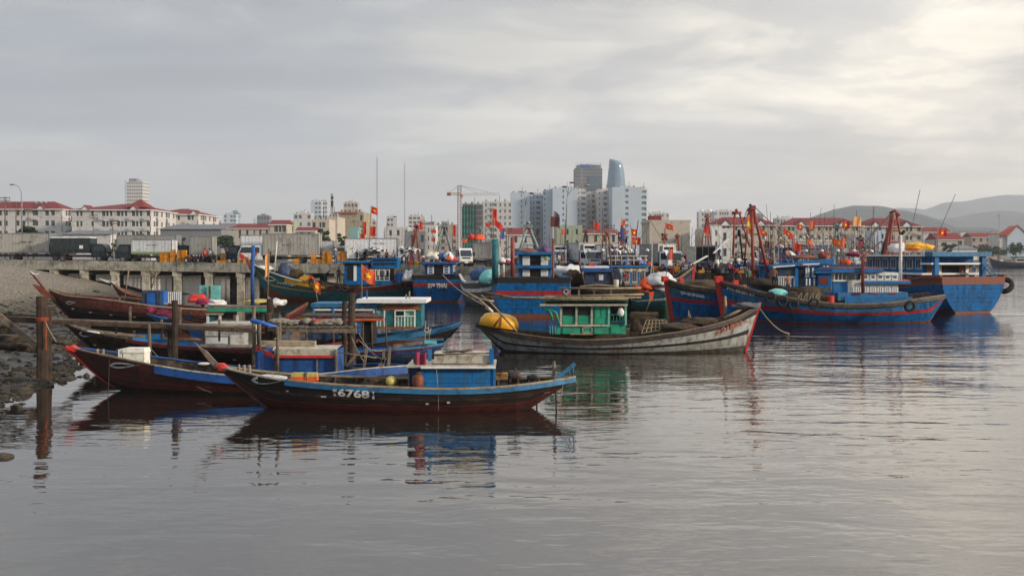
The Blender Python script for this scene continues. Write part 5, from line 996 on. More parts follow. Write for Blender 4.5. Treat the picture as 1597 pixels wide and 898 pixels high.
mb = MB(); mb.bar(t.L(1186, 471, 0), t.L(1160, 556, 0), .12, .09); mb.build('stem_post', 'bright_red', t.o); MB().bar(t.L(742, 503, 0), t.L(788, 552, 0), .14, .12).build('stern_post', 'tar_black', t.o)
hull_text(h, 'Đ', 1116, 522, 1123, 520, 'mark_red', 5, .03); hull_text(h, '21822', 1125, 519.5, 1162, 508, 'mark_red', 8.5, .03); hull_text(h, 'TS', 1164, 506.5, 1171, 504, 'mark_red', 4.5, .03)
cb = t.bx('cabin', 'green', 877, 478, 976, 521, -1.15, 1.2)
t.bx('window', 'dark', 878, 478.5, 898, 491, -1.19, -1.15, parent=cb); t.bx('window', 'dark', 902, 479, 922, 491, -1.19, -1.15, parent=cb); t.bx('window', 'dark', 953, 477, 972, 501, -1.19, -1.15, parent=cb)
for x in (875, 899, 923, 949.5, 976): t.bx('post', 'off_white' if x < 949 else 'mint', x-1.6, 477, x+1.6, 507, -1.26, -1.19, parent=cb)
for x0, x1, y0, y1, m in ((874, 950, 506, 509, 'off_white'), (925, 950, 477.5, 479, 'off_white'), (953, 975, 490, 491.4, 'green'), (953, 975, 500, 503, 'navy'), (889, 925, 520, 522, 'pale_wood')): t.bx('rail', m, x0, y0, x1, y1, -1.28, -1.2, parent=cb)
for x in (957, 962, 967, 971): t.bx('baluster', 'green', x-.5, 491, x+.5, 500, -1.25, -1.2, parent=cb)
for x0, x1 in ((878, 898.5), (902, 922.5), (927, 948)): t.bx('board', 'green', x0, 493, x1, 505, -1.2, -1.15, parent=cb)
for x0, x1, y0 in ((878, 905, 510), (909, 922, 512), (927, 948, 510), (953, 974, 510)): t.bx('board', 'green', x0, y0, x1, 520.5, -1.2, -1.15, parent=cb)
t.bx('shutter', 'green', 928, 480, 936.5, 496, -1.22, -1.16, parent=cb); t.bx('shutter', 'green', 938, 480, 947, 496, -1.22, -1.16, parent=cb)
for x0, y0, x1, y1 in ((908, 510, 924, 511.4), (908, 518, 924, 519.2), (908, 510, 909.4, 519), (922.6, 510, 924, 519)): t.bx('frame', 'off_white', x0, y0, x1, y1, -1.24, -1.2, parent=cb)
rf = t.bx('roof', 'green', 853, 465.5, 980, 470, -1.6, 1.5); t.bx('roof_beam', 'dark_wood', 850, 470, 980, 474, -1.4, 1.4); t.bx('roof_edge', 'off_white', 842, 474, 979, 477, -1.5, -1.4)
for k in range(9): t.bx('roof_plank', 'wood_grey', 852+k*14.2, 463.8, 865.6+k*14.2, 465.4, -1.55, 1.45, parent=rf)
for a in ((852, 479, 872, 500), (844, 478, 862, 494)): t.line('knee', 'green', [(a[0], a[1], -1.3), (a[0]+(a[2]-a[0])*.75, a[1]+(a[3]-a[1])*.4, -1.3), (a[2], a[3]+5, -1.2)], .07, 6)
for x in (858, 862, 866): t.bx('baluster', 'mint', x-.5, 508, x+.5, 521, -1.2, -1.15)
t.bx('side_board', 'green', 868, 508, 874, 521, -1.2, -1.15)
for a in (((757, 456), (800, 464), (1000, 464)), ((757, 463), (880, 467), (980, 466)), ((866, 462), (960, 460), (1004, 459)), ((872, 449), (940, 450), (1000, 449)), ((750, 460), (765, 472), (806, 517)), ((728, 456), (745, 465), (762, 480)), ((730, 462), (758, 468), (770, 470))):
    t.line('pole', 'bamboo', [(x, y, -1.7 if y > 440 else -1) for x, y in a], .055, 6)
t.line('white_float_pole', 'white', [(758, 478, -1.4), (768, 487, -1.4)], .09, 8); t.line('brace', 'rust', [(783, 492, -1.3), (770, 509, -1.3)], .06)
for x in (903, 927, 953): t.bx('roof_post', 'wood_grey', x-1.5, 450, x+1.5, 465, -1.0, -.9)
mb = MB()
for k in range(9): a = t.L(905+k*1.5, 446.5+k*.35, -.9); b = t.L(960-k, 446+k*.4+random.uniform(-.5, .5), -.9); mb.tube([a+Vector((0, k*.12, 0)), a.lerp(b, .5)+Vector((0, k*.12, .08)), b+Vector((0, k*.12, 0))], .035, 5)
mb.build('pole_bundle', 'bamboo', t.o)
dk = T('basket_boat', 'yellow round basket boat upside down on the grey boat stern', 'boat', 0, 1); dk.o.location = t.W(t.L(778, 509, -.1))
rx = (808-746)/2/F*52*1.0; hh = (510-489)/F*52
MB().lathe([(0, hh), (rx*.45, hh*.97), (rx*.78, hh*.82), (rx*.97, hh*.42), (rx, 0), (rx*.95, -.05), (rx*.9, .0)], n=28, sy=.85).build('shell', 'yellow', dk.o, True)
for th in (-1.5,): MB().tube([(math.cos(th)*rx*q*1.005, math.sin(th)*rx*q*.86, hh*z_+.02) for q, z_ in ((1, 0), (.97, .42), (.78, .82), (.45, .97), (.1, 1))], .035, 5).build('lashing', 'rust', dk.o)
dk.o.rotation_euler = (0, R(8), 0)
p = t.W(t.L(968, 487, -1.3)); o = MB().blob((0, 0, 0), (.17, .12, .22), n=10, k=7, amp=.15, seed=3).build('float', 'clean_white', smooth=True); o.location = p; tag(o, 'white plastic float hanging by the green cabin window', 'float')
# trap pile and rope coils on the foredeck
def faggot(px0, px1, py, Y, rows, lb, m='bamboo', dy=2.0, r=.03):
    o_ = Wp(px0, py, Y); w = (px1-px0)/F*Y; mb = MB()
    for k in range(rows):
        for j in range(4): z = k*dy*Y/F; a = random.uniform(-.12, .12); mb.tube([(a, j*.22, z+random.uniform(0, .04)), (w*.5, j*.22+random.uniform(-.1, .1), z+.03), (w+a*2, j*.22, z+random.uniform(0, .05))], r, 5)
    o = mb.build('stake_bundle', m); o.location = o_; return tag(o, lb, 'bundle')
faggot(986, 1021, 503, 52, 8, 'stack of dark slatted fish traps in front of the green cabin', 'wood'); heap(992, 512, 51.4, (.30, .42), 'net_brown', 'brown rolled net beside the trap stack', 12, .15)
tr = T('fish_trap', 'rectangular bamboo fish trap leaning on the foredeck', 'fish trap', 1022, 51.3, 0, 0); mb = MB()
a, b, cc, d_ = tr.L(1000, 520), tr.L(1044, 512), tr.L(1040, 500), tr.L(1010, 500)
for k in range(7): mb.tube([a.lerp(b, k/6), d_.lerp(cc, k/6)+Vector((0, .5, 0))], .03, 5)
for k in range(4): mb.tube([a.lerp(d_+Vector((0, .5, 0)), k/3), b.lerp(cc+Vector((0, .5, 0)), k/3)], .035, 5)
mb.build('frame', 'bamboo', tr.o); heap(1062, 512, 51.6, (1.15, .30), 'net', 'long heap of tan fishing net along the foredeck', 14, .22); heap(1092, 502, 51.8, (.9, .28), 'net', 'tan net heap near the bow of the grey boat', 15, .25)
t.line('bollard', 'pale_wood', [(1131, 492, .3), (1131, 462, .3)], .11, 7, r1=.06); t.line('boom', 'pale_wood', [(1130, 496, -.5), (1160, 480, -.3)], .07); heap(1165, 477, 51.8, (.6, .18), 'grey_cloth', 'grey cloth bundle tied to the grey bow', 16, cat='bundle', nm='bundle')
t.line('stake', 'pale_wood', [(1074, 500, .2), (1074, 484, .2)], .03); t.line('stake', 'pale_wood', [(1079, 502, .2), (1075, 488, .2)], .03)
rope((1183, 478, 52), (1231, 520, 64), .3, 'anchor rope from the red stem of the grey boat into the water', .03); rope((690, 428, 106), (760, 478, 60), .3, 'long mooring rope from the dark stern down to the crossed poles', .04)
# ---- B11 long blue trawler
t = T('trawler', 'long blue trawler with red stripe and white panelled cabin on the right, bow numbered 90484', 'boat', 1300, 76)
h = pxhull(t, [(1120, 439), (1150, 447), (1200, 459), (1250, 468), (1300, 474), (1350, 475), (1400, 472), (1440, 466), (1474, 461)],
           [(1129, 512), (1160, 520), (1250, 524), (1400, 522), (1440, 513), (1452, 500), (1465, 478), (1474, 464)], 5.4, [(0, 0), (.05, .36), (.14, .68), (.3, .95), (.5, 1), (.75, .95), (.9, .8), (.97, .6), (1, .5)])
h.shell([(.14, 'tar_black'), (.42, 'blue'), (.56, 'red'), (.92, 'blue'), (1, 'rust')], t.o, transom=1, n=44)
h.strake(.42, .56, .0, 1, .03, 'red', t.o, name='stripe', gap=.03); h.strake(.92, 1.04, .02, 1, .04, 'rust', t.o, name='boot_stripe', gap=.05); h.strake(.60, .75, .02, 1, .012, 'blue', t.o, gap=.04); h.strake(.75, .92, .02, 1, .012, 'blue', t.o, gap=.04); h.strake(.16, .40, .02, 1, .012, 'sky_blue', t.o, gap=.04)
h.rail(0, 1, .2, .12, 0, 'wood_grey', t.o, out=.1); h.rail(0, 1, .12, .22, -.22, 'tarred', t.o, name='rubbing_band', out=.1); h.rail(0, 1, .2, .3, -.15, 'wood', t.o, side=1, out=.1); h.deck(.06, .95, .6, 'wood_grey', t.o, planks=26)
MB().bar(t.L(1118, 432, 0), t.L(1131, 512, 0), .45, .35).build('stem_post', 'red', t.o); t.bx('bow_cap', 'bright_red', 1117, 431, 1128, 441, -.4, .4); t.line('bow_rail', 'red', [(1124, 440, -.3), (1150, 446, -1.1), (1168, 451, -1.5)], .14)
hull_text(h, 'ĐNa', 1134.5, 451.5, 1145, 454.5, 'mark_white', 4.2, .05); hull_text(h, '90484', 1146, 456, 1163, 459.8, 'mark_white', 5.2, .05); hull_text(h, '67', 1164.5, 460, 1173, 462, 'mark_white', 4.5, .04); hull_text(h, 'TS', 1174, 462, 1178, 463, 'mark_faint', 4, .03)
cb = t.bx('cabin', 'white', 1322, 425, 1401, 458, -1.9, 1.9); t.bx('lower_house', 'sky_blue', 1307, 456, 1416, 469, -2.1, 2.0); t.bx('lower_house', 'cabin_blue', 1318, 463, 1423, 472, -2.2, -2.1)
t.bx('side_wall', 'cabin_blue', 1300, 439, 1321, 458, -1.85, -1.5); t.bx('sill', 'clean_white', 1300, 436.5, 1321, 439, -1.95, -1.5); t.bx('window', 'glass', 1301, 426, 1320, 436, -1.75, -1.6)
for x in (1301, 1307, 1313, 1319.5): t.bx('mullion', 'white', x, 426, x+1, 437, -1.9, -1.75)
t.bx('roof', 'cabin_blue', 1298, 419, 1378, 425, -2.2, 2.2); t.bx('roof_edge', 'derrick', 1305, 417.2, 1379, 419, -2.15, 2.1); t.bx('ledge', 'cabin_blue', 1348, 438.5, 1421, 443, -2.2, -1.85); t.bx('rear_roof', 'white', 1371, 428, 1401, 430, -2, -1.9)
for x0, x1 in ((1323, 1333), (1335.5, 1342)): t.bx('window', 'glass', x0, 427, x1, 436, -1.95, -1.9, parent=cb)
for k in range(7):
    x0 = 1322+k*11.4
    if x0 > 1343: t.bx('panel', 'clean_white', x0+1, 427, x0+10, 437, -1.94, -1.9, parent=cb); t.bx('panel_groove', 'grey_cloth', x0+3, 430, x0+8, 434, -1.95, -1.94, parent=cb)
    t.bx('panel', 'clean_white', x0+1, 444.5, x0+10.3, 456.5, -1.94, -1.9, parent=cb)
    for q in (4, 7.2): t.bx('panel_groove', 'grey_cloth', x0+q, 448, x0+q+.5, 456, -1.955, -1.94, parent=cb)
for x in (1336, 1363, 1392): t.bx('diamond', 'pink', x-6, 456.5, x+6, 458.8, -2.14, -2.1)
t.line('stack_pipe', 'derrick', [(1345.5, 457, -2.3), (1345.5, 400, -2.3), (1354, 395, -2.3)], .12, 8); t.line('mast', 'white', [(1404.5, 440, -1), (1404.5, 366, -1)], .12, 8); t.line('lamp_arm', 'dark', [(1404, 367, -1), (1411, 360, -1)], .12); t.line('boom', 'white', [(1371, 429.5, -1.9), (1401, 429.5, -1.9)], .08)
for x, y, q in ((1201, 463.5, 0), (1220, 469.5, 1), (1237, 475, 2), (1269, 473.5, 3), (1419, 477.5, 4)):
    tyre_px(x, y, 72.4, ['leftmost of the four black tyres on the long blue trawler, below the aqua basket boat', 'second tyre from the left on the long blue trawler', 'third tyre, hanging lowest on the long blue trawler', 'fourth tyre, below the net heaps of the long blue trawler', 'lone tyre near the stern of the long blue trawler'][q], .42, tilt=R(8))
o = MB().lathe([(0, .52), (.45, .49), (.74, .32), (.86, .0), (.80, 0), (.68, .26)], n=24, sy=.8).build('basket_boat', 'aqua', smooth=True); o.location = Wp(1214, 462, 75.2); o.rotation_euler = (R(16), R(4), 0); tag(o, 'aqua round basket boat turned over by the tyres of the blue trawler', 'boat')
for px, py, r, hh_, lb in ((1240, 461, .75, .6, 'left brown net heap on the deck of the long blue trawler'), (1262, 459, 1.0, .95, 'largest brown net heap amidships on the long blue trawler'), (1284, 462, .75, .5, 'right brown net heap on the long blue trawler')): heap(px, py+6, 74.5, (r, hh_), 'net', lb, px, .18)
mb = MB()
for k in range(4): mb.tube([Wp(1247+k*9+4*math.sin(a*.7), 470-13*math.sin(a*.52), 73.6) for a in range(7)], .04, 5)
tag(mb.build('rope_loop', 'rope'), 'pale rope loops over the brown net heaps', 'rope')
cyl('buoy', 'bright_red', *Wp(1295, 472, 74), .28, .5, 'small red plastic buoy beside the right brown net heap', 'buoy'); heap(1192, 442, 86, (1.1, .45), 'net_brown', 'dark brown net mass below the tall red derrick', 33, .15)
t11 = t
# ---- B10 blue trawler bow
t = T('trawler', 'blue trawler with red stem half hidden behind the grey boat, bow numbered 94906', 'boat', 1110, 80, 8)
h = pxhull(t, [(1039, 436), (1060, 443), (1090, 448), (1130, 453), (1180, 459), (1230, 464)], [(1049, 515), (1080, 520), (1150, 522), (1200, 520), (1230, 500)], 5.0, [(0, 0), (.06, .36), (.18, .68), (.4, .95), (.7, 1), (1, .8)])
h.shell([(.16, 'tar_black'), (.40, 'teal'), (.50, 'red'), (.95, 'blue'), (1, 'rust')], t.o, transom=1)
h.strake(.18, .39, .02, 1, .012, 'blue', t.o, gap=.04); h.strake(.40, .5, 0, 1, .03, 'red', t.o, name='stripe', gap=.05)
for f in (.52, .62, .72, .82): h.strake(f, f+.1, .02, 1, .012, 'blue', t.o, gap=.05)
h.rail(0, 1, .2, .12, 0, 'pale_wood', t.o, out=.1); h.rail(0, 1, .12, .3, -.3, 'tarred', t.o, name='rubbing_band', out=.08); h.rail(0, 1, .2, .3, -.15, 'wood', t.o, side=1); h.deck(.06, .95, .5, 'wood_grey', t.o, planks=16)
MB().bar(t.L(1038, 432, 0), t.L(1050, 516, 0), .4, .3).build('stem_post', 'red', t.o); t.bx('bow_cap', 'bright_red', 1035, 431, 1043, 440, -.35, .35); t.bx('bollard', 'bright_red', 1061, 434, 1067, 442, .3, .7); t.bx('bollard', 'bright_red', 1145, 437, 1152, 446, .3, .7)
hull_text(h, 'ĐNa', 1050.5, 456.5, 1058.5, 458, 'mark_faint', 3.8, .04); hull_text(h, '94906', 1060, 459, 1093, 464.5, 'mark_white', 5.2, .05); hull_text(h, 'TS', 1094, 465, 1100, 466, 'mark_faint', 4, .03)
heap(1093, 447, 81, (1.6, .55), 'net', 'tan heap of nets on the foredeck behind the red stem', 35, .2)
# ---- B19 small dark boat with orange and white cargo
t = T('fishing_boat', 'dark green boat heaped with white and orange cloth beside the red stem', 'boat', 1015, 88, -6)
h = pxhull(t, [(985, 463), (1010, 459), (1030, 457), (1060, 452)], [(985, 480), (1000, 492), (1040, 496), (1060, 490)], 3.8, [(0, .5), (.3, .9), (.7, 1), (1, .5)])
h.shell([(.25, 'teal'), (.35, 'white'), (.6, 'teal'), (1, 'green_dark')], t.o, transom=1); h.rail(0, 1, .15, .12, 0, 'wood', t.o); h.deck(.02, .98, .4, 'wood', t.o)
for px, py, r, hh_, m, lb, s in ((1030, 440, 1.1, .8, 'bag_white', 'white net bag topmost of the cargo heap', 1), (1013, 446, .9, .7, 'orange', 'orange net pile on the left of the cargo heap', 2), (1034, 450, .9, .55, 'bag_white', 'lower white sack by the red stem', 3), (1020, 451, .6, .6, 'navy', 'purple blue sack in the middle of the cargo heap', 4), (1004, 452, .7, .4, 'orange', 'small orange heap at the left end of the cargo', 5), (1027, 447, .6, .5, 'flag_orange', 'bright orange roll between the white bags', 6)): heap(px, py, 87, (r, hh_), m, lb, s, .3, cat='sack', nm='sack')
MB().prism([t.L(1012, 455, -2.0), t.L(1020, 455, -2.0), t.L(1018, 470, -2.05), t.L(1013, 468, -2.05)], (0, .08, 0)).build('hanging_cloth', 'orange', t.o); t.line('pole', 'bamboo', [(1016, 462, -2.2), (1007, 486, -2.2)], .06)
# ---- B18 blue cabin boat behind the grey boat
t = T('fishing_boat', 'dark boat with blue cabin and white roof behind the green roof', 'boat', 960, 92)
h = pxhull(t, [(890, 452), (930, 455), (980, 454), (1040, 450)], [(890, 470), (910, 485), (1000, 490), (1040, 470)], 4.5, [(0, .6), (.3, 1), (.7, 1), (1, .4)]); h.shell([(.3, 'dark_wood'), (1, 'navy')], t.o, transom=0); h.deck(.02, .98, .4, 'wood', t.o)
cb = t.bx('cabin', 'navy', 913, 424, 957, 443, -1.4, 1.4); t.bx('roof', 'royal', 908, 418, 954, 424, -1.8, 1.8); t.bx('roof_top', 'clean_white', 911, 415, 950, 418, -1.6, 1.6); t.bx('window', 'glass', 929, 427, 943, 437, -1.45, -1.4, parent=cb); t.bx('window', 'bag_white', 934, 428, 941, 437, -1.47, -1.45, parent=cb); t.bx('side_house', 'navy', 957, 420, 967, 444, -1.2, 1.2)
t.line('pole', 'wood', [(950, 384, -1.5), (957, 450, -1.5)], .09); t.line('pole', 'wood', [(903, 408, -1.6), (912, 444, -1.6)], .09); t.line('pole', 'wood_grey', [(965, 420, -1.5), (977, 450, -1.5)], .07); t.bx('life_ring', 'bright_red', 919, 411, 928, 416, -1, -.4); cyl('canister', 'cream', *Wp(961, 448, 88), .22, .65, 'cream canister standing by the dark boat poles', 'canister')
# ---- B17 big blue stern
t = T('trawler', 'big blue trawler seen from astern with two storey shuttered cabin and teal A frame', 'boat', 826, 89, 91)
def mhull(t, L, B, sheer, keel, beam, n=30, full=(4.5, .55)):
    S = [(lerp(-L/2, L/2, i/n), B/2*interp(beam, i/n), interp(sheer, i/n)) for i in range(n+1)]
    K = [(lerp(keel[0][0], keel[-1][0], i/n)*L, interp(keel, lerp(keel[0][0], keel[-1][0], i/n))) for i in range(n+1)]
    h = Hull(t, S, K, full); h.square = True; return h
TB = [(0, .86), (.1, .93), (.3, 1), (.6, .98), (.8, .74), (.92, .40), (1, 0)]
h = mhull(t, 17, 6.6, [(0, 3.1), (.2, 2.6), (.5, 2.4), (.8, 3.0), (1, 4.0)], [(-.47, -.7), (.3, -.8), (.42, -.5), (.47, 1.0)], TB)
h.shell([(.13, 'tar_black'), (.30, 'blue'), (.42, 'red'), (.9, 'blue'), (1, 'rust')], t.o, transom=0)
def tr_band(h, f0, f1, m, nm='stripe'):
    a, b, cc, d_ = h.at(0, f0, 1), h.at(0, f0, -1), h.at(0, f1, -1), h.at(0, f1, 1); return MB().prism([a, b, cc, d_], (-.05, 0, 0)).build(nm, m, h.t.o)
tr_band(h, -.02, .12, 'tar_black', 'transom_cap'); tr_band(h, .32, .42, 'red'); tr_band(h, .9, 1, 'rust', 'boot_stripe')
for f in (.12, .42, .54, .66, .78): tr_band(h, f+.004, min(f+(.195 if f == .12 else .115), .9), 'blue', 'plank')
h.rail(0, 1, .2, .2, 0, 'tarred', t.o, out=.1); h.rail(0, 1, .2, .2, 0, 'tarred', t.o, side=1, out=.1); h.deck(.02, .95, .6, 'wood', t.o)
sv = lambda T_, px, Y: (CX+T_.X/T_.Y*F-px)/F*Y    # sideways offset on a boat seen from astern
def stern_cabin(t, Y, x0, x1, tiers, u0, u1, gap, m='cabin_blue', shut='clean_white'):
    """tiers: list of (y_top, y_bottom) sighted; doors dark between white shutters"""
    for k, (ya, yb) in enumerate(tiers):
        za, zb = CH+(HY-ya)/F*Y, CH+(HY-yb)/F*Y; va, vb = sv(t, x1, Y), sv(t, x0, Y)
        cb = MB().box((u0, va, zb), (u1, vb, za)).build('cabin', m, t.o); MB().box((u0-.5, va-.35, za), (u1+.3, vb+.35, za+.22)).build('roof', m, t.o)
        w = vb-va; mid = (va+vb)/2; hh = (za-zb)*.78; zt = zb+(za-zb)*.08
        MB().box((u0-.04, mid-w*.17, zb+.02), (u0, mid+w*.17, zt+hh)).build('doorway', 'dark', cb)
        for s in (-1, 1):
            a = mid+s*w*.17+(0 if s > 0 else -w*.22); MB().box((u0-.10, a, zt), (u0-.04, a+w*.22, zt+hh)).build('shutter', shut, cb)
            for q in range(3): MB().box((u0-.115, a+w*.04, zt+hh*(.08+.31*q)), (u0-.10, a+w*.18, zt+hh*(.30+.31*q))).build('slat', 'royal' if gap else 'bag_white', cb)
        # flank windows
        for s, v in ((1, vb), (-1, va-.06)):
            for q in range(4):
                u = u0+.5+q*(u1-u0-1)/3.6; MB().box((u, v, zt+hh*.25), (u+.7, v+.06, zt+hh)).build('window', shut, cb); MB().box((u+.12, v-.01 if s < 0 else v+.05, zt+hh*.32), (u+.58, v+.01 if s < 0 else v+.07, zt+hh*.93)).build('pane', 'glass', cb)
stern_cabin(t, 82, 805, 856, [(397, 415), (418.5, 432)], -6.6, -1.5, 0)
def aframe(t, top, legs, r, m, rungs=4, nm='derrick', head=True):
    """top (u,v,z) local, legs: four or two feet local"""
    tp = Vector(top); ls = []
    for k, f in enumerate(legs):
        f = Vector(f); s = tp+Vector((0, 0, 0))+(f-tp).normalized()*.1+Vector(((f-tp).x*.05, (f-tp).y*.05, 0)); MB().tube([f, s], r, 7, r1=r*.85).build('derrick_leg', m, t.o, True); ls.append((f, s))
    for k in range(rungs):
        q = (k+1)/(rungs+1)
        for (a, b), (cc, d_) in zip(ls, ls[1:]+ls[:1] if len(ls) > 2 else ls[1:]): MB().tube([a.lerp(b, q), cc.lerp(d_, q)], r*.5, 5).build('rung', m, t.o)
    if head: MB().box((tp.x-.35, tp.y-.35, tp.z-.15), (tp.x+.35, tp.y+.35, tp.z+.15)).build('derrick_head', m, t.o); MB().lathe([(0, 0), (.18, .05), (.2, .2), (0, .3)], tuple(tp+Vector((0, 0, .15))), 10).build('sheave', m, t.o, True)
z_ = lambda py, Y: CH+(HY-py)/F*Y
aframe(t, (-3, sv(t, 822, 86), z_(353, 86)), [(-4, sv(t, 806, 85), z_(396, 85)), (-4, sv(t, 840, 85), z_(396, 85)), (-2, sv(t, 838, 87), z_(396, 87)), (-2, sv(t, 808, 87), z_(396, 87))], .13, 'derrick_teal', 2)
for x, y0, y1, m, r in ((794, 432, 370, 'derrick', .17), (767, 442, 373, 'teal', .28), (857, 480, 372, 'rust', .10), (772, 432, 412, 'white', .07), (780, 432, 412, 'white', .07)):
    v = sv(t, x, 81); MB().tube([(-8, v, z_(y0, 81)), (-8, v, z_(y1, 81))], r, 7).build('post', m, t.o, True)
t17 = t; v0, v1 = sv(t, 793, 84), sv(t, 808, 84)
for px, py, r, m, lb in ((773, 408, .3, 'bag_white', 'left white foam float behind the teal post'), (782, 407, .33, 'bag_white', 'right white foam float behind the teal post'), (853, 404, .2, 'lime', 'green bundle at the right of the upper shutters')): heap(px, py, 82, (r, r), m, lb, px, .1, cat='float', nm='float')
def tmast(t, u, v, z0, z1, m='iron', r=.05, nm='antenna', du=0, dv=0): MB().tube([(u, v, z0), (u+du, v+dv, z1)], r, 5, r1=r*.5).build(nm, m, t.o)
# ---- B14 transom lettered 379 THAI
t = T('trawler', 'navy blue trawler moored stern to, lettered 379 THAI', 'boat', 690, 116, 90)
h = mhull(t, 15, 6.0, [(0, 2.75), (.2, 2.4), (.5, 2.2), (.8, 2.9), (1, 3.8)], [(-.47, -.7), (.3, -.8), (.42, -.5), (.47, 1.0)], TB)
h.shell([(.12, 'tar_black'), (.32, 'blue'), (.44, 'red'), (.93, 'royal'), (1, 'rust')], t.o, transom=0); tr_band(h, -.02, .13, 'tar_black', 'transom_cap'); tr_band(h, .27, .40, 'red'); tr_band(h, .93, 1, 'rust', 'boot_stripe')
for f, m in ((.14, 'blue'), (.41, 'blue'), (.54, 'blue'), (.67, 'blue'), (.80, 'blue')): tr_band(h, f, f+.12, m, 'plank')
s_ = text_mb('379 THAI', 2.05, .52, .06); Yt = 116-7.5; s_.v = [(-7.62, 1.15-x-.1, z+z_(449.5, Yt)) for x, y, z in s_.v]; s_.build('lettering', 'mark_white', t.o)
h.rail(0, 1, .2, .15, 0, 'tarred', t.o, out=.1); h.rail(0, 1, .2, .15, 0, 'tarred', t.o, side=1, out=.1); h.deck(.02, .95, .5, 'wood', t.o)
stern_cabin(t, 110, 668, 712, [(412, 428)], -6, -1, 1, 'royal'); 
aframe(t, (-2, sv(t, 694, 113), z_(352, 113)), [(-3, sv(t, 677, 112), z_(408, 112)), (-3, sv(t, 712, 112), z_(408, 112)), (-1, sv(t, 708, 114), z_(408, 114)), (-1, sv(t, 680, 114), z_(408, 114))], .11, 'derrick_teal', 3)
# ---- B15 teal boat with carved eye at left
t = T('trawler', 'teal trawler with dark green bow band and white eye, numbered 7789', 'boat', 520, 113)
h = pxhull(t, [(392, 411), (405, 418), (430, 428), (460, 437), (500, 444), (550, 449), (600, 446), (640, 438), (655, 432)],
           [(392, 411), (398, 424), (404, 440), (413, 456), (430, 472), (520, 480), (600, 478), (635, 470), (650, 455), (655, 440)], 4.9, [(0, 0), (.05, .3), (.15, .62), (.3, .9), (.5, 1), (.75, .95), (.9, .75), (1, .45)])
h.shell([(.45, 'green_dark'), (.75, 'teal'), (1, 'rust')], t.o, transom=1, n=44)
h.obj.data.materials.clear()
for m in ('green_dark', 'teal', 'rust', 'red', 'yellow'): h.obj.data.materials.append(M(m))
for p_ in h.obj.data.polygons:
    cx_ = p_.center; i = (cx_.x-h.S[0][0])/(h.S[-1][0]-h.S[0][0]); dz_ = interp([(s[0], s[2]) for s in h.S], cx_.x)-cx_.z
    lo = 1.45 if i < .45 else .02; zr = interp([(0, 1.6), (.12, 1.1), (.3, .4), (.45, -.1)], i)
    p_.material_index = 2 if cx_.z < zr and i < .45 else (0 if i < .45 and dz_ < .95 else (3 if i >= .45 and dz_ < .55 else 1))
h.strake(.42, .46, .02, .45, .04, 'yellow', t.o, name='stripe', gap=.1); h.strake(.02, .22, .2, .45, .03, 'yellow', t.o, name='stripe', gap=.05); h.strake(.03, .25, .46, 1, .04, 'dull_red', t.o, name='stripe', gap=.05)
h.rail(0, .3, .3, .12, 0, 'bag_white', t.o, out=.1); h.rail(.28, 1, .2, .12, 0, 'wood_grey', t.o, out=.1); h.rail(0, 1, .2, .2, 0, 'wood', t.o, side=1, out=.1); h.deck(.05, .95, .5, 'wood_grey', t.o, planks=20)
MB().bar(t.L(385, 404, 0), t.L(392, 420, 0), .5, .3).build('bow_cap', 'rust', t.o); eye_mark(h, 410, 436, 427, 438, slope=-.25)
hull_text(h, 'ĐNa', 433, 441.5, 441, 442.7, 'mark_white', 3, .04); hull_text(h, '?7789', 442, 443.3, 465, 447, 'mark_white', 4, .06); hull_text(h, 'TS', 466, 447, 471, 447.5, 'mark_faint', 3, .03)
cb = t.bx('wheelhouse', 'blue', 537, 413, 574, 439, -1.5, 1.5); t.bx('doorway', 'dark', 542, 416, 551, 438, -1.54, -1.5, parent=cb); t.bx('window_frame', 'clean_white', 551.5, 414, 556, 438, -1.56, -1.5, parent=cb); t.bx('roof', 'cabin_blue', 522, 407, 576, 410, -2, 2); t.bx('roof_beam', 'dark_wood', 535, 410, 572, 413, -1.7, 1.7); t.bx('top_rail_box', 'blue', 580, 402, 620, 418, -1.6, 1.6)
for y in (404, 410): t.bx('gap', 'dark', 582, y, 618, y+2.6, -1.64, -1.6)
ab = t.bx('after_cabin', 'dark', 574, 419, 610, 438, -1.5, 1.5)
for x in (578, 586, 592, 599, 607): t.bx('frame', 'clean_white', x-.5, 420, x+.5, 437, -1.6, -1.5, parent=ab)
for y in (421, 433, 437): t.bx('frame', 'clean_white', 577, y-.4, 608, y+.4, -1.61, -1.5, parent=ab)
for x in (581, 584, 589.5, 596, 601): t.bx('shirt_hanging', 'bag_white' if x % 2 else 'grey_cloth', x-1, 422, x+1.2, 430, -1.66, -1.6, parent=ab)
t.bx('sill', 'blue', 537, 438, 612, 444, -1.8, -1.5)
for x, y, q in ((504, 447, 'first'), (526, 448, 'second'), (538, 448.5, 'third'), (558, 449.5, 'fourth'), (628, 445, 'last'), (486, 442, 'foremost small')): tyre_px(x, y, 110.2, q+' tyre from the bow on the teal trawler', .46 if q != 'foremost small' else .36)
for px, py, r, hh_, m, lb in ((444, 424, .9, 1.1, 'navy', 'dark blue sheet heap near the bow of the teal trawler'), (450, 428, .6, .8, 'royal', 'bright blue barrel heap on the bow of the teal trawler'), (476, 433, .9, .5, 'yellow', 'yellow sheet heap on the teal trawler foredeck'), (461, 425, .8, .7, 'net', 'grey brown net heap between the blue and yellow heaps'), (410, 416, 1.2, .4, 'bag_white', 'white netting over the bow of the teal trawler')): heap(px, py+3, 113.5, (r, hh_), m, lb, px, .2, cat='heap', nm='heap')
cyl('water_drum', 'plastic_blue', *Wp(623, 441, 112), .42, 1.1, 'blue water drum on the stern of the teal trawler', 'drum'); heap(637, 434, 111, (.6, .9), 'bag_white', 'striped white bundle at the stern of the teal trawler', 77, cat='bundle', nm='bundle')
t.line('mast', 'white', [(428, 424, 0), (432, 376, 0)], .07)
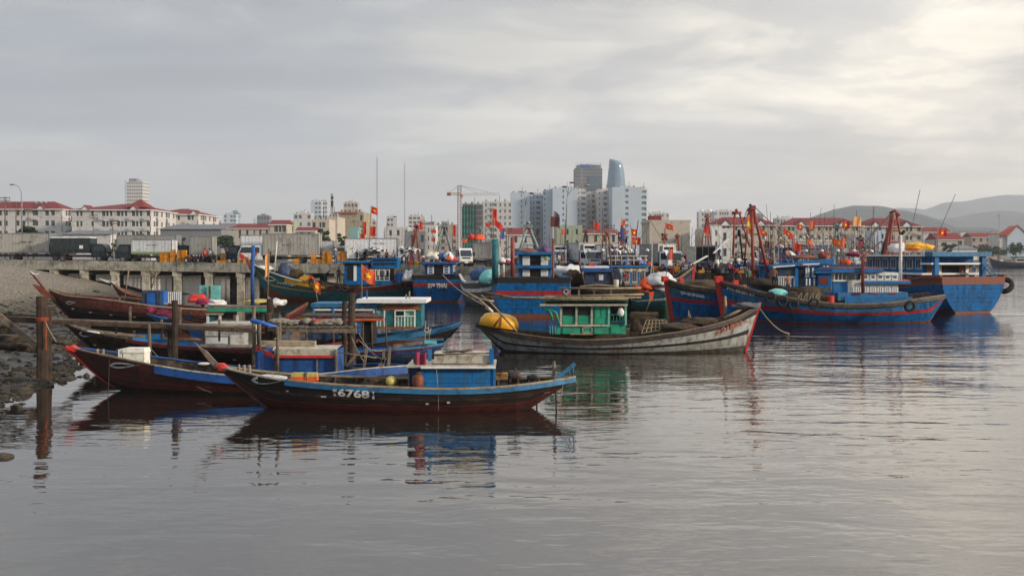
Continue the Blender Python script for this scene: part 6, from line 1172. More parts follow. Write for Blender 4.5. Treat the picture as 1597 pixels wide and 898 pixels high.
# ---- B16 grey boat bow on with aqua dome
t = T('fishing_boat', 'pale rimmed grey boat moored bow on, with blue net and aqua basket boat inside', 'boat', 762, 103, -72)
h = mhull(t, 9, 4.4, [(0, 2.8), (.4, 2.1), (.75, 2.2), (1, 2.7)], [(-.4, -.6), (.3, -.6), (.46, .8)], [(0, .8), (.3, 1), (.6, .95), (.8, .75), (.93, .45), (1, .12)]); h.shell([(.25, 'slate'), (.4, 'white'), (1, 'slate')], t.o, transom=0)
for s in (-1, 1): h.rail(0, 1, .25, .2, 0, 'white', t.o, side=s, out=.12)
h.deck(.05, .95, .9, 'wood', t.o); t.bx('stern_board', 'bright_red', 768, 406, 792, 410, 1.5, 1.7)
heap(751, 432, 101, (1.1, .9), 'net_blue', 'pale blue net heap inside the grey bow on boat', 80, .15); o = MB().lathe([(0, .75), (.6, .68), (1.0, .35), (1.15, 0), (1.05, 0)], n=20).build('basket_boat', 'aqua', smooth=True); o.location = Wp(764, 434, 100); o.rotation_euler = (R(35), 0, R(-20)); tag(o, 'aqua basket boat tilted inside the grey bow on boat', 'boat')
# ---- B12 trawler with derrick behind B11
t = T('trawler', 'blue trawler with tall red twin leg derrick and white barred windows', 'boat', 1255, 88)
h = pxhull(t, [(1168, 436), (1200, 446), (1250, 452), (1300, 452), (1330, 448)], [(1172, 480), (1200, 492), (1280, 494), (1330, 480)], 5.5, [(0, .1), (.1, .5), (.3, .9), (.6, 1), (1, .8)]); h.shell([(.2, 'tar_black'), (1, 'blue')], t.o, transom=1); h.deck(.05, .95, .4, 'wood', t.o); h.rail(0, 1, .2, .2, 0, 'wood', t.o)
cb = t.bx('cabin', 'blue', 1210, 416, 1302, 447, -1.8, 2.0)
rf = MB().hexa([t.L(1200, 416.5, -2.3), t.L(1300, 410.5, -2.3), t.L(1300, 410.5, 2.3), t.L(1200, 416.5, 2.3), t.L(1200, 413, -2.3), t.L(1300, 403, -2.3), t.L(1300, 403, 2.3), t.L(1200, 413, 2.3)]).build('roof', 'cabin_blue', t.o)
MB().bar(t.L(1206, 416.5, -2.36), t.L(1240, 414, -2.36), .05, .1).build('roof_edge', 'clean_white', t.o); MB().bar(t.L(1252, 412.5, -2.36), t.L(1278, 411.5, -2.36), .05, .1).build('roof_edge', 'clean_white', t.o)
t.bx('window', 'navy', 1212, 418, 1238, 431, -1.84, -1.8, parent=cb); t.bx('doorway', 'dark', 1246, 417, 1254, 446, -1.84, -1.8, parent=cb); t.bx('window', 'dark', 1272, 415, 1281, 425, -1.84, -1.8, parent=cb); t.bx('door_post', 'cabin_blue', 1240, 416, 1245, 447, -1.95, -1.8, parent=cb)
for k in range(6): t.bx('slat', 'bag_white', 1214+k*3.6, 433.5, 1216+k*3.6, 447, -1.88, -1.8, parent=cb)
t.bx('rail', 'bag_white', 1213, 431, 1241, 433, -1.9, -1.8, parent=cb); t.bx('slat', 'clean_white', 1238, 434, 1240.5, 447, -1.9, -1.8, parent=cb)
for x in (1256.5, 1260, 1266.5): t.bx('slat', 'clean_white', x, 417, x+2.6, 428.5, -1.9, -1.8, parent=cb)
for x in (1257, 1262, 1269): t.bx('slat', 'clean_white', x, 434, x+2, 445, -1.9, -1.8, parent=cb)
for x in (1256, 1266): t.bx('slat', 'clean_white', x, 429.5, x+6, 432, -1.91, -1.8, parent=cb)
for x in (1284, 1290): t.bx('slat', 'clean_white', x, 414, x+2.3, 422, -1.9, -1.8, parent=cb)
sh = t.bx('side_house', 'blue', 1275, 424, 1296, 456, -2.1, -1.9); t.bx('window', 'dull_red', 1277, 432, 1292, 443, -2.14, -2.1, parent=sh); t.bx('roof', 'cabin_blue', 1272, 422, 1306, 426, -2.4, -1.8)
t.line('derrick_leg', 'derrick', [(1175, 448, -1.5), (1172.5, 326, -1)], .15, 8); t.line('derrick_leg', 'derrick', [(1199, 433, -1.5), (1185, 370, -1.2), (1175, 326, -1)], .14, 8); MB().box(tuple(t.L(1171, 327, -1.25)), tuple(t.L(1176.5, 321, -.75))).build('derrick_head', 'derrick', t.o)
t.line('derrick_tip', 'iron', [(1169, 319, -1), (1173, 323, -1)], .12); t.line('lower_leg', 'dark_cloth', [(1197, 425, -1.6), (1200, 440, -1.6)], .3)
for q in (345, 365, 385): t.line('rung', 'derrick', [(1173.3, q, -1), (1175+(q-326)*.21, q+1, -1.2)], .06)
t.line('stay', 'iron', [(1176, 322, -1), (1200, 345, 0), (1230, 380, 1)], .03); t.line('stay', 'iron', [(1170, 322, -1), (1163, 332, 0), (1160, 345, 1)], .03)
# ---- B13 big trawler stern quarter
t = T('trawler', 'big blue trawler at the right, stern to camera with broad red rail', 'boat', 1404, 97, 105)
h = mhull(t, 20, 6.9, [(0, 3.0), (.12, 2.9), (.3, 2.3), (.55, 2.1), (.8, 3.0), (1, 4.2)], [(-.49, -.9), (.3, -.9), (.42, -.5), (.47, 1.2)], [(0, .92), (.1, .97), (.3, 1), (.6, .98), (.8, .74), (.92, .40), (1, 0)], full=(1.7, .62))
h.shell([(.19, 'rust'), (.92, 'blue'), (1, 'rust')], t.o, transom=0); tr_band(h, -.03, .19, 'rust', 'transom_cap'); tr_band(h, .94, 1, 'rust', 'boot_stripe')
for k in range(6): tr_band(h, .195+k*.123, .195+(k+1)*.123-.005, 'blue', 'plank')
for s in (-1, 1): h.rail(0, 1, .2, .25, 0, 'rust', t.o, side=s, out=.12); h.strake(.42, .55, .05, .95, .04, 'red', t.o, name='stripe', side=s)
h.deck(.02, .95, .5, 'wood', t.o)
def mcabin(t, u0, u1, v0, v1, z0, tiers, m, wn=7, band='clean_white', hh=2.0, over=.5):
    for k in range(tiers):
        a = z0+k*(hh+.15); s = 1-.0*k; cb = MB().box((u0, v0, a), (u1, v1, a+hh)).build('cabin', m, t.o); MB().box((u0-over, v0-over, a+hh), (u1+over*.6, v1+over, a+hh+.16)).build('roof', band, t.o)
        L = u1-u0
        for side, v in ((-1, v0), (1, v1)):
            for q in range(wn):
                u = u0+L*(q+.15)/wn; w = L/wn*.7; f = MB().box((u, v-.05, a+hh*.22), (u+w, v+.05, a+hh*.9)).build('window_frame', 'off_white', cb)
                MB().box((u+w*.12, v-.07, a+hh*.30), (u+w*.45, v+.07, a+hh*.82)).build('pane', 'navy', cb); MB().box((u+w*.55, v-.07, a+hh*.30), (u+w*.88, v+.07, a+hh*.82)).build('pane', 'navy', cb)
mcabin(t, -6.8, 1.5, -2.6, 2.6, 1.75, 2, 'blue', 7, hh=1.45)
# open after deck frame facing the camera
for v in (-2.4, 2.4): MB().box((-8.4, v-.2, 2.9), (-8.0, v+.2, 4.9)).build('gantry_post', 'cabin_blue', t.o)
MB().box((-8.6, -3.0, 4.8), (-7.6, 3.0, 5.2)).build('gantry_beam', 'sky_blue', t.o); MB().box((-8.3, -2.9, 4.1), (-6.8, 2.9, 4.25)).build('after_roof', 'clean_white', t.o)
MB().box((-6.95, -2.3, 2.9), (-6.8, 2.3, 4.05)).build('after_wall', 'rust', t.o)
for v in (-1.9, .9): MB().box((-7.05, v, 2.9), (-6.95, v+.3, 4.0)).build('door_frame', 'clean_white', t.o)
MB().box((-7.04, -.9, 2.9), (-6.96, .8, 3.95)).build('doorway', 'dark', t.o)
mb = MB()
for s in (-.25, .25): mb.bar((-9.4, -2.7+s, 3.0), (-8.2, -2.4+s, 4.4), .08)
for k in range(5): mb.bar((-9.4+k*.25, -2.95+k*.06, 3.1+k*.27), (-9.4+k*.25, -2.45+k*.06, 3.1+k*.27), .06)
mb.build('ladder', 'sky_blue', t.o); t13 = t
p = t.W((-8.6, -3.9, 2.55)); tyre(p.x+.2, p.y-.2, z_(445, p.y), 'big black tyre hanging off the right corner of the big trawler', .85, yaw=R(-35), tilt=R(-38))
# derrick on it
L_ = lambda px, py, Y: Vector(((Xp(px, Y)-t.X)*t.ca+(Y-t.Y)*t.sa, -(Xp(px, Y)-t.X)*t.sa+(Y-t.Y)*t.ca, z_(py, Y)))
for a, b, r, m in (((1376, 420, 98), (1391, 333, 98), .17, 'derrick'), ((1383, 418, 97), (1393, 333, 98), .12, 'derrick'), ((1411, 405, 99), (1398, 333, 98), .12, 'derrick'), ((1370, 420, 99), (1388, 350, 98), .14, 'dark_cloth')): MB().tube([L_(*a), L_(*b)], r, 7).build('derrick_leg', m, t.o, True)
MB().tube([L_(1388, 333, 98), L_(1395, 328, 98), L_(1403, 336, 98)], .15, 7).build('derrick_head', 'derrick', t.o, True); MB().tube([L_(1390, 333, 98), L_(1365, 360, 96), L_(1345, 385, 94)], .09, 6).build('boom', 'iron', t.o)
for q in (345, 360, 378, 395): MB().tube([L_(1392-(q-333)*.10, q, 98), L_(1398+(q-333)*.16, q, 98)], .08, 5).build('rung', 'derrick', t.o)
for px, py, r, hh_, m, lb in ((1425, 385, 1.1, .4, 'yellow', 'yellow tarpaulin heap on the roof of the big trawler'), (1440, 387, .9, .35, 'yellow', 'small yellow heap right on the roof of the big trawler'), (1400, 389, .9, .6, 'bag_white', 'white float bag behind the right derrick'), (1418, 388, .8, .5, 'orange', 'orange heap between the white bag and yellow tarpaulin')): heap(px, py, 95, (r, hh_), m, lb, px, .3, cat='heap', nm='heap')
for a, b, r in (((1424, 346, 96), (1435, 296, 98), .03), ((1466, 358, 98), (1490, 303, 100), .03), ((1300, 385, 99), (1301, 318, 100), .02)): MB().tube([L_(*a), L_(*b)], r, 4).build('antenna', 'iron', t.o)
# ---- generic moored trawlers crowding the basin
rg = random.Random(11)
def trawler(px, Y, yaw, L, lb, hullm='blue', stripe='red', cab='blue', tiers=1, derr=None, top=0, extras=3, B=None, band='cabin_blue', wl=0):
    t = T('trawler', lb, 'boat', px, Y, yaw); B = B or L*.29
    h = mhull(t, L, B, [(0, 2.6), (.2, 2.2), (.5, 1.9), (.8, 2.6), (1, 3.7)], [(-.47, -.7), (.3, -.8), (.42, -.5), (.46, 1.0)], TB); h.shell([(.15, 'tar_black'), (.38, hullm), (.5, stripe), (.93, hullm), (1, 'rust')], t.o, transom=0, n=20)
    for s in (-1, 1): h.rail(0, 1, .2, .2, 0, 'wood_grey', t.o, side=s, out=.1, n=16)
    h.deck(.02, .95, .5, 'wood', t.o); MB().bar((L*.5, 0, 4.1), (L*.455, 0, -.5), .35, .25).build('stem_post', 'red', t.o)
    mcabin(t, -L*.40, -L*.02, -B*.34, B*.34, 1.9, tiers, cab, 5, band, 1.9, .35)
    zt = 1.9+tiers*2.05+.1
    for k in range(extras): MB().blob((rg.uniform(-L*.38, -L*.05), rg.uniform(-B*.25, B*.25), zt+.15), (rg.uniform(.4, .9), rg.uniform(.4, .7), rg.uniform(.25, .5)), amp=.3, n=9, k=6, seed=rg.randrange(99)).build('roof_bundle', rg.choice(['net', 'bag_white', 'orange', 'tarp_blue', 'dark_cloth', 'net_brown', 'bright_red']), t.o, True)
    MB().blob((L*.18, 0, 2.0), (L*.12, B*.3, .9), amp=.25, n=12, k=7, seed=rg.randrange(99)).build('net_pile', rg.choice(['net', 'net_brown', 'net_blue']), t.o, True)
    mb = MB()
    for k in range(7): u = -L*.38+k*L*.06; mb.tube([(u, -B*.34, zt), (u, -B*.34, zt+.8)], .035, 4)
    mb.tube([(-L*.4, -B*.34, zt+.8), (0, -B*.34, zt+.8)], .035, 4); mb.tube([(-L*.4, -B*.34, zt+.4), (0, -B*.34, zt+.4)], .03, 4); mb.build('roof_rail', rg.choice(['sky_blue', 'white', 'derrick']), t.o)
    for k in range(4): MB().tube([(-L*.3+k*L*.12, B*.3, zt), (-L*.3+k*L*.12, B*.3, zt+1.2)], .03, 4).build('lamp_post', 'iron', t.o); MB().lathe([(0, 0), (.16, .05), (.2, .2), (0, .3)], (-L*.3+k*L*.12, B*.3, zt+1.2), 8).build('fishing_lamp', 'clean_white', t.o, True)
    if derr:
        u = L*.06; aframe(t, (u, 0, top), [(u-1.3, -1.3, 2), (u-1.3, 1.3, 2), (u+.8, 1, 2), (u+.8, -1, 2)], .11, derr, 5)
    for k in range(8): tmast(t, rg.uniform(-.45, .35)*L, rg.uniform(-1, 1), 2, zt+rg.uniform(1, 4.5), rg.choice(['bamboo', 'iron', 'derrick', 'white', 'sky_blue', 'wood']), rg.uniform(.03, .07), 'mast', rg.uniform(-.6, .6))
    hm_ = top or zt+4.5
    for u in (-.46, .47, -.2): MB().tube(catenary((L*.06, 0, hm_-.3), (u*L, rg.uniform(-1, 1), 2.6 if u != -.2 else zt), .25, 6), .022, 4).build('stay', rg.choice(['rope', 'iron']), t.o)
    MB().tube([(L*.3, .2, 2.6), (L*.3, .2, 2.6+rg.uniform(2, 3.5))], .06, 5).build('mast', rg.choice(['white', 'wood', 'derrick']), t.o)
    MB().grid(lambda p, q: (-L*.3+L*.3*p, -B*.36-.05*math.sin(p*20), zt-.1-.6*q), 12, 2).build('hung_cloth', rg.choice(['tarp_blue', 'net_brown', 'off_white', 'dull_red', 'grey_cloth']), t.o)
    tmast(t, -L*.1, .4, zt, zt+rg.uniform(4, 7), du=rg.uniform(.2, 1)); tmast(t, -L*.22, -.6, zt, zt+rg.uniform(3, 5), dv=rg.uniform(-.5, .5)); MB().tube([(L*.1, .3, 2), (-L*.25, .2, zt+2.4)], .07, 5).build('boom', rg.choice(['bamboo', 'derrick', 'white']), t.o)
    return t
zz = lambda py, Y: CH+(HY-py)/F*Y
for a in ((1225, 122, 12, 17, 'trawler with long pale blue roof behind the tall red derrick', 'blue', 'red', 'cabin_blue', 1, None, 0), (1318, 112, 160, 15, 'trawler with low blue cabin behind the white panelled cabin', 'navy', 'white', 'blue', 1, 'derrick_teal', 8), (1290, 140, 25, 16, 'third row trawler below the lone red flag', 'blue', 'red', 'royal', 2, None, 0),
          (1352, 132, 195, 16, 'third row trawler left of the right derrick', 'teal', 'red', 'blue', 1, 'iron', zz(372, 132)), (1410, 140, 10, 16, 'third row trawler behind the right derrick', 'blue', 'white', 'royal', 1, None, 0), (1180, 150, 170, 18, 'far trawler behind the tall derrick foot', 'blue', 'red', 'cabin_blue', 2, 'derrick', zz(328, 150)), (1252, 165, 5, 17, 'far trawler under the wide low tree', 'navy', 'red', 'blue', 1, 'iron', 9),
          (1330, 175, 190, 18, 'fourth row trawler below the pair of orange flags', 'blue', 'red', 'cabin_blue', 1, None, 0), (1395, 185, 0, 17, 'fourth row trawler before the lilac house', 'teal', 'white', 'cabin_blue', 1, None, 0), (1446, 205, 185, 18, 'far trawler beyond the big trawler roof', 'navy', 'red', 'blue', 1, None, 0), (1208, 108, 75, 14, 'stern quarter of a blue trawler right of the pier end', 'blue', 'red', 'blue', 1, None, 0), (1268, 106, 168, 13, 'second row trawler directly behind the barred windows', 'blue', 'red', 'cabin_blue', 1, None, 0),
          (1372, 112, 15, 13, 'second row trawler behind the white mast', 'navy', 'red', 'cabin_blue', 1, 'derrick_teal', zz(378, 112)), (1345, 120, 172, 14, 'second row trawler under the leaning boom', 'blue', 'white', 'blue', 1, None, 0), (1300, 158, 8, 16, 'far trawler behind the wide orange flag', 'teal', 'red', 'royal', 2, 'iron', zz(368, 158)),
          (930, 99, 172, 11, 'boat moored under the lorries left of the dark purple banner', 'blue', 'red', 'blue', 1, None, 0), (1005, 98, 12, 10, 'low boat behind the white and orange cargo heap', 'navy', 'red', 'cabin_blue', 1, None, 0)):
    trawler(a[0], a[1], a[2], a[3], 'blue '+a[4], a[5], a[6], a[7], a[8], a[9], a[10])
# boats beyond the pier (only their upper works show over the parked lorries)
for a in ((1094, 150, 15, 16, 'trawler beyond the pier with ladder like red derrick', 'derrick', zz(338, 150)), (905, 165, 10, 15, 'trawler beyond the pier behind the middle lorries', 'iron', zz(362, 165)), (975, 160, 170, 15, 'trawler beyond the pier behind the red and blue bracket mast', 'derrick', zz(372, 160)), (1048, 165, 0, 14, 'trawler beyond the pier with small red trestle', 'derrick', zz(368, 165)),
          (640, 172, 12, 15, 'trawler beyond the pier with slanted red boom', 'derrick', zz(352, 172)), (758, 165, 170, 16, 'trawler beyond the pier under the furled flags', 'derrick_teal', zz(358, 165)), (830, 170, 0, 15, 'trawler beyond the pier below the left street lamp', 'iron', zz(360, 170)), (590, 178, 165, 15, 'trawler beyond the pier behind the long white container', None, 0)):
    trawler(a[0], a[1], a[2], a[3], 'blue '+a[4], 'navy', 'red', 'navy', 1, a[5], a[6], extras=6)
# ---- far right small blue boat
t = T('wooden_boat', 'small dark blue boat moored alone at the right edge', 'boat', 1580, 440)
h = pxhull(t, [(1543, 402.5), (1550, 406), (1565, 409), (1585, 410), (1610, 409), (1630, 405)], [(1543, 402.5), (1545, 410), (1547, 418.5), (1560, 419), (1615, 419), (1630, 410)], 5, PT); h.shell([(.2, 'navy'), (1, 'navy')], t.o); h.rail(0, 1, .3, .3, 0, 'dull_red', t.o); h.deck(.1, .9, .4, 'wood', t.o); t.bx('cabin', 'white', 1584, 402, 1604, 410, -1.5, 1.5); t.bx('window', 'dark', 1586, 404, 1600, 407, -1.6, -1.5); t.bx('roof', 'sky_blue', 1582, 400.5, 1606, 402, -1.8, 1.8); t.line('mast', 'wood', [(1558, 410, 0), (1558, 375, 0)], .15)
t = T('skiff', 'tiny low skiff by the far right shore', 'boat', 1524, 470); h = pxhull(t, [(1516, 413), (1524, 414), (1533, 412.5)], [(1516, 414), (1524, 416.5), (1533, 414)], 2, PT); h.shell([(1, 'slate')], t.o); h.deck(.1, .9, .2, 'wood', t.o)
for i, (px, Y, w) in enumerate(((1480, 400, 14), (1498, 430, 12), (1512, 455, 9), (1560, 560, 16), (1585, 600, 12))):
    t = T('wooden_boat', ['dark hull moored against the shore right of the big trawler', 'second dark hull along the shore', 'grey hull near the tiny skiff', 'far moored hull behind the small blue boat', 'farthest hull at the right edge'][i], 'boat', px, Y); y0 = 400+7680/Y
    h = pxhull(t, [(px-w, y0-6), (px-w*.4, y0-3.5), (px+w*.5, y0-3.5), (px+w, y0-5.5)], [(px-w, y0-5), (px-w*.8, y0+1), (px+w*.7, y0+1), (px+w, y0-4)], 4, PT); h.shell([(1, ['slate', 'navy', 'slate', 'teal', 'navy'][i])], t.o); h.rail(0, 1, .3, .3, 0, 'dull_red', t.o); h.deck(.1, .9, .4, 'wood', t.o); t.bx('cabin', 'white' if i % 2 else 'cabin_blue', px-w*.3, y0-9, px+w*.3, y0-3, -1.2, 1.2); t.line('mast', 'iron', [(px, y0-5, 0), (px, y0-22, 0)], .1)
# ================================================================ lorries on the pier
WH = {}
def wheel(par, x, y, r, w=.24):
    if 'w' not in WH:
        WH['w'] = MB().lathe([(.62, -.5), (.92, -.5), (1, -.3), (1, .3), (.92, .5), (.62, .5)], n=20, axis='Y').mesh('tyre', 'rubber', True)
        WH['r'] = MB().lathe([(0, -.36), (.25, -.40), (.3, -.2), (.5, -.2), (.62, -.42), (.62, .42), (.5, .2), (.3, .2), (.25, .4), (0, .36)], n=16, axis='Y').mesh('rim', 'steel', True)
    o = bpy.data.objects.new('wheel', None); COL.objects.link(o); o.parent = par; o.location = (x, y, r); o.scale = (r, w, r)
    for k, n in (('w', 'tyre'), ('r', 'rim')): q = bpy.data.objects.new(n, WH[k]); COL.objects.link(q); q.parent = o
def lorry(lb, px, Y, yaw, L, H, box='truck_grey', cab='truck_white', cabL=1.65, stripe=None, canvas=False, W=2.1, z=None, opened=False, reefer=False, nm='lorry', boxz=1.0, bx0=None):
    z = deck_z(px, Y) if z is None else z; t = T(nm, lb, 'lorry', px, Y, yaw, z); u0, u1 = -L/2, L/2; cu = u1-cabL; hw = W/2
    MB().box((u0, -.45, .55), (u1-.3, .45, .8)).build('chassis', 'iron', t.o)
    for s in (-1, 1): MB().box((u0+.2, s*hw-.05, .45), (cu-.5, s*hw+.05, .52)).build('side_guard', 'iron', t.o); MB().box((u0+L*.18, s*(hw-.1)-.15, .85), (u0+L*.34, s*(hw-.1)+.15, .98)).build('mudguard', 'iron', t.o)
    be = cu-.12; cb = MB().box((u0, -hw, boxz), (be, hw, H)).build('cargo_box', box, t.o)
    n = max(6, int((be-u0)/.42))
    if not canvas:
        for k in range(n):
            u = u0+(be-u0)*(k+.5)/n
            for s in (-1, 1): MB().box((u-.05, s*hw-.02, boxz+.12), (u+.05, s*hw+.02, H-.1)).build('rib', box, cb)
        for u in (u0, be): MB().box((u-.04, -hw-.03, boxz), (u+.04, hw+.03, H+.02)).build('corner_frame', 'steel', cb)
        for zq in (boxz, H): MB().box((u0, -hw-.03, zq-.05), (be, hw+.03, zq+.05)).build('edge_frame', 'steel', cb)
        for s in (-1, 1): MB().box((u0-.05, .03 if s > 0 else -hw+.08, boxz+.08), (u0-.01, hw-.08 if s > 0 else -.03, H-.08)).build('rear_door', box, cb); MB().box((u0-.09, s*.3-.02, boxz+.1), (u0-.05, s*.3+.02, H-.1)).build('lock_bar', 'steel', cb)
    else:
        for k in range(7):
            u = u0+(be-u0)*k/6
            for s in (-1, 1): MB().bar((u, s*(hw+.01), boxz+.4), (u, s*(hw+.01), H), .05).build('bow', box, cb)
        MB().box((u0-.02, -hw-.04, H-.02), (be+.02, hw+.04, H+.12), top=.94).build('canvas_top', 'truck_light', cb); MB().box((u0, -hw-.04, boxz), (be, hw+.04, boxz+.45)).build('drop_side', 'truck_dark', cb)
    if stripe: MB().box((u0, -hw-.05, boxz+.08), (be, hw+.05, boxz+.28)).build('stripe', stripe, cb)
    if opened: MB().box((u0-.06, -hw+.1, boxz+.1), (u0-.03, hw-.1, H-.1)).build('open_doorway', 'dark', cb)
    if reefer: MB().box((be, -.7, H-.75), (be+.35, .7, H-.15)).build('cooling_unit', 'white', cb); MB().box((be+.35, -.6, H-.6), (be+.37, .6, H-.3)).build('grille', 'dark', cb)
    ch = 2.15; f = u1
    pts = [(cu, .45), (f-.02, .45), (f, 1.15), (f-.42, ch-.15), (f-.6, ch), (cu, ch)]
    cc_ = MB().prism([(x, -hw+.08, zq) for x, zq in pts], (0, 2*hw-.16, 0)).build('cab', cab, t.o)
    MB().hexa([(f-.03, -hw+.2, 1.22), (f-.03, hw-.2, 1.22), (f-.36, hw-.25, ch-.22), (f-.36, -hw+.25, ch-.22), (f+.02, -hw+.2, 1.22), (f+.02, hw-.2, 1.22), (f-.32, hw-.25, ch-.22), (f-.32, -hw+.25, ch-.22)]).build('windscreen', 'glass', cc_)
    for s in (-1, 1):
        y = s*(hw-.08); MB().prism([(cu+.3, y-s*.02, 1.25), (f-.2, y-s*.02, 1.25), (f-.5, y-s*.02, ch-.22), (cu+.3, y-s*.02, ch-.22)], (0, s*.04, 0)).build('side_window', 'glass', cc_)
        MB().box((cu+.25, min(y, y+s*.025), .62), (f-.32, max(y, y+s*.025), 1.2)).build('door', cab, cc_); MB().box((f-.02, s*(hw-.35)-.14, .72), (f+.03, s*(hw-.35)+.14, .92)).build('headlight', 'clean_white', cc_)
        MB().box((f-.1, s*(hw+.05)-.1, 1.25), (f+.0, s*(hw+.05)+.1, 1.7)).build('mirror', 'dark', cc_)
    MB().box((f-.05, -hw+.1, .42), (f+.08, hw-.1, .62)).build('bumper', 'iron', t.o); MB().box((f+.005, -.5, .95), (f+.03, .5, 1.1)).build('grille', 'dark', cc_); MB().box((f+.08, -.2, .45), (f+.09, .2, .58)).build('number_plate', 'clean_white', t.o)
    r = .40
    for x in (u0+L*.22, u1-.95):
        for s in (-1, 1): wheel(t.o, x, s*(hw-.14), r)
    return t
def side_lorry(lb, xr, xf, ytop, off, **k):
    """side on lorry sighted from rear to front"""
    px = (xr+xf)/2; Y = pier_at(Xp(px, 120))[0]+off; z = deck_z(px); L = abs(xf-xr)/F*Y; H = CH+(HY-ytop)/F*(Y-1)-z
    return lorry(lb, px, Y, 0 if xf > xr else 180, L, H, z=z, **k)
def block_text(t, u0, u1, z0, z1, v, m, n=7):
    mb = MB(); w = (u1-u0)/n
    for k in range(n):
        if k != n//2: mb.box((u0+k*w, v-.008, z0), (u0+k*w+w*.28, v, z1)); mb.box((u0+k*w+w*.28, v-.008, z1-(z1-z0)*.3), (u0+k*w+w*.7, v, z1))
    mb.build('lettering', m, t.o)
a = side_lorry('grey box lorry at the left end of the pier behind the dark canvas lorry', 3, 104, 364, 2.6, box='truck_tan', cab='truck_dark'); block_text(a, -1.1, .2, 2.2, 2.4, -1.08, 'navy', 8)
a = side_lorry('small lorry with dark canvas body and dark cab near the left end', 84, 171, 371, 1.6, box='canvas', cab='truck_dark', canvas=True, cabL=1.9); MB().box((.15, -1.10, 1.55), (.6, -1.06, 1.95)).build('notice', 'clean_white', a.o)
a = side_lorry('light grey box lorry with dark cab facing left and green stripe', 272, 184, 374, 2.2, box='truck_light', cab='truck_dark', stripe='lime', cabL=1.9); block_text(a, -1.6, -.4, 2.0, 2.15, 1.09, 'grey_cloth', 8)
side_lorry('long grey container lorry in the back row left of the yellow crates', 187, 300, 367, 9, box='truck_grey', cab='truck_dark'); side_lorry('grey box lorry in the back row behind the motorcycles', 334, 278, 369, 8, box='truck_grey', cab='truck_dark')
side_lorry('plain white box lorry behind the white and red cab', 440, 356, 367, 5.2, box='truck_white', cab='truck_dark')
a = side_lorry('long weathered grey box lorry with white and red cab facing left', 499, 374, 365, 2.4, box='truck_tan', cab='truck_white', cabL=2.9); u = a.L(400, 395, 0).x
MB().prism([(a.L(386, 0).x, 1.03, .6), (a.L(378, 0).x, 1.03, .6), (a.L(377, 0).x, 1.03, 1.25), (a.L(384, 0).x, 1.03, 1.0)], (0, .04, 0)).build('red_flash', 'bright_red', a.o); MB().prism([(a.L(400, 0).x, 1.03, .7), (a.L(395, 0).x, 1.03, .7), (a.L(402, 0).x, 1.03, 1.35), (a.L(406, 0).x, 1.03, 1.35)], (0, .04, 0)).build('red_flash', 'bright_red', a.o); block_text(a, -1.4, -.5, 2.1, 2.28, 1.09, 'grey_cloth', 7)
side_lorry('small white box lorry right of the weathered grey lorry', 500, 545, 376, 6, box='truck_light', cab='truck_white')
a = side_lorry('long white box lorry behind the black and white parasols', 540, 634, 372, 4, box='truck_white', cab='truck_white', cabL=.9); block_text(a, -.2, 1.2, 2.35, 2.5, -1.08, 'grey_cloth', 9)
lorry('grey lorry parked with its pale rear door towards the aqua basket boat', 748, 121, 168, 4.6, 2.85, box='truck_tan', z=3.55); lorry('small white lorry cab peeking left of the pale rear door', 721, 120, -75, 4.4, 1.9, box='truck_white', z=3.6, W=1.7)
for px, Y, yaw, L, H, W, lb, bx, cabm in ((874, 119, -92, 5, 2.75, 1.5, 'narrow white lorry facing the water, leftmost of the front facing row', 'truck_white', 'truck_white'), (912, 117, -70, 5.4, 2.95, 2.3, 'white lorry facing the water right of the three headed street lamp', 'truck_light', 'truck_white'), (962, 114, -66, 5.6, 2.8, 2.2, 'white lorry facing the water behind the dark purple flag', 'truck_white', 'truck_white'),
                               (1032, 112, -66, 5.6, 2.9, 2.2, 'grey lorry with cooling unit facing the water, rightmost of the front facing row', 'truck_grey', 'truck_white')): lorry(lb, px, Y, yaw, L, H, box=bx, cab=cabm, W=W, reefer=True)
a = lorry('grey container lorry with open black rear doors at the pier end', 1104, 111, 74, 5.2, 2.75, box='truck_tan', W=2.2, opened=True)
MB().box((-2.9, 1.0, 1.05), (-2.62, 1.9, 2.7)).build('open_door', 'truck_tan', a.o)
# ================================================================ yellow crates
CR = MB()
w, d, hh = .27, .19, .29
for x0, x1, y0, y1 in ((-w, w, -d, -d+.02), (-w, w, d-.02, d), (-w, -w+.02, -d+.02, d-.02), (w-.02, w, -d+.02, d-.02)): CR.box((x0, y0, .0), (x1, y1, hh*.42)); CR.box((x0, y0, hh*.52), (x1, y1, hh*.86))
CR.box((-w, -d, 0), (w, d, .02)); CR.box((-w-.015, -d-.015, hh*.86), (w+.015, -d+.02, hh)); CR.box((-w-.015, d-.02, hh*.86), (w+.015, d+.015, hh)); CR.box((-w-.015, -d, hh*.86), (-w+.02, d, hh)); CR.box((w-.02, -d, hh*.86), (w+.015, d, hh))
for x in (-w, -.02, w-.04): CR.box((x, -d-.008, 0), (x+.04, -d, hh)); CR.box((x, d, 0), (x+.04, d+.008, hh))
CRM = CR.mesh('crate', 'crate'); ORD = ['bottom', 'second', 'third', 'fourth', 'fifth', 'sixth', 'seventh']
def stack(px, off, n, where):
    Y = pier_at(Xp(px, 120))[0]+off; z = deck_z(px)
    for k in range(n):
        o = bpy.data.objects.new('crate', CRM); COL.objects.link(o); o.location = (Xp(px, Y)+random.uniform(-.03, .03), Y+random.uniform(-.02, .02), z+k*.30+.002); o.rotation_euler = (0, 0, random.uniform(-.08, .08))
        tag(o, ('top' if k == n-1 and n > 1 else 'single' if n == 1 else ORD[k])+' yellow fish crate '+where, 'crate', 'yellow fish crates stacked on the pier')
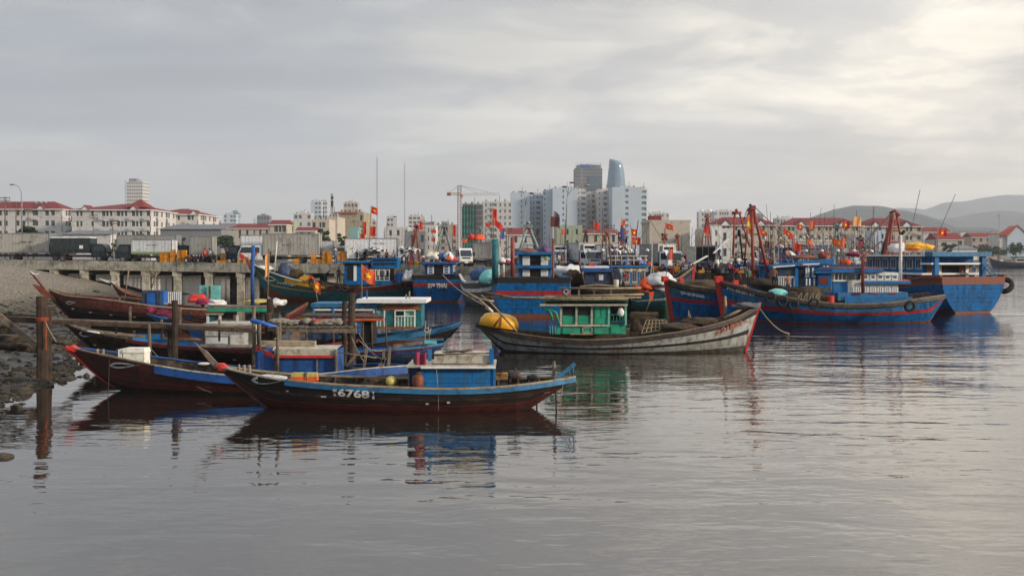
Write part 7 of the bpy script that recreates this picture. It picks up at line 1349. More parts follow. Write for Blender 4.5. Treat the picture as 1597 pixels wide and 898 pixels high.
for px, off, n, wh in ((254, .7, 4, 'of the leftmost stack by the light grey lorry'), (260.5, .75, 4, 'of the second stack from the left'), (270, .7, 5, 'of the tall stack in the left crate group'), (280, .7, 5, 'of the fourth stack from the left'), (287.5, .7, 5, 'of the fifth stack from the left'),
                       (292, 1.4, 3, 'of the short stack at the right of the left crate group'), (342, .8, 1, 'low beside the parked motorcycles'), (350, .8, 1, 'lying under the white box lorry'), (374, .7, 3, 'of the stack before the white and red cab'), (383, .7, 2, 'of the low stack by the white and red cab'),
                       (463, .7, 2, 'of the pair below the weathered grey lorry'), (489, .7, 4, 'of the stack at the tail of the weathered lorry'), (497, .8, 2, 'of the low stack behind the weathered lorry'), (507, .7, 5, 'of the tall stack left of the blue wheelhouse'), (514.5, .7, 5, 'of the tall stack nearest the blue wheelhouse'), (530, 1.2, 5, 'of the stack above the blue wheelhouse roof'), (537.5, 1.2, 5, 'of the stack left of the white panel'),
                       (345, 6, 4, 'of the back stack behind the motorcycles'), (352, 6, 4, 'of the back stack touching the white box lorry'), (1022, 1.5, 2, 'of the low stack before the grey cooling lorry'), (1056, 1.2, 2, 'of the pair beside the open container'), (910, 1.2, 1, 'before the middle white lorry'), (923, 1.3, 2, 'of the pair before the middle white lorry'), (1094, .6, 1, 'at the pier edge below the blue shirt'), (1155, .6, 1, 'at the pier edge below the two white shirts')): stack(px, off, n, wh)
# ================================================================ people
def skin_body(name, J, E):
    """J: {joint: (x, y, z, r, zone)}; zones 0 skin 1 shirt 2 trousers 3 shoes; one continuous surface grown over the skeleton"""
    ks = list(J); me = bpy.data.meshes.new('sk'); me.from_pydata([J[k][:3] for k in ks], [(ks.index(a), ks.index(b)) for a, b in E], [])
    o = bpy.data.objects.new('sk', me); COL.objects.link(o); m = o.modifiers.new('s', 'SKIN'); m.use_smooth_shade = True; sv_ = me.skin_vertices[0].data
    for i, k in enumerate(ks): sv_[i].radius = (J[k][3], J[k][3]*(.8 if k in ('chest', 'belly', 'hip') else 1)); sv_[i].use_root = (k == 'hip')
    s = o.modifiers.new('u', 'SUBSURF'); s.levels = 1; s.render_levels = 1
    bpy.context.view_layer.update(); r = bpy.data.meshes.new_from_object(o.evaluated_get(bpy.context.evaluated_depsgraph_get())); r.name = name
    bpy.data.objects.remove(o); bpy.data.meshes.remove(me); r.materials.clear()
    for q in ('skin', 'bag_white', 'navy', 'dark'): r.materials.append(M(q))
    for p in r.polygons:
        best = 9; zn = 1
        for a, b in E:
            A_, B_ = Vector(J[a][:3]), Vector(J[b][:3]); d = B_-A_; t_ = max(0, min(1, (p.center-A_).dot(d)/d.length_squared)); q = (p.center-A_-d*t_).length
            if q < best: best = q; zn = J[b][4]
        p.material_index = zn; p.use_smooth = True
    return r
def skel(pose):
    J = dict(hip=(0, 0, .92, .14, 2), belly=(0, 0, 1.08, .13, 1), chest=(0, 0, 1.30, .16, 1), neck=(0, 0, 1.46, .055, 1), head=(0, -.01, 1.56, .085, 0), crown=(0, 0, 1.66, .075, 0))
    for s, n in ((-1, 'r'), (1, 'l')): J.update({'sh'+n: (s*.17, 0, 1.40, .065, 1), 'el'+n: (s*.25, .02, 1.14, .045, 1), 'wr'+n: (s*.26, -.06, .92, .030, 0), 'ha'+n: (s*.26, -.09, .83, .028, 0), 'th'+n: (s*.10, 0, .86, .095, 2), 'kn'+n: (s*.11, -.02, .48, .062, 2), 'an'+n: (s*.11, .02, .09, .042, 2), 'to'+n: (s*.12, -.14, .035, .036, 3)})
    def mv(k, *p): J[k] = tuple(p)+J[k][3:]
    if pose == 'walk': mv('knl', .11, -.16, .50); mv('anl', .11, -.22, .10); mv('tol', .12, -.38, .05); mv('anr', -.11, .24, .13); mv('tor', -.11, .12, .05); mv('ell', .25, .12, 1.16); mv('wrl', .26, .14, .95); mv('hal', .26, .14, .87); mv('elr', -.25, -.10, 1.16); mv('wrr', -.25, -.25, 1.02); mv('har', -.24, -.32, .97)
    if pose == 'carry':
        for s, n in ((-1, 'r'), (1, 'l')): mv('el'+n, s*.24, -.08, 1.16); mv('wr'+n, s*.16, -.30, 1.10); mv('ha'+n, s*.10, -.36, 1.10)
    if pose in ('bend', 'squat', 'sit'):
        dz = {'bend': -.05, 'squat': -.62, 'sit': -.46}[pose]; lean = {'bend': (.72, .55), 'squat': (.25, .92), 'sit': (.12, .98)}[pose]
        for k in list(J):
            if k[:2] in ('kn', 'an', 'to'): continue
            x, y, z = J[k][:3]; q = z-.92; yy = y-q*lean[0] if q > 0 else y; zz_ = .92+q*lean[1] if q > 0 else z; mv(k, x, yy+(.10 if pose != 'bend' else .05), zz_+dz)
        for s, n in ((-1, 'r'), (1, 'l')):
            if pose == 'bend': mv('ha'+n, s*.18, -.62, .55); mv('wr'+n, s*.19, -.58, .64); mv('el'+n, s*.24, -.50, .90)
            if pose == 'squat': mv('th'+n, s*.12, .05, .30); mv('kn'+n, s*.19, -.28, .50); mv('an'+n, s*.13, -.05, .09); mv('to'+n, s*.14, -.22, .035); mv('ha'+n, s*.15, -.5, .40); mv('wr'+n, s*.16, -.43, .44); mv('el'+n, s*.23, -.22, .52)
            if pose == 'sit': mv('th'+n, s*.12, .0, .44); mv('kn'+n, s*.14, -.40, .46); mv('an'+n, s*.13, -.38, .09); mv('to'+n, s*.13, -.54, .035); mv('ha'+n, s*.12, -.38, .56); mv('wr'+n, s*.14, -.30, .58); mv('el'+n, s*.23, -.05, .68)
    E = [('hip', 'belly'), ('belly', 'chest'), ('chest', 'neck'), ('neck', 'head'), ('head', 'crown')]
    for n in 'rl': E += [('chest', 'sh'+n), ('sh'+n, 'el'+n), ('el'+n, 'wr'+n), ('wr'+n, 'ha'+n), ('hip', 'th'+n), ('th'+n, 'kn'+n), ('kn'+n, 'an'+n), ('an'+n, 'to'+n)]
    return J, E
BODY = {}; 
def hatmesh(k):
    if 'h'+k not in BODY:
        if k == 'hair': mb = MB().blob((0, .015, .02), (.095, .105, .10), n=12, k=8, amp=.04, bottom=-.25)
        elif k == 'conical': mb = MB().lathe([(.26, -.02), (.14, .07), (.01, .16), (0, .16)], n=16)
        elif k == 'cap': mb = MB().blob((0, .01, .02), (.10, .11, .09), n=12, k=8, amp=0, bottom=-.2).box((-.06, -.19, -.01), (.06, -.08, .01))
        else: mb = MB().lathe([(.17, -.01), (.10, .02), (.095, .08), (.05, .11), (0, .115)], n=14)
        BODY['h'+k] = mb.mesh(k, 'hair', True)
    return BODY['h'+k]
def person(px, py, Y, pose, yaw, top, legs, hat, lb, hcol='hair', z=None, sc=1.0, bare=False):
    if pose not in BODY: J, E = skel(pose); BODY[pose] = (skin_body('body', J, E), J['crown'][:3], J['head'][:3])
    me, cr, hd = BODY[pose]; root = bpy.data.objects.new('person', None); COL.objects.link(root); root.location = (Xp(px, Y), Y, deck_z(px) if z is None else z); root.rotation_euler = (0, 0, R(yaw)); root.scale = (sc,)*3; tag(root, lb, 'person', 'people at the fish pier')
    b = bpy.data.objects.new('body', me); COL.objects.link(b); b.parent = root
    for i, m in enumerate(('skin', 'skin' if bare else top, legs, 'dark')): b.material_slots[i].link = 'OBJECT'; b.material_slots[i].material = M(m)
    nm = {'hair': 'hair', 'conical': 'conical_hat', 'cap': 'cap', 'hat': 'hat'}[hat]; h_ = bpy.data.objects.new(nm, hatmesh(hat)); COL.objects.link(h_); h_.parent = root; h_.location = (cr[0], cr[1], cr[2]-.035 if hat != 'conical' else cr[2]+.0); h_.material_slots[0].link = 'OBJECT'; h_.material_slots[0].material = M(hcol)
    fx = MB().blob((0, -.085, -.01), (.018, .03, .03), n=6, k=4, amp=0).build('nose', 'skin', root); fx.location = hd
    return root
on = lambda px, off: pier_at(Xp(px, 112))[0]+off
mats_ = dict()
for a in (('white shirt standing with arms bent beside the blue trawler roofs', 1152, .8, 'carry', 20, 'bag_white', 'dark', 'hair', 'hair'), ('white shirt and cap, left of the pair in white', 1141, 1.0, 'stand', -10, 'bag_white', 'grey_cloth', 'cap', 'straw'), ('dark clothes standing behind the pair in white', 1162, 1.6, 'stand', 160, 'dark_cloth', 'dark_cloth', 'hair', 'hair'),
          ('bright blue shirt bending at the pier edge', 1101, .9, 'bend', 60, 'royal', 'navy', 'hair', 'hair'), ('black shirt crouching under the open container', 1108, 1.2, 'squat', -30, 'dark_cloth', 'grey_cloth', 'hair', 'hair'), ('red shirt crouching with a white hat at the edge', 1139, .7, 'squat', 15, 'bright_red', 'dark', 'hat', 'bag_white'), ('pale shirt crouching left of the red shirt', 1131, .9, 'squat', 200, 'grey_cloth', 'navy', 'conical', 'straw'),
          ('white shirt walking before the grey cooling lorry', 1064, 1.6, 'walk', -60, 'bag_white', 'navy', 'hair', 'hair'), ('red shirt sitting on crates left of the orange pennant', 1013, 1.4, 'sit', 10, 'bright_red', 'dark', 'hair', 'hair'), ('second red shirt seated by the crates', 1006, 2.2, 'stand', 30, 'dull_red', 'dark', 'hair', 'hair'), ('pale top seated left of the red shirts', 1000, 1.0, 'squat', -20, 'bag_white', 'grey_cloth', 'conical', 'straw'),
          ('yellow top bending over red tubs', 1054, 1.0, 'bend', 80, 'yellow', 'dark', 'hat', 'dark_cloth'), ('dark blue shirt crouching by the pair of crates', 1075, 1.0, 'squat', 40, 'navy', 'dark', 'hair', 'hair'), ('pink shirt crouching far left on the right quay', 990, 1.2, 'squat', 0, 'pink', 'navy', 'conical', 'straw'), ('white blouse standing behind the seated women', 997, 2.6, 'stand', 15, 'bag_white', 'navy', 'hair', 'hair'), ('turquoise sign seller in blue beside the seated women', 988, 2.5, 'stand', 180, 'sky_blue', 'navy', 'hair', 'hair'),
          ('white shirt seen from behind between the parasols and baskets', 634, .9, 'stand', 175, 'bag_white', 'dark', 'hair', 'hair'), ('blue overalls standing right of the white shirt', 645, 1.1, 'stand', 90, 'royal', 'navy', 'hair', 'hair'), ('dark shirt bending left of the white shirt', 627, 1.6, 'bend', 110, 'dark_cloth', 'dark', 'hair', 'hair'), ('maroon shirt standing under the left parasol', 557, 1.4, 'stand', 10, 'dull_red', 'dark', 'hair', 'hair'),
          ('black shirt behind the maroon shirt', 569, 2.0, 'stand', -30, 'dark_cloth', 'navy', 'hair', 'hair'), ('conical hat between the two parasols', 590, 1.5, 'stand', 0, 'grey_cloth', 'navy', 'conical', 'bag_white'), ('bare headed figure in brown between the parasols', 603, 1.3, 'stand', 40, 'rust', 'dark', 'hair', 'hair'), ('pink red hat under the right parasol', 614, 1.4, 'stand', -20, 'bag_white', 'navy', 'hat', 'bright_red'),
          ('red jacket beside the navy trawler roof', 703, 1.0, 'stand', 20, 'bright_red', 'dark', 'hair', 'hair'), ('blue shirt beside the tall crate stacks', 523, 1.0, 'stand', 30, 'sky_blue', 'navy', 'conical', 'straw'), ('pale shirt among the motorcycles', 327, 2.0, 'stand', -40, 'bag_white', 'dark', 'hair', 'hair'), ('red top behind the motorcycles', 319, 3.2, 'stand', 30, 'bright_red', 'navy', 'hair', 'hair'), ('dark jacket sitting beside the motorcycles', 333, 1.2, 'sit', 15, 'dark_cloth', 'navy', 'hair', 'hair'), ('white cap by the light grey lorry', 273, 2.6, 'stand', 0, 'bag_white', 'navy', 'cap', 'bag_white'),
          ('black coat leaning on the weathered lorry', 420, .7, 'stand', 150, 'dark_cloth', 'dark', 'hair', 'hair'), ('purple shirt right of the navy trawler', 660, 1.5, 'squat', 10, 'purple', 'navy', 'conical', 'straw'), ('red blouse bending over the baskets', 672, 1.0, 'bend', -60, 'pink', 'dark', 'hair', 'hair'), ('blue jacket behind the baskets', 683, 2.4, 'stand', 20, 'navy', 'dark', 'hair', 'hair'), ('orange vest on the middle pier', 695, 2.0, 'stand', -15, 'orange', 'navy', 'cap', 'dark_cloth'),
          ('white shirt in front of the narrow white lorry', 872, 1.5, 'walk', 60, 'bag_white', 'dark', 'hair', 'hair'), ('black shirt beside the dark purple flag', 972, 1.4, 'stand', 10, 'dark_cloth', 'dark', 'hair', 'hair'), ('white hooded figure by the motorcycle on the right quay', 966, 1.2, 'sit', -50, 'bag_white', 'dark', 'hat', 'bag_white')):
    person(a[1], 0, on(a[1], a[2]), a[3], a[4], a[5], a[6], a[7], 'person in '+a[0] if 'shirt' in a[0] or 'top' in a[0] or 'clothes' in a[0] else 'person, '+a[0], a[8])
zb = lambda py, Y: CH+(HY-py)/F*Y
person(1121, 0, 108.2, 'stand', 0, 'dark_cloth', 'navy', 'hair', 'person in black standing inside the open container', z=deck_z(1121)+1.0, sc=.95)
for px, py, Y, pose, yaw, top, legs, hat, lb, bare in ((1207, 449, 83, 'stand', 160, 'skin', 'dark_cloth', 'hat', 'bare chested person in a bush hat behind the aqua basket boat', True), (1229, 461, 82, 'stand', 190, 'skin', 'navy', 'hair', 'bare backed person in dark shorts right of the aqua basket boat', True), (1228, 409, 88, 'sit', 30, 'skin', 'grey_cloth', 'hair', 'bare chested person sitting on the blue trawler roof', True),
        (1168, 449, 85, 'stand', 20, 'green_dark', 'dark', 'hair', 'person in dark green on the trawler below the white shirts', False), (1144, 445, 84, 'bend', 80, 'dull_red', 'navy', 'hair', 'person in brown bending over the red bollard', False), (507, 441, 113, 'bend', 100, 'dark_cloth', 'navy', 'hair', 'person in dark clothes bending on the teal trawler', False), (528, 441, 113, 'stand', 30, 'grey_cloth', 'dark', 'hair', 'person in grey standing by the blue wheelhouse', False), (484, 441, 113, 'squat', 20, 'orange', 'dark', 'hair', 'person crouching by the yellow sheet on the teal trawler', False),
        (937, 452, 92, 'squat', 10, 'bag_white', 'grey_cloth', 'conical', 'person in a pale top crouching by the dark blue cabin boat', False), (972, 447, 92, 'bend', 60, 'bright_red', 'dark', 'hair', 'person in red bending behind the cream canister', False), (893, 440, 96, 'stand', 20, 'bag_white', 'navy', 'hair', 'person in white on the boat right of the two storey cabin', False), (700, 414, 112, 'sit', 10, 'orange', 'dark', 'hair', 'person in orange sitting on the navy trawler roof', False)):
    person(px, py, Y, pose, yaw, top, legs, hat, lb, z=zb(py, Y), bare=bare, hcol='hair' if hat == 'hair' else 'straw')
# ================================================================ motorcycles
def bike(px, off, yaw, m, lb):
    t = T('motorcycle', lb, 'motorcycle', px, on(px, off) if px < 1000 else on(px, off), yaw, deck_z(px), 'motorcycles parked on the pier')
    wheel(t.o, -.6, 0, .28, .09); wheel(t.o, .6, 0, .28, .09)
    MB().prism([(-.75, -.09, .62), (-.5, -.09, .45), (.05, -.09, .35), (.38, -.09, .55), (.45, -.09, .95), (.36, -.09, .95), (.22, -.09, .62), (-.3, -.09, .68)], (0, .18, 0)).build('fairing', m, t.o); MB().box((-.7, -.11, .70), (.12, .11, .80), top=.9).build('seat', 'dark', t.o)
    MB().tube([(.6, -.06, .28), (.45, -.06, .7), (.40, 0, 1.0)], .03, 5).build('fork', 'steel', t.o); MB().tube([(.35, -.32, 1.02), (.42, 0, .98), (.35, .32, 1.02)], .02, 5).build('handlebar', 'iron', t.o); MB().lathe([(0, -.06), (.08, -.03), (.09, .03), (0, .04)], (.5, 0, .86), 10, axis='X').build('headlight', 'clean_white', t.o, True); MB().box((-.25, -.1, .22), (.2, .1, .45)).build('engine', 'iron', t.o)
for i, (px, m) in enumerate(((296, 'dark'), (301, 'dull_red'), (307, 'navy'), (312, 'dark'), (318, 'pink'), (324, 'dark_cloth'), (330, 'dull_red'), (336, 'navy'), (341, 'dark'))): bike(px, 1.2+(i % 3)*.5, 60+i*7, m, ['dark', 'maroon', 'navy', 'black', 'pink trimmed', 'charcoal', 'dull red', 'blue', 'glossy black'][i]+' motorcycle, '+['first', 'second', 'third', 'fourth', 'fifth', 'sixth', 'seventh', 'eighth', 'last'][i]+' in the row right of the crates')
bike(968, 1.0, -70, 'bag_white', 'white motorcycle at the edge before the purple flag')
# ================================================================ parasols, tubs, signs
def parasol(px, py, w, lb, Yo=2):
    Y = on(px, Yo); t = T('parasol', lb, 'parasol', px, Y, 0, deck_z(px)); zt = zb(py, Y)-t.z; r = w/2/F*Y; mb = MB(); n = 16; vs = [(0, 0, zt)]
    for j in range(n):
        th = 2*math.pi*j/n; vs.append((r*math.cos(th), r*math.sin(th), zt-.38+.05*(j % 2)))
    for j in range(n): mb.add([vs[0], vs[1+j], vs[1+(j+1) % n]], [(0, 1, 2)], j % 2)
    for j in range(n): a, b = Vector(vs[1+j]), Vector(vs[1+(j+1) % n]); mb.add([a, b, b-Vector((0, 0, .2)), a-Vector((0, 0, .2))], [(0, 1, 2, 3)], (j+1) % 2)
    mb.build('canopy', ['bag_white', 'dark_cloth'], t.o); MB().tube([(0, 0, 0), (0, 0, zt)], .03, 6).build('pole', 'steel', t.o)
    for j in range(0, 16, 2): MB().tube([(0, 0, zt-.25), vs[1+j]], .012, 4).build('rib', 'steel', t.o)
parasol(583, 384.5, 36, 'black and white scalloped parasol, left of the two'); parasol(638, 384.5, 36, 'black and white scalloped parasol, right of the two'); parasol(551, 386, 20, 'small dark parasol beside the crate stacks')
for i, (px, off, m, lb) in enumerate(((620, .6, 'orange', 'orange tub left of the white shirt'), (640, .6, 'orange', 'round orange basket below the white shirt'), (650, .7, 'yellow', 'yellow tub right of the blue overalls'), (661, .6, 'purple', 'purple tub between the yellow and red tubs'), (668, .6, 'bright_red', 'red tub left of the pale yellow basket'), (655, 1.3, 'lime', 'green tub behind the yellow tub'), (615, .8, 'purple', 'purple basket at the left of the baskets'), (677, .7, 'lemon', 'pale yellow basket at the right of the baskets'), (598, .6, 'yellow', 'yellow tub on the blue rail box'),
      (1049, .6, 'bright_red', 'red tub at the pier edge below the orange pennant'), (1078, .6, 'bright_red', 'low red tub left of the blue shirt'), (1069, .6, 'clean_white', 'white bucket at the edge'), (1117, .6, 'dark', 'large black tub below the open container'), (1125, .6, 'grey_cloth', 'grey tub right of the black tub'), (1147, .5, 'bright_red', 'red basin among the crouching workers'), (985, .6, 'rust', 'brown basket at the left of the right quay'), (995, .6, 'rust', 'brown basket beside the motorcycle'), (1030, .6, 'rust', 'reddish basket before the crates'), (1040, .6, 'dull_red', 'dull red basket by the orange pennant'))):
    p = (Xp(px, on(px, off)), on(px, off), deck_z(px)); r = .33 if 'large' not in lb else .6
    cyl('tub', m, p[0], p[1], p[2], r, .42, lb, 'tub', 14, [(0, .02), (r*.75, .02), (r*.98, .4), (r*1.06, .42), (r*1.0, .44), (r*.9, .4), (r*.7, .08), (0, .06)])
o = MB().bar(Wp(1076, 414, 103), Wp(1103, 399, 105), .25, .08).build('chute', 'bag_white'); tag(o, 'long white plank sloping left below the blue shirt', 'plank'); o = MB().bar(Wp(1113, 395, 107), Wp(1136, 372, 110), .22, .06).build('chute', 'bag_white'); tag(o, 'white plank sloping up in front of the open container', 'plank')
o = MB().bar(Wp(1102, 397, 108.5), Wp(1128, 376, 108.5), .12, .05).build('chute', 'steel'); tag(o, 'grey bar crossing the open container doorway', 'plank')
cyl('bucket', 'clean_white', Xp(1118, 106.5), 106.5, deck_z(1118)+.9, .22, .4, 'white bucket on the tail of the open container', 'bucket')
# hung white panel left of the long white lorry, and blue panel
t = T('screen', 'white board standing between the crates and the long white lorry', 'screen', 547, on(547, 1.2), 0, deck_z(547)); t.bx('board', 'clean_white', 541, 389, 560, 403, 0, .08); t.bx('leg', 'steel', 542, 403, 543, 412, 0, .08); t.bx('leg', 'steel', 558, 403, 559, 412, 0, .08)
# ================================================================ flags
def flag(px, py, w, h, Y, lb, m='flag_red', star=True, d=1, slope=.15, pole=None, pm='bamboo', furl=0, ph=0, cut=0, fx=None):
    """px,py: top of the hoist; w,h size in photo px; slope drops the fly; pole: (px,py) foot"""
    t = T('flag', lb, 'flag', px, Y, 0, 0); o0 = t.L(px, py); W_2, H_2 = w/F*Y, h/F*Y
    t.o.location = (t.X, Y, 0)
    def fn(u, v):
        a = u*W_2*(1-furl*.5); sag = slope*W_2*u+furl*H_2*.5*u*u
        return (o0.x+d*a, .10*W_2*math.sin(u*7+ph+v*1.5)*u+furl*.2*math.sin(v*9)*u, o0.z-sag-v*H_2*(1-cut*u)-(cut*u*H_2*.5)+.03*H_2*math.sin(u*6+ph))
    mb = MB(); mb.grid(fn, 14, 8); cl = mb.build('cloth', m, t.o, True)
    if star:
        r = H_2*.26
        for s in (-1, 1):
            vs = []; cu, cv = .5, .5
            for k in range(10):
                th = math.pi/2+k*math.pi/5; q = r*(1 if k % 2 == 0 else .42); uu = cu+math.cos(th)*q/W_2; vv = cv-math.sin(th)*q/H_2; p = fn(min(1, max(0, uu)), vv); vs.append((p[0], p[1]+s*.035, p[2]))
            p = fn(cu, cv); mb = MB(); mb.add(vs+[(p[0], p[1]+s*.035, p[2])], [(k, (k+1) % 10, 10) for k in range(10)]); mb.build('star', 'star_yellow', cl)
    f = pole or (px-d*.5, py+h*2); a = t.L(f[0], f[1]); t.line('pole', pm, [(f[0], f[1], 0), (px, py-1.5, 0)], max(.018, .0004*Y), 6)
    return t
FL = [(579, 322, 10, 11, 112, 'red flag with star on a leaning pole above the parasols', 'flag_red', True, 1, .25, (575, 400)), (564, 413, 21, 22, 62, 'large orange flag with yellow star over the white roofed boat', 'flag_orange', True, 1, .55, (565, 487)), (489, 434, 11, 17, 58, 'narrow orange flag hanging twisted right of the teal trawler number', 'flag_orange', True, 1, .9, (499, 492)),
      (420, 390, 6.5, 36, 61, 'pale orange feather pennant by the white eye of the teal trawler', 'flag_pale', False, -1, 1.6, (417, 478)), (768, 325, 7, 26, 118, 'dark red furled flag standing above the pier centre', 'flag_red', False, 1, .4, (767, 372)), (771, 341, 13, 11, 117, 'red flag drooping to the right beside the furled one', 'flag_red', False, 1, .8, (769, 372)), (757, 348, 7, 6, 140, 'tiny red square flag left of the furled ones', 'flag_red', False, 1, 0, (757, 380)),
      (781, 355, 5, 17, 119, 'bright blue hanging banner right of the furled flags', 'tarp_blue', False, 1, .2, (780, 385)), (858, 337, 15, 16, 120, 'dark brown flag waving left of the street lamp', 'flag_maroon', False, 1, .15, (857, 395)), (864, 329, 9, 22, 121, 'grey tattered flag behind the dark brown one', 'grey_cloth', False, 1, .7, (865, 380)), (926, 345, 9, 10, 118, 'small red flag before the pale blue slabs', 'flag_red', False, 1, .5, (927, 385)),
      (985, 357, 8, 11, 116, 'upper of two red starred flags over the lorries', 'flag_red', True, 1, .1, (985, 400)), (985, 369, 14, 12, 115, 'lower and wider of two red starred flags over the lorries', 'flag_red', True, 1, .15, (986, 405)), (970, 342, 5, 9, 120, 'tiny pinkish flag at the dark slot of the slab', 'flag_orange', False, 1, .2, (971, 372)), (1038, 348, 12, 8.5, 150, 'red starred flag against the beige building', 'flag_red', True, 1, .3, (1037, 372)), (1097, 355, 9, 8, 148, 'red flag behind the ladder like derrick', 'flag_red', False, 1, .25, (1096, 385)),
      (1043.5, 388, 6.5, 17, 86, 'orange red pennant on a blue pole over the cargo heap', 'flag_orange', False, 1, .1, (1038, 436)), (1165, 333, 6, 28, 92, 'long orange banner left of the tall derrick', 'flag_orange', True, 1, 1.2, (1166, 380)), (1185, 354, 12, 13, 87, 'red starred flag right of the tall derrick, cut to a point', 'flag_red', True, 1, .5, (1184, 395)), (1221, 354, 17, 9, 118, 'red starred flag streaming down right before the red roofs', 'flag_red', True, 1, .75, (1219, 400)), (1243, 350, 8.5, 8, 130, 'small bright starred flag in the middle of the row of flags', 'flag_red', True, 1, 0, (1243, 395)),
      (1263, 345, 7, 12, 125, 'plain orange banner right of the small starred flag', 'flag_orange', False, 1, 0, (1262, 400)), (1313.5, 345, 11.5, 11, 108, 'bright red starred flag beside the round pale one', 'flag_red', True, 1, .1, (1326, 395)), (1331, 338, 12, 14, 108, 'round pale orange flag above the right basin', 'flag_pale', False, 1, .1, (1327, 395)), (1298, 371, 20, 11, 100, 'wide orange starred flag low behind the white cabin', 'flag_orange', True, 1, .3, (1296, 400)), (1312, 369, 6, 16, 99, 'thin orange flag touching the wide starred one', 'flag_orange', False, 1, .4, (1317, 408)),
      (1463, 357, 13, 10, 96, 'red starred flag on the big trawler roof', 'flag_red', True, 1, .15, (1462, 392)), (1193, 375, 7, 11, 108, 'dark red flag between derrick and blue roofs', 'dull_red', False, 1, .3, (1192, 400)), (1237, 378, 12, 13, 100, 'bright red flag over the blue cabin roof', 'flag_red', False, 1, .3, (1240, 406)), (1259, 374, 8, 7, 98, 'small orange starred flag carried over the cabin roof', 'flag_orange', True, 1, 0, (1262, 406)), (875, 358, 7, 8, 140, 'orange flag by the three headed street lamp', 'flag_orange', False, 1, .1, (878, 385)),
      (565, 345, 6, 20, 135, 'first red bunting on the skyline behind the container', 'flag_red', False, 1, .3, (566, 378)), (577, 353, 9, 15, 134, 'second broader red bunting behind the container', 'flag_red', False, 1, .1, (577, 380)), (561, 364, 8, 9, 133, 'low red bunting left of the container roof', 'flag_red', False, 1, .2, (562, 385)), (654, 345, 5, 13, 140, 'red rag on a thin mast right of the container', 'flag_red', False, 1, .2, (654, 385)), (672, 358, 8, 5, 138, 'tiny red flag on a slanted rod', 'flag_red', False, 1, .1, (678, 380)), (673, 371, 6, 5, 130, 'second tiny red flag lower on the slanted rod', 'flag_red', False, 1, .1, (680, 385)),
      (691, 346, 7, 20, 130, 'black and orange rag hung on the teal hoist', 'dark_cloth', False, 1, .6, (690, 380)), (706, 351, 5, 16, 128, 'thin red flag right of the teal hoist', 'flag_red', False, 1, .2, (706, 385)), (720, 372, 8, 6, 127, 'small orange flag before the grey lorry', 'flag_orange', False, 1, .1, (722, 390)), (1338, 376, 9, 9, 104, 'pink red cloth on the mast behind the stack pipe', 'pink', False, 1, .1, (1337, 400))]
for i, a in enumerate(FL): flag(*a[:6], m=a[6], star=a[7], d=a[8], slope=a[9], pole=a[10], ph=i*1.3, cut=.8 if 'point' in a[5] else 0, pm='sky_blue' if 'blue pole' in a[5] else 'bamboo')
t = T('flag', 'tall dark purple banner hanging across the white lorry cab', 'flag', 960, 100, 0, 0); mb = MB(); a, b = t.L(953, 383), t.L(967, 423)
mb.grid(lambda u, v: (a.x+(u*.38+v*.42)*1.0, .06*math.sin(u*8+v*3), a.z-(a.z-b.z)*v-.15*u), 8, 14); mb.build('cloth', 'flag_purple', t.o, True); t.line('pole', 'wood', [(952, 380, 0), (957, 430, 0)], .05)
# red tarpaulins heaped on the grey lorry roof and odd hoists above the pier
for px, py, Y, r, hh_, m, lb in ((737, 372, 122, .5, .55, 'bright_red', 'left red tarpaulin lump on the grey lorry roof'), (747, 372, 122, .6, .5, 'orange', 'right orange red tarpaulin lump on the grey lorry roof'), (700, 405, 113, .7, .6, 'bright_red', 'red cover on the navy trawler roof edge'), (676, 402, 113, .9, .6, 'cream', 'cream cloth heap on the navy trawler roof'), (690, 402, 113, .9, .5, 'royal', 'blue cloth heap on the navy trawler roof'), (699, 402, 112.5, .5, .6, 'bag_white', 'white sack on the navy trawler roof'),
      (822, 394, 85, .9, .35, 'rust', 'brown bundle on the two storey cabin roof'), (850, 392, 85, .35, .45, 'purple', 'purple bundle right on the two storey cabin roof'), (810, 393, 85, .7, .3, 'grey_cloth', 'grey cloth on the two storey cabin roof'), (885, 428, 95, 1.5, .9, 'bag_white', 'white cloth heap on the boat right of the two storey cabin'), (893, 436, 94, .9, 1.0, 'net', 'tan net heap right of the two storey cabin'), (905, 442, 95, 1.6, .7, 'dark_cloth', 'dark heap behind the green roof poles'), (880, 440, 93, .6, .6, 'cabin_blue', 'blue barrel shaped bundle right of the two storey cabin'),
      (1247, 402, 90, 1.1, .3, 'rust', 'reddish brown heap on the blue trawler roof'), (1234, 403, 90, .4, .6, 'bag_white', 'white bag on the blue trawler roof'), (1285, 400, 96, .55, .5, 'derrick', 'red netting heap above the side house'), (1270, 402, 96, .4, .5, 'grey_cloth', 'grey hanging net left of the red netting'), (1330, 398, 100, .7, .35, 'pink', 'pink heap behind the stack pipe'), (1393, 438, 80, 1.0, .18, 'pink', 'pink red nets on the ledge of the white cabin')): heap(px, py, Y, (r, hh_), m, lb, int(px), .3, cat='heap', nm='heap')
t = T('fishing_boat', 'low blue boat right of the two storey cabin, laden with cloth heaps', 'boat', 892, 97); h = pxhull(t, [(868, 446), (890, 449), (915, 449), (940, 446)], [(870, 465), (885, 474), (930, 474), (940, 462)], 4, [(0, .5), (.3, 1), (.7, 1), (1, .5)]); h.shell([(.3, 'dark_wood'), (1, 'blue')], t.o, transom=0); h.deck(.03, .97, .5, 'wood', t.o); t.bx('cabin', 'cabin_blue', 872, 424, 890, 447, -1, 1); t.bx('roof', 'sky_blue', 868, 421, 896, 424, -1.3, 1.3)
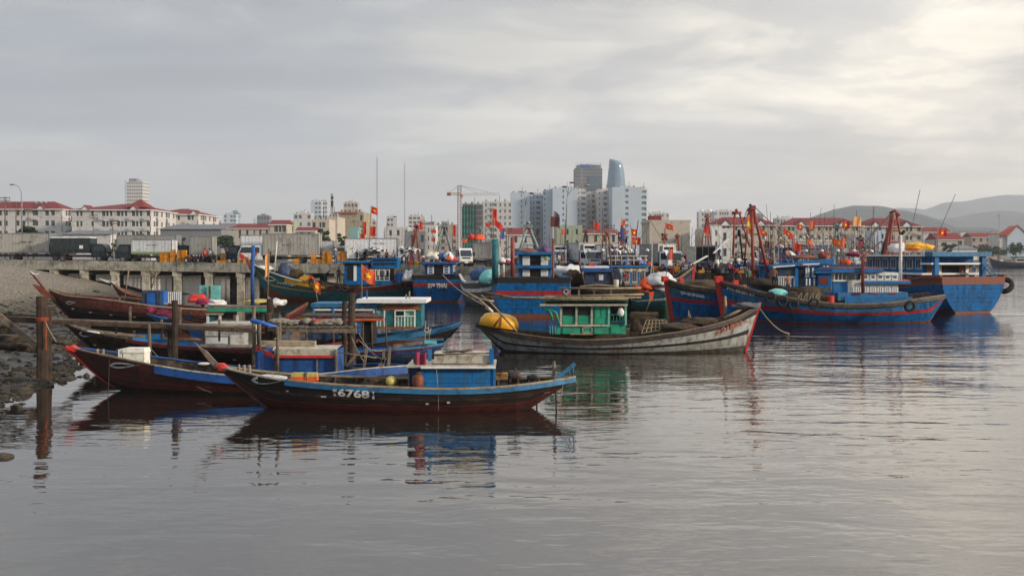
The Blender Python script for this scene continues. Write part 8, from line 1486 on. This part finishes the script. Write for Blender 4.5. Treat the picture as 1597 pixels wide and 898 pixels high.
# red and blue bracket mast, trestle, tall dark posts
def rig(px, Y, base, lb, bars): 
    t = T('mast', lb, 'mast', px, Y, 0, base)
    for nm, m, pts, r in bars: t.line(nm, m, [(x, y, 0) for x, y in pts], r)
rig(972, 116, 3.4, 'blue mast with red cross brackets left of the starred flags', [('post', 'royal', [(971, 405), (971, 356)], .28), ('bracket', 'bright_red', [(961, 364), (978, 363)], .2), ('cap', 'bright_red', [(971, 358), (970.5, 351)], .22), ('arm', 'dark_cloth', [(962, 358), (966, 374)], .08), ('arm', 'dark_cloth', [(979, 368), (976, 378)], .12)])
rig(1036, 150, 3.4, 'small red trestle on a lorry roof before the beige building', [('leg', 'derrick', [(1033, 375), (1035, 366)], .18), ('leg', 'derrick', [(1040, 375), (1037, 366)], .18), ('bar', 'derrick', [(1031, 366), (1041, 366)], .2), ('post', 'derrick', [(1036, 400), (1036, 366)], .08)])
rig(946, 118, 3.4, 'small red hoist frame before the pale slabs', [('leg', 'derrick', [(943, 374), (946, 361)], .1), ('leg', 'derrick', [(950, 374), (946, 361)], .1), ('bar', 'derrick', [(944, 363), (949, 363)], .16), ('post', 'derrick', [(946, 400), (946, 362)], .05)])
rig(646, 118, 3.9, 'slanted red boom with pulley right of the container', [('boom', 'derrick', [(643, 383), (653, 351)], .16), ('pulley', 'dark', [(650, 352), (652, 356)], .18), ('post', 'derrick', [(643, 410), (643, 383)], .1)])
rig(1157, 108, 3.2, 'thin black pole with thick tip behind the people in white', [('post', 'dark', [(1158, 405), (1153, 358)], .10), ('tip', 'dark', [(1153, 368), (1152.5, 358)], .18)])
rig(1155, 128, 0, 'second red derrick left of the tall one, flat headed', [('derrick_leg', 'derrick', [(1143, 402), (1146, 332)], .14), ('derrick_leg', 'derrick', [(1169, 385), (1153, 332)], .12), ('derrick_head', 'derrick', [(1142, 332), (1156, 332)], .2), ('sheave', 'derrick', [(1147, 329), (1150, 327)], .2), ('rung', 'derrick', [(1146, 350), (1157, 350)], .07), ('rung', 'derrick', [(1145, 368), (1163, 368)], .07), ('post', 'derrick', [(1143, 432), (1143, 402)], .2)])
# ---------------------------------------------------------------- haze
hm = bpy.data.materials.new('haze'); hm.use_nodes = True; t_ = hm.node_tree
for x in list(t_.nodes): t_.nodes.remove(x)
pvn = N(t_, 'ShaderNodeVolumePrincipled'); pvn.inputs['Color'].default_value = (.93, .96, 1, 1); pvn.inputs['Density'].default_value = 1.35e-4; pvn.inputs['Anisotropy'].default_value = .2
on = N(t_, 'ShaderNodeOutputMaterial'); t_.links.new(pvn.outputs[0], on.inputs['Volume']); MATS['haze'] = hm
hb = MB().box((-9900, -300, -3), (9900, 10900, 620)).build('haze', 'haze', kind='stuff'); tag(hb, 'pale evening haze over the harbour and the hills', 'haze', kind='stuff')
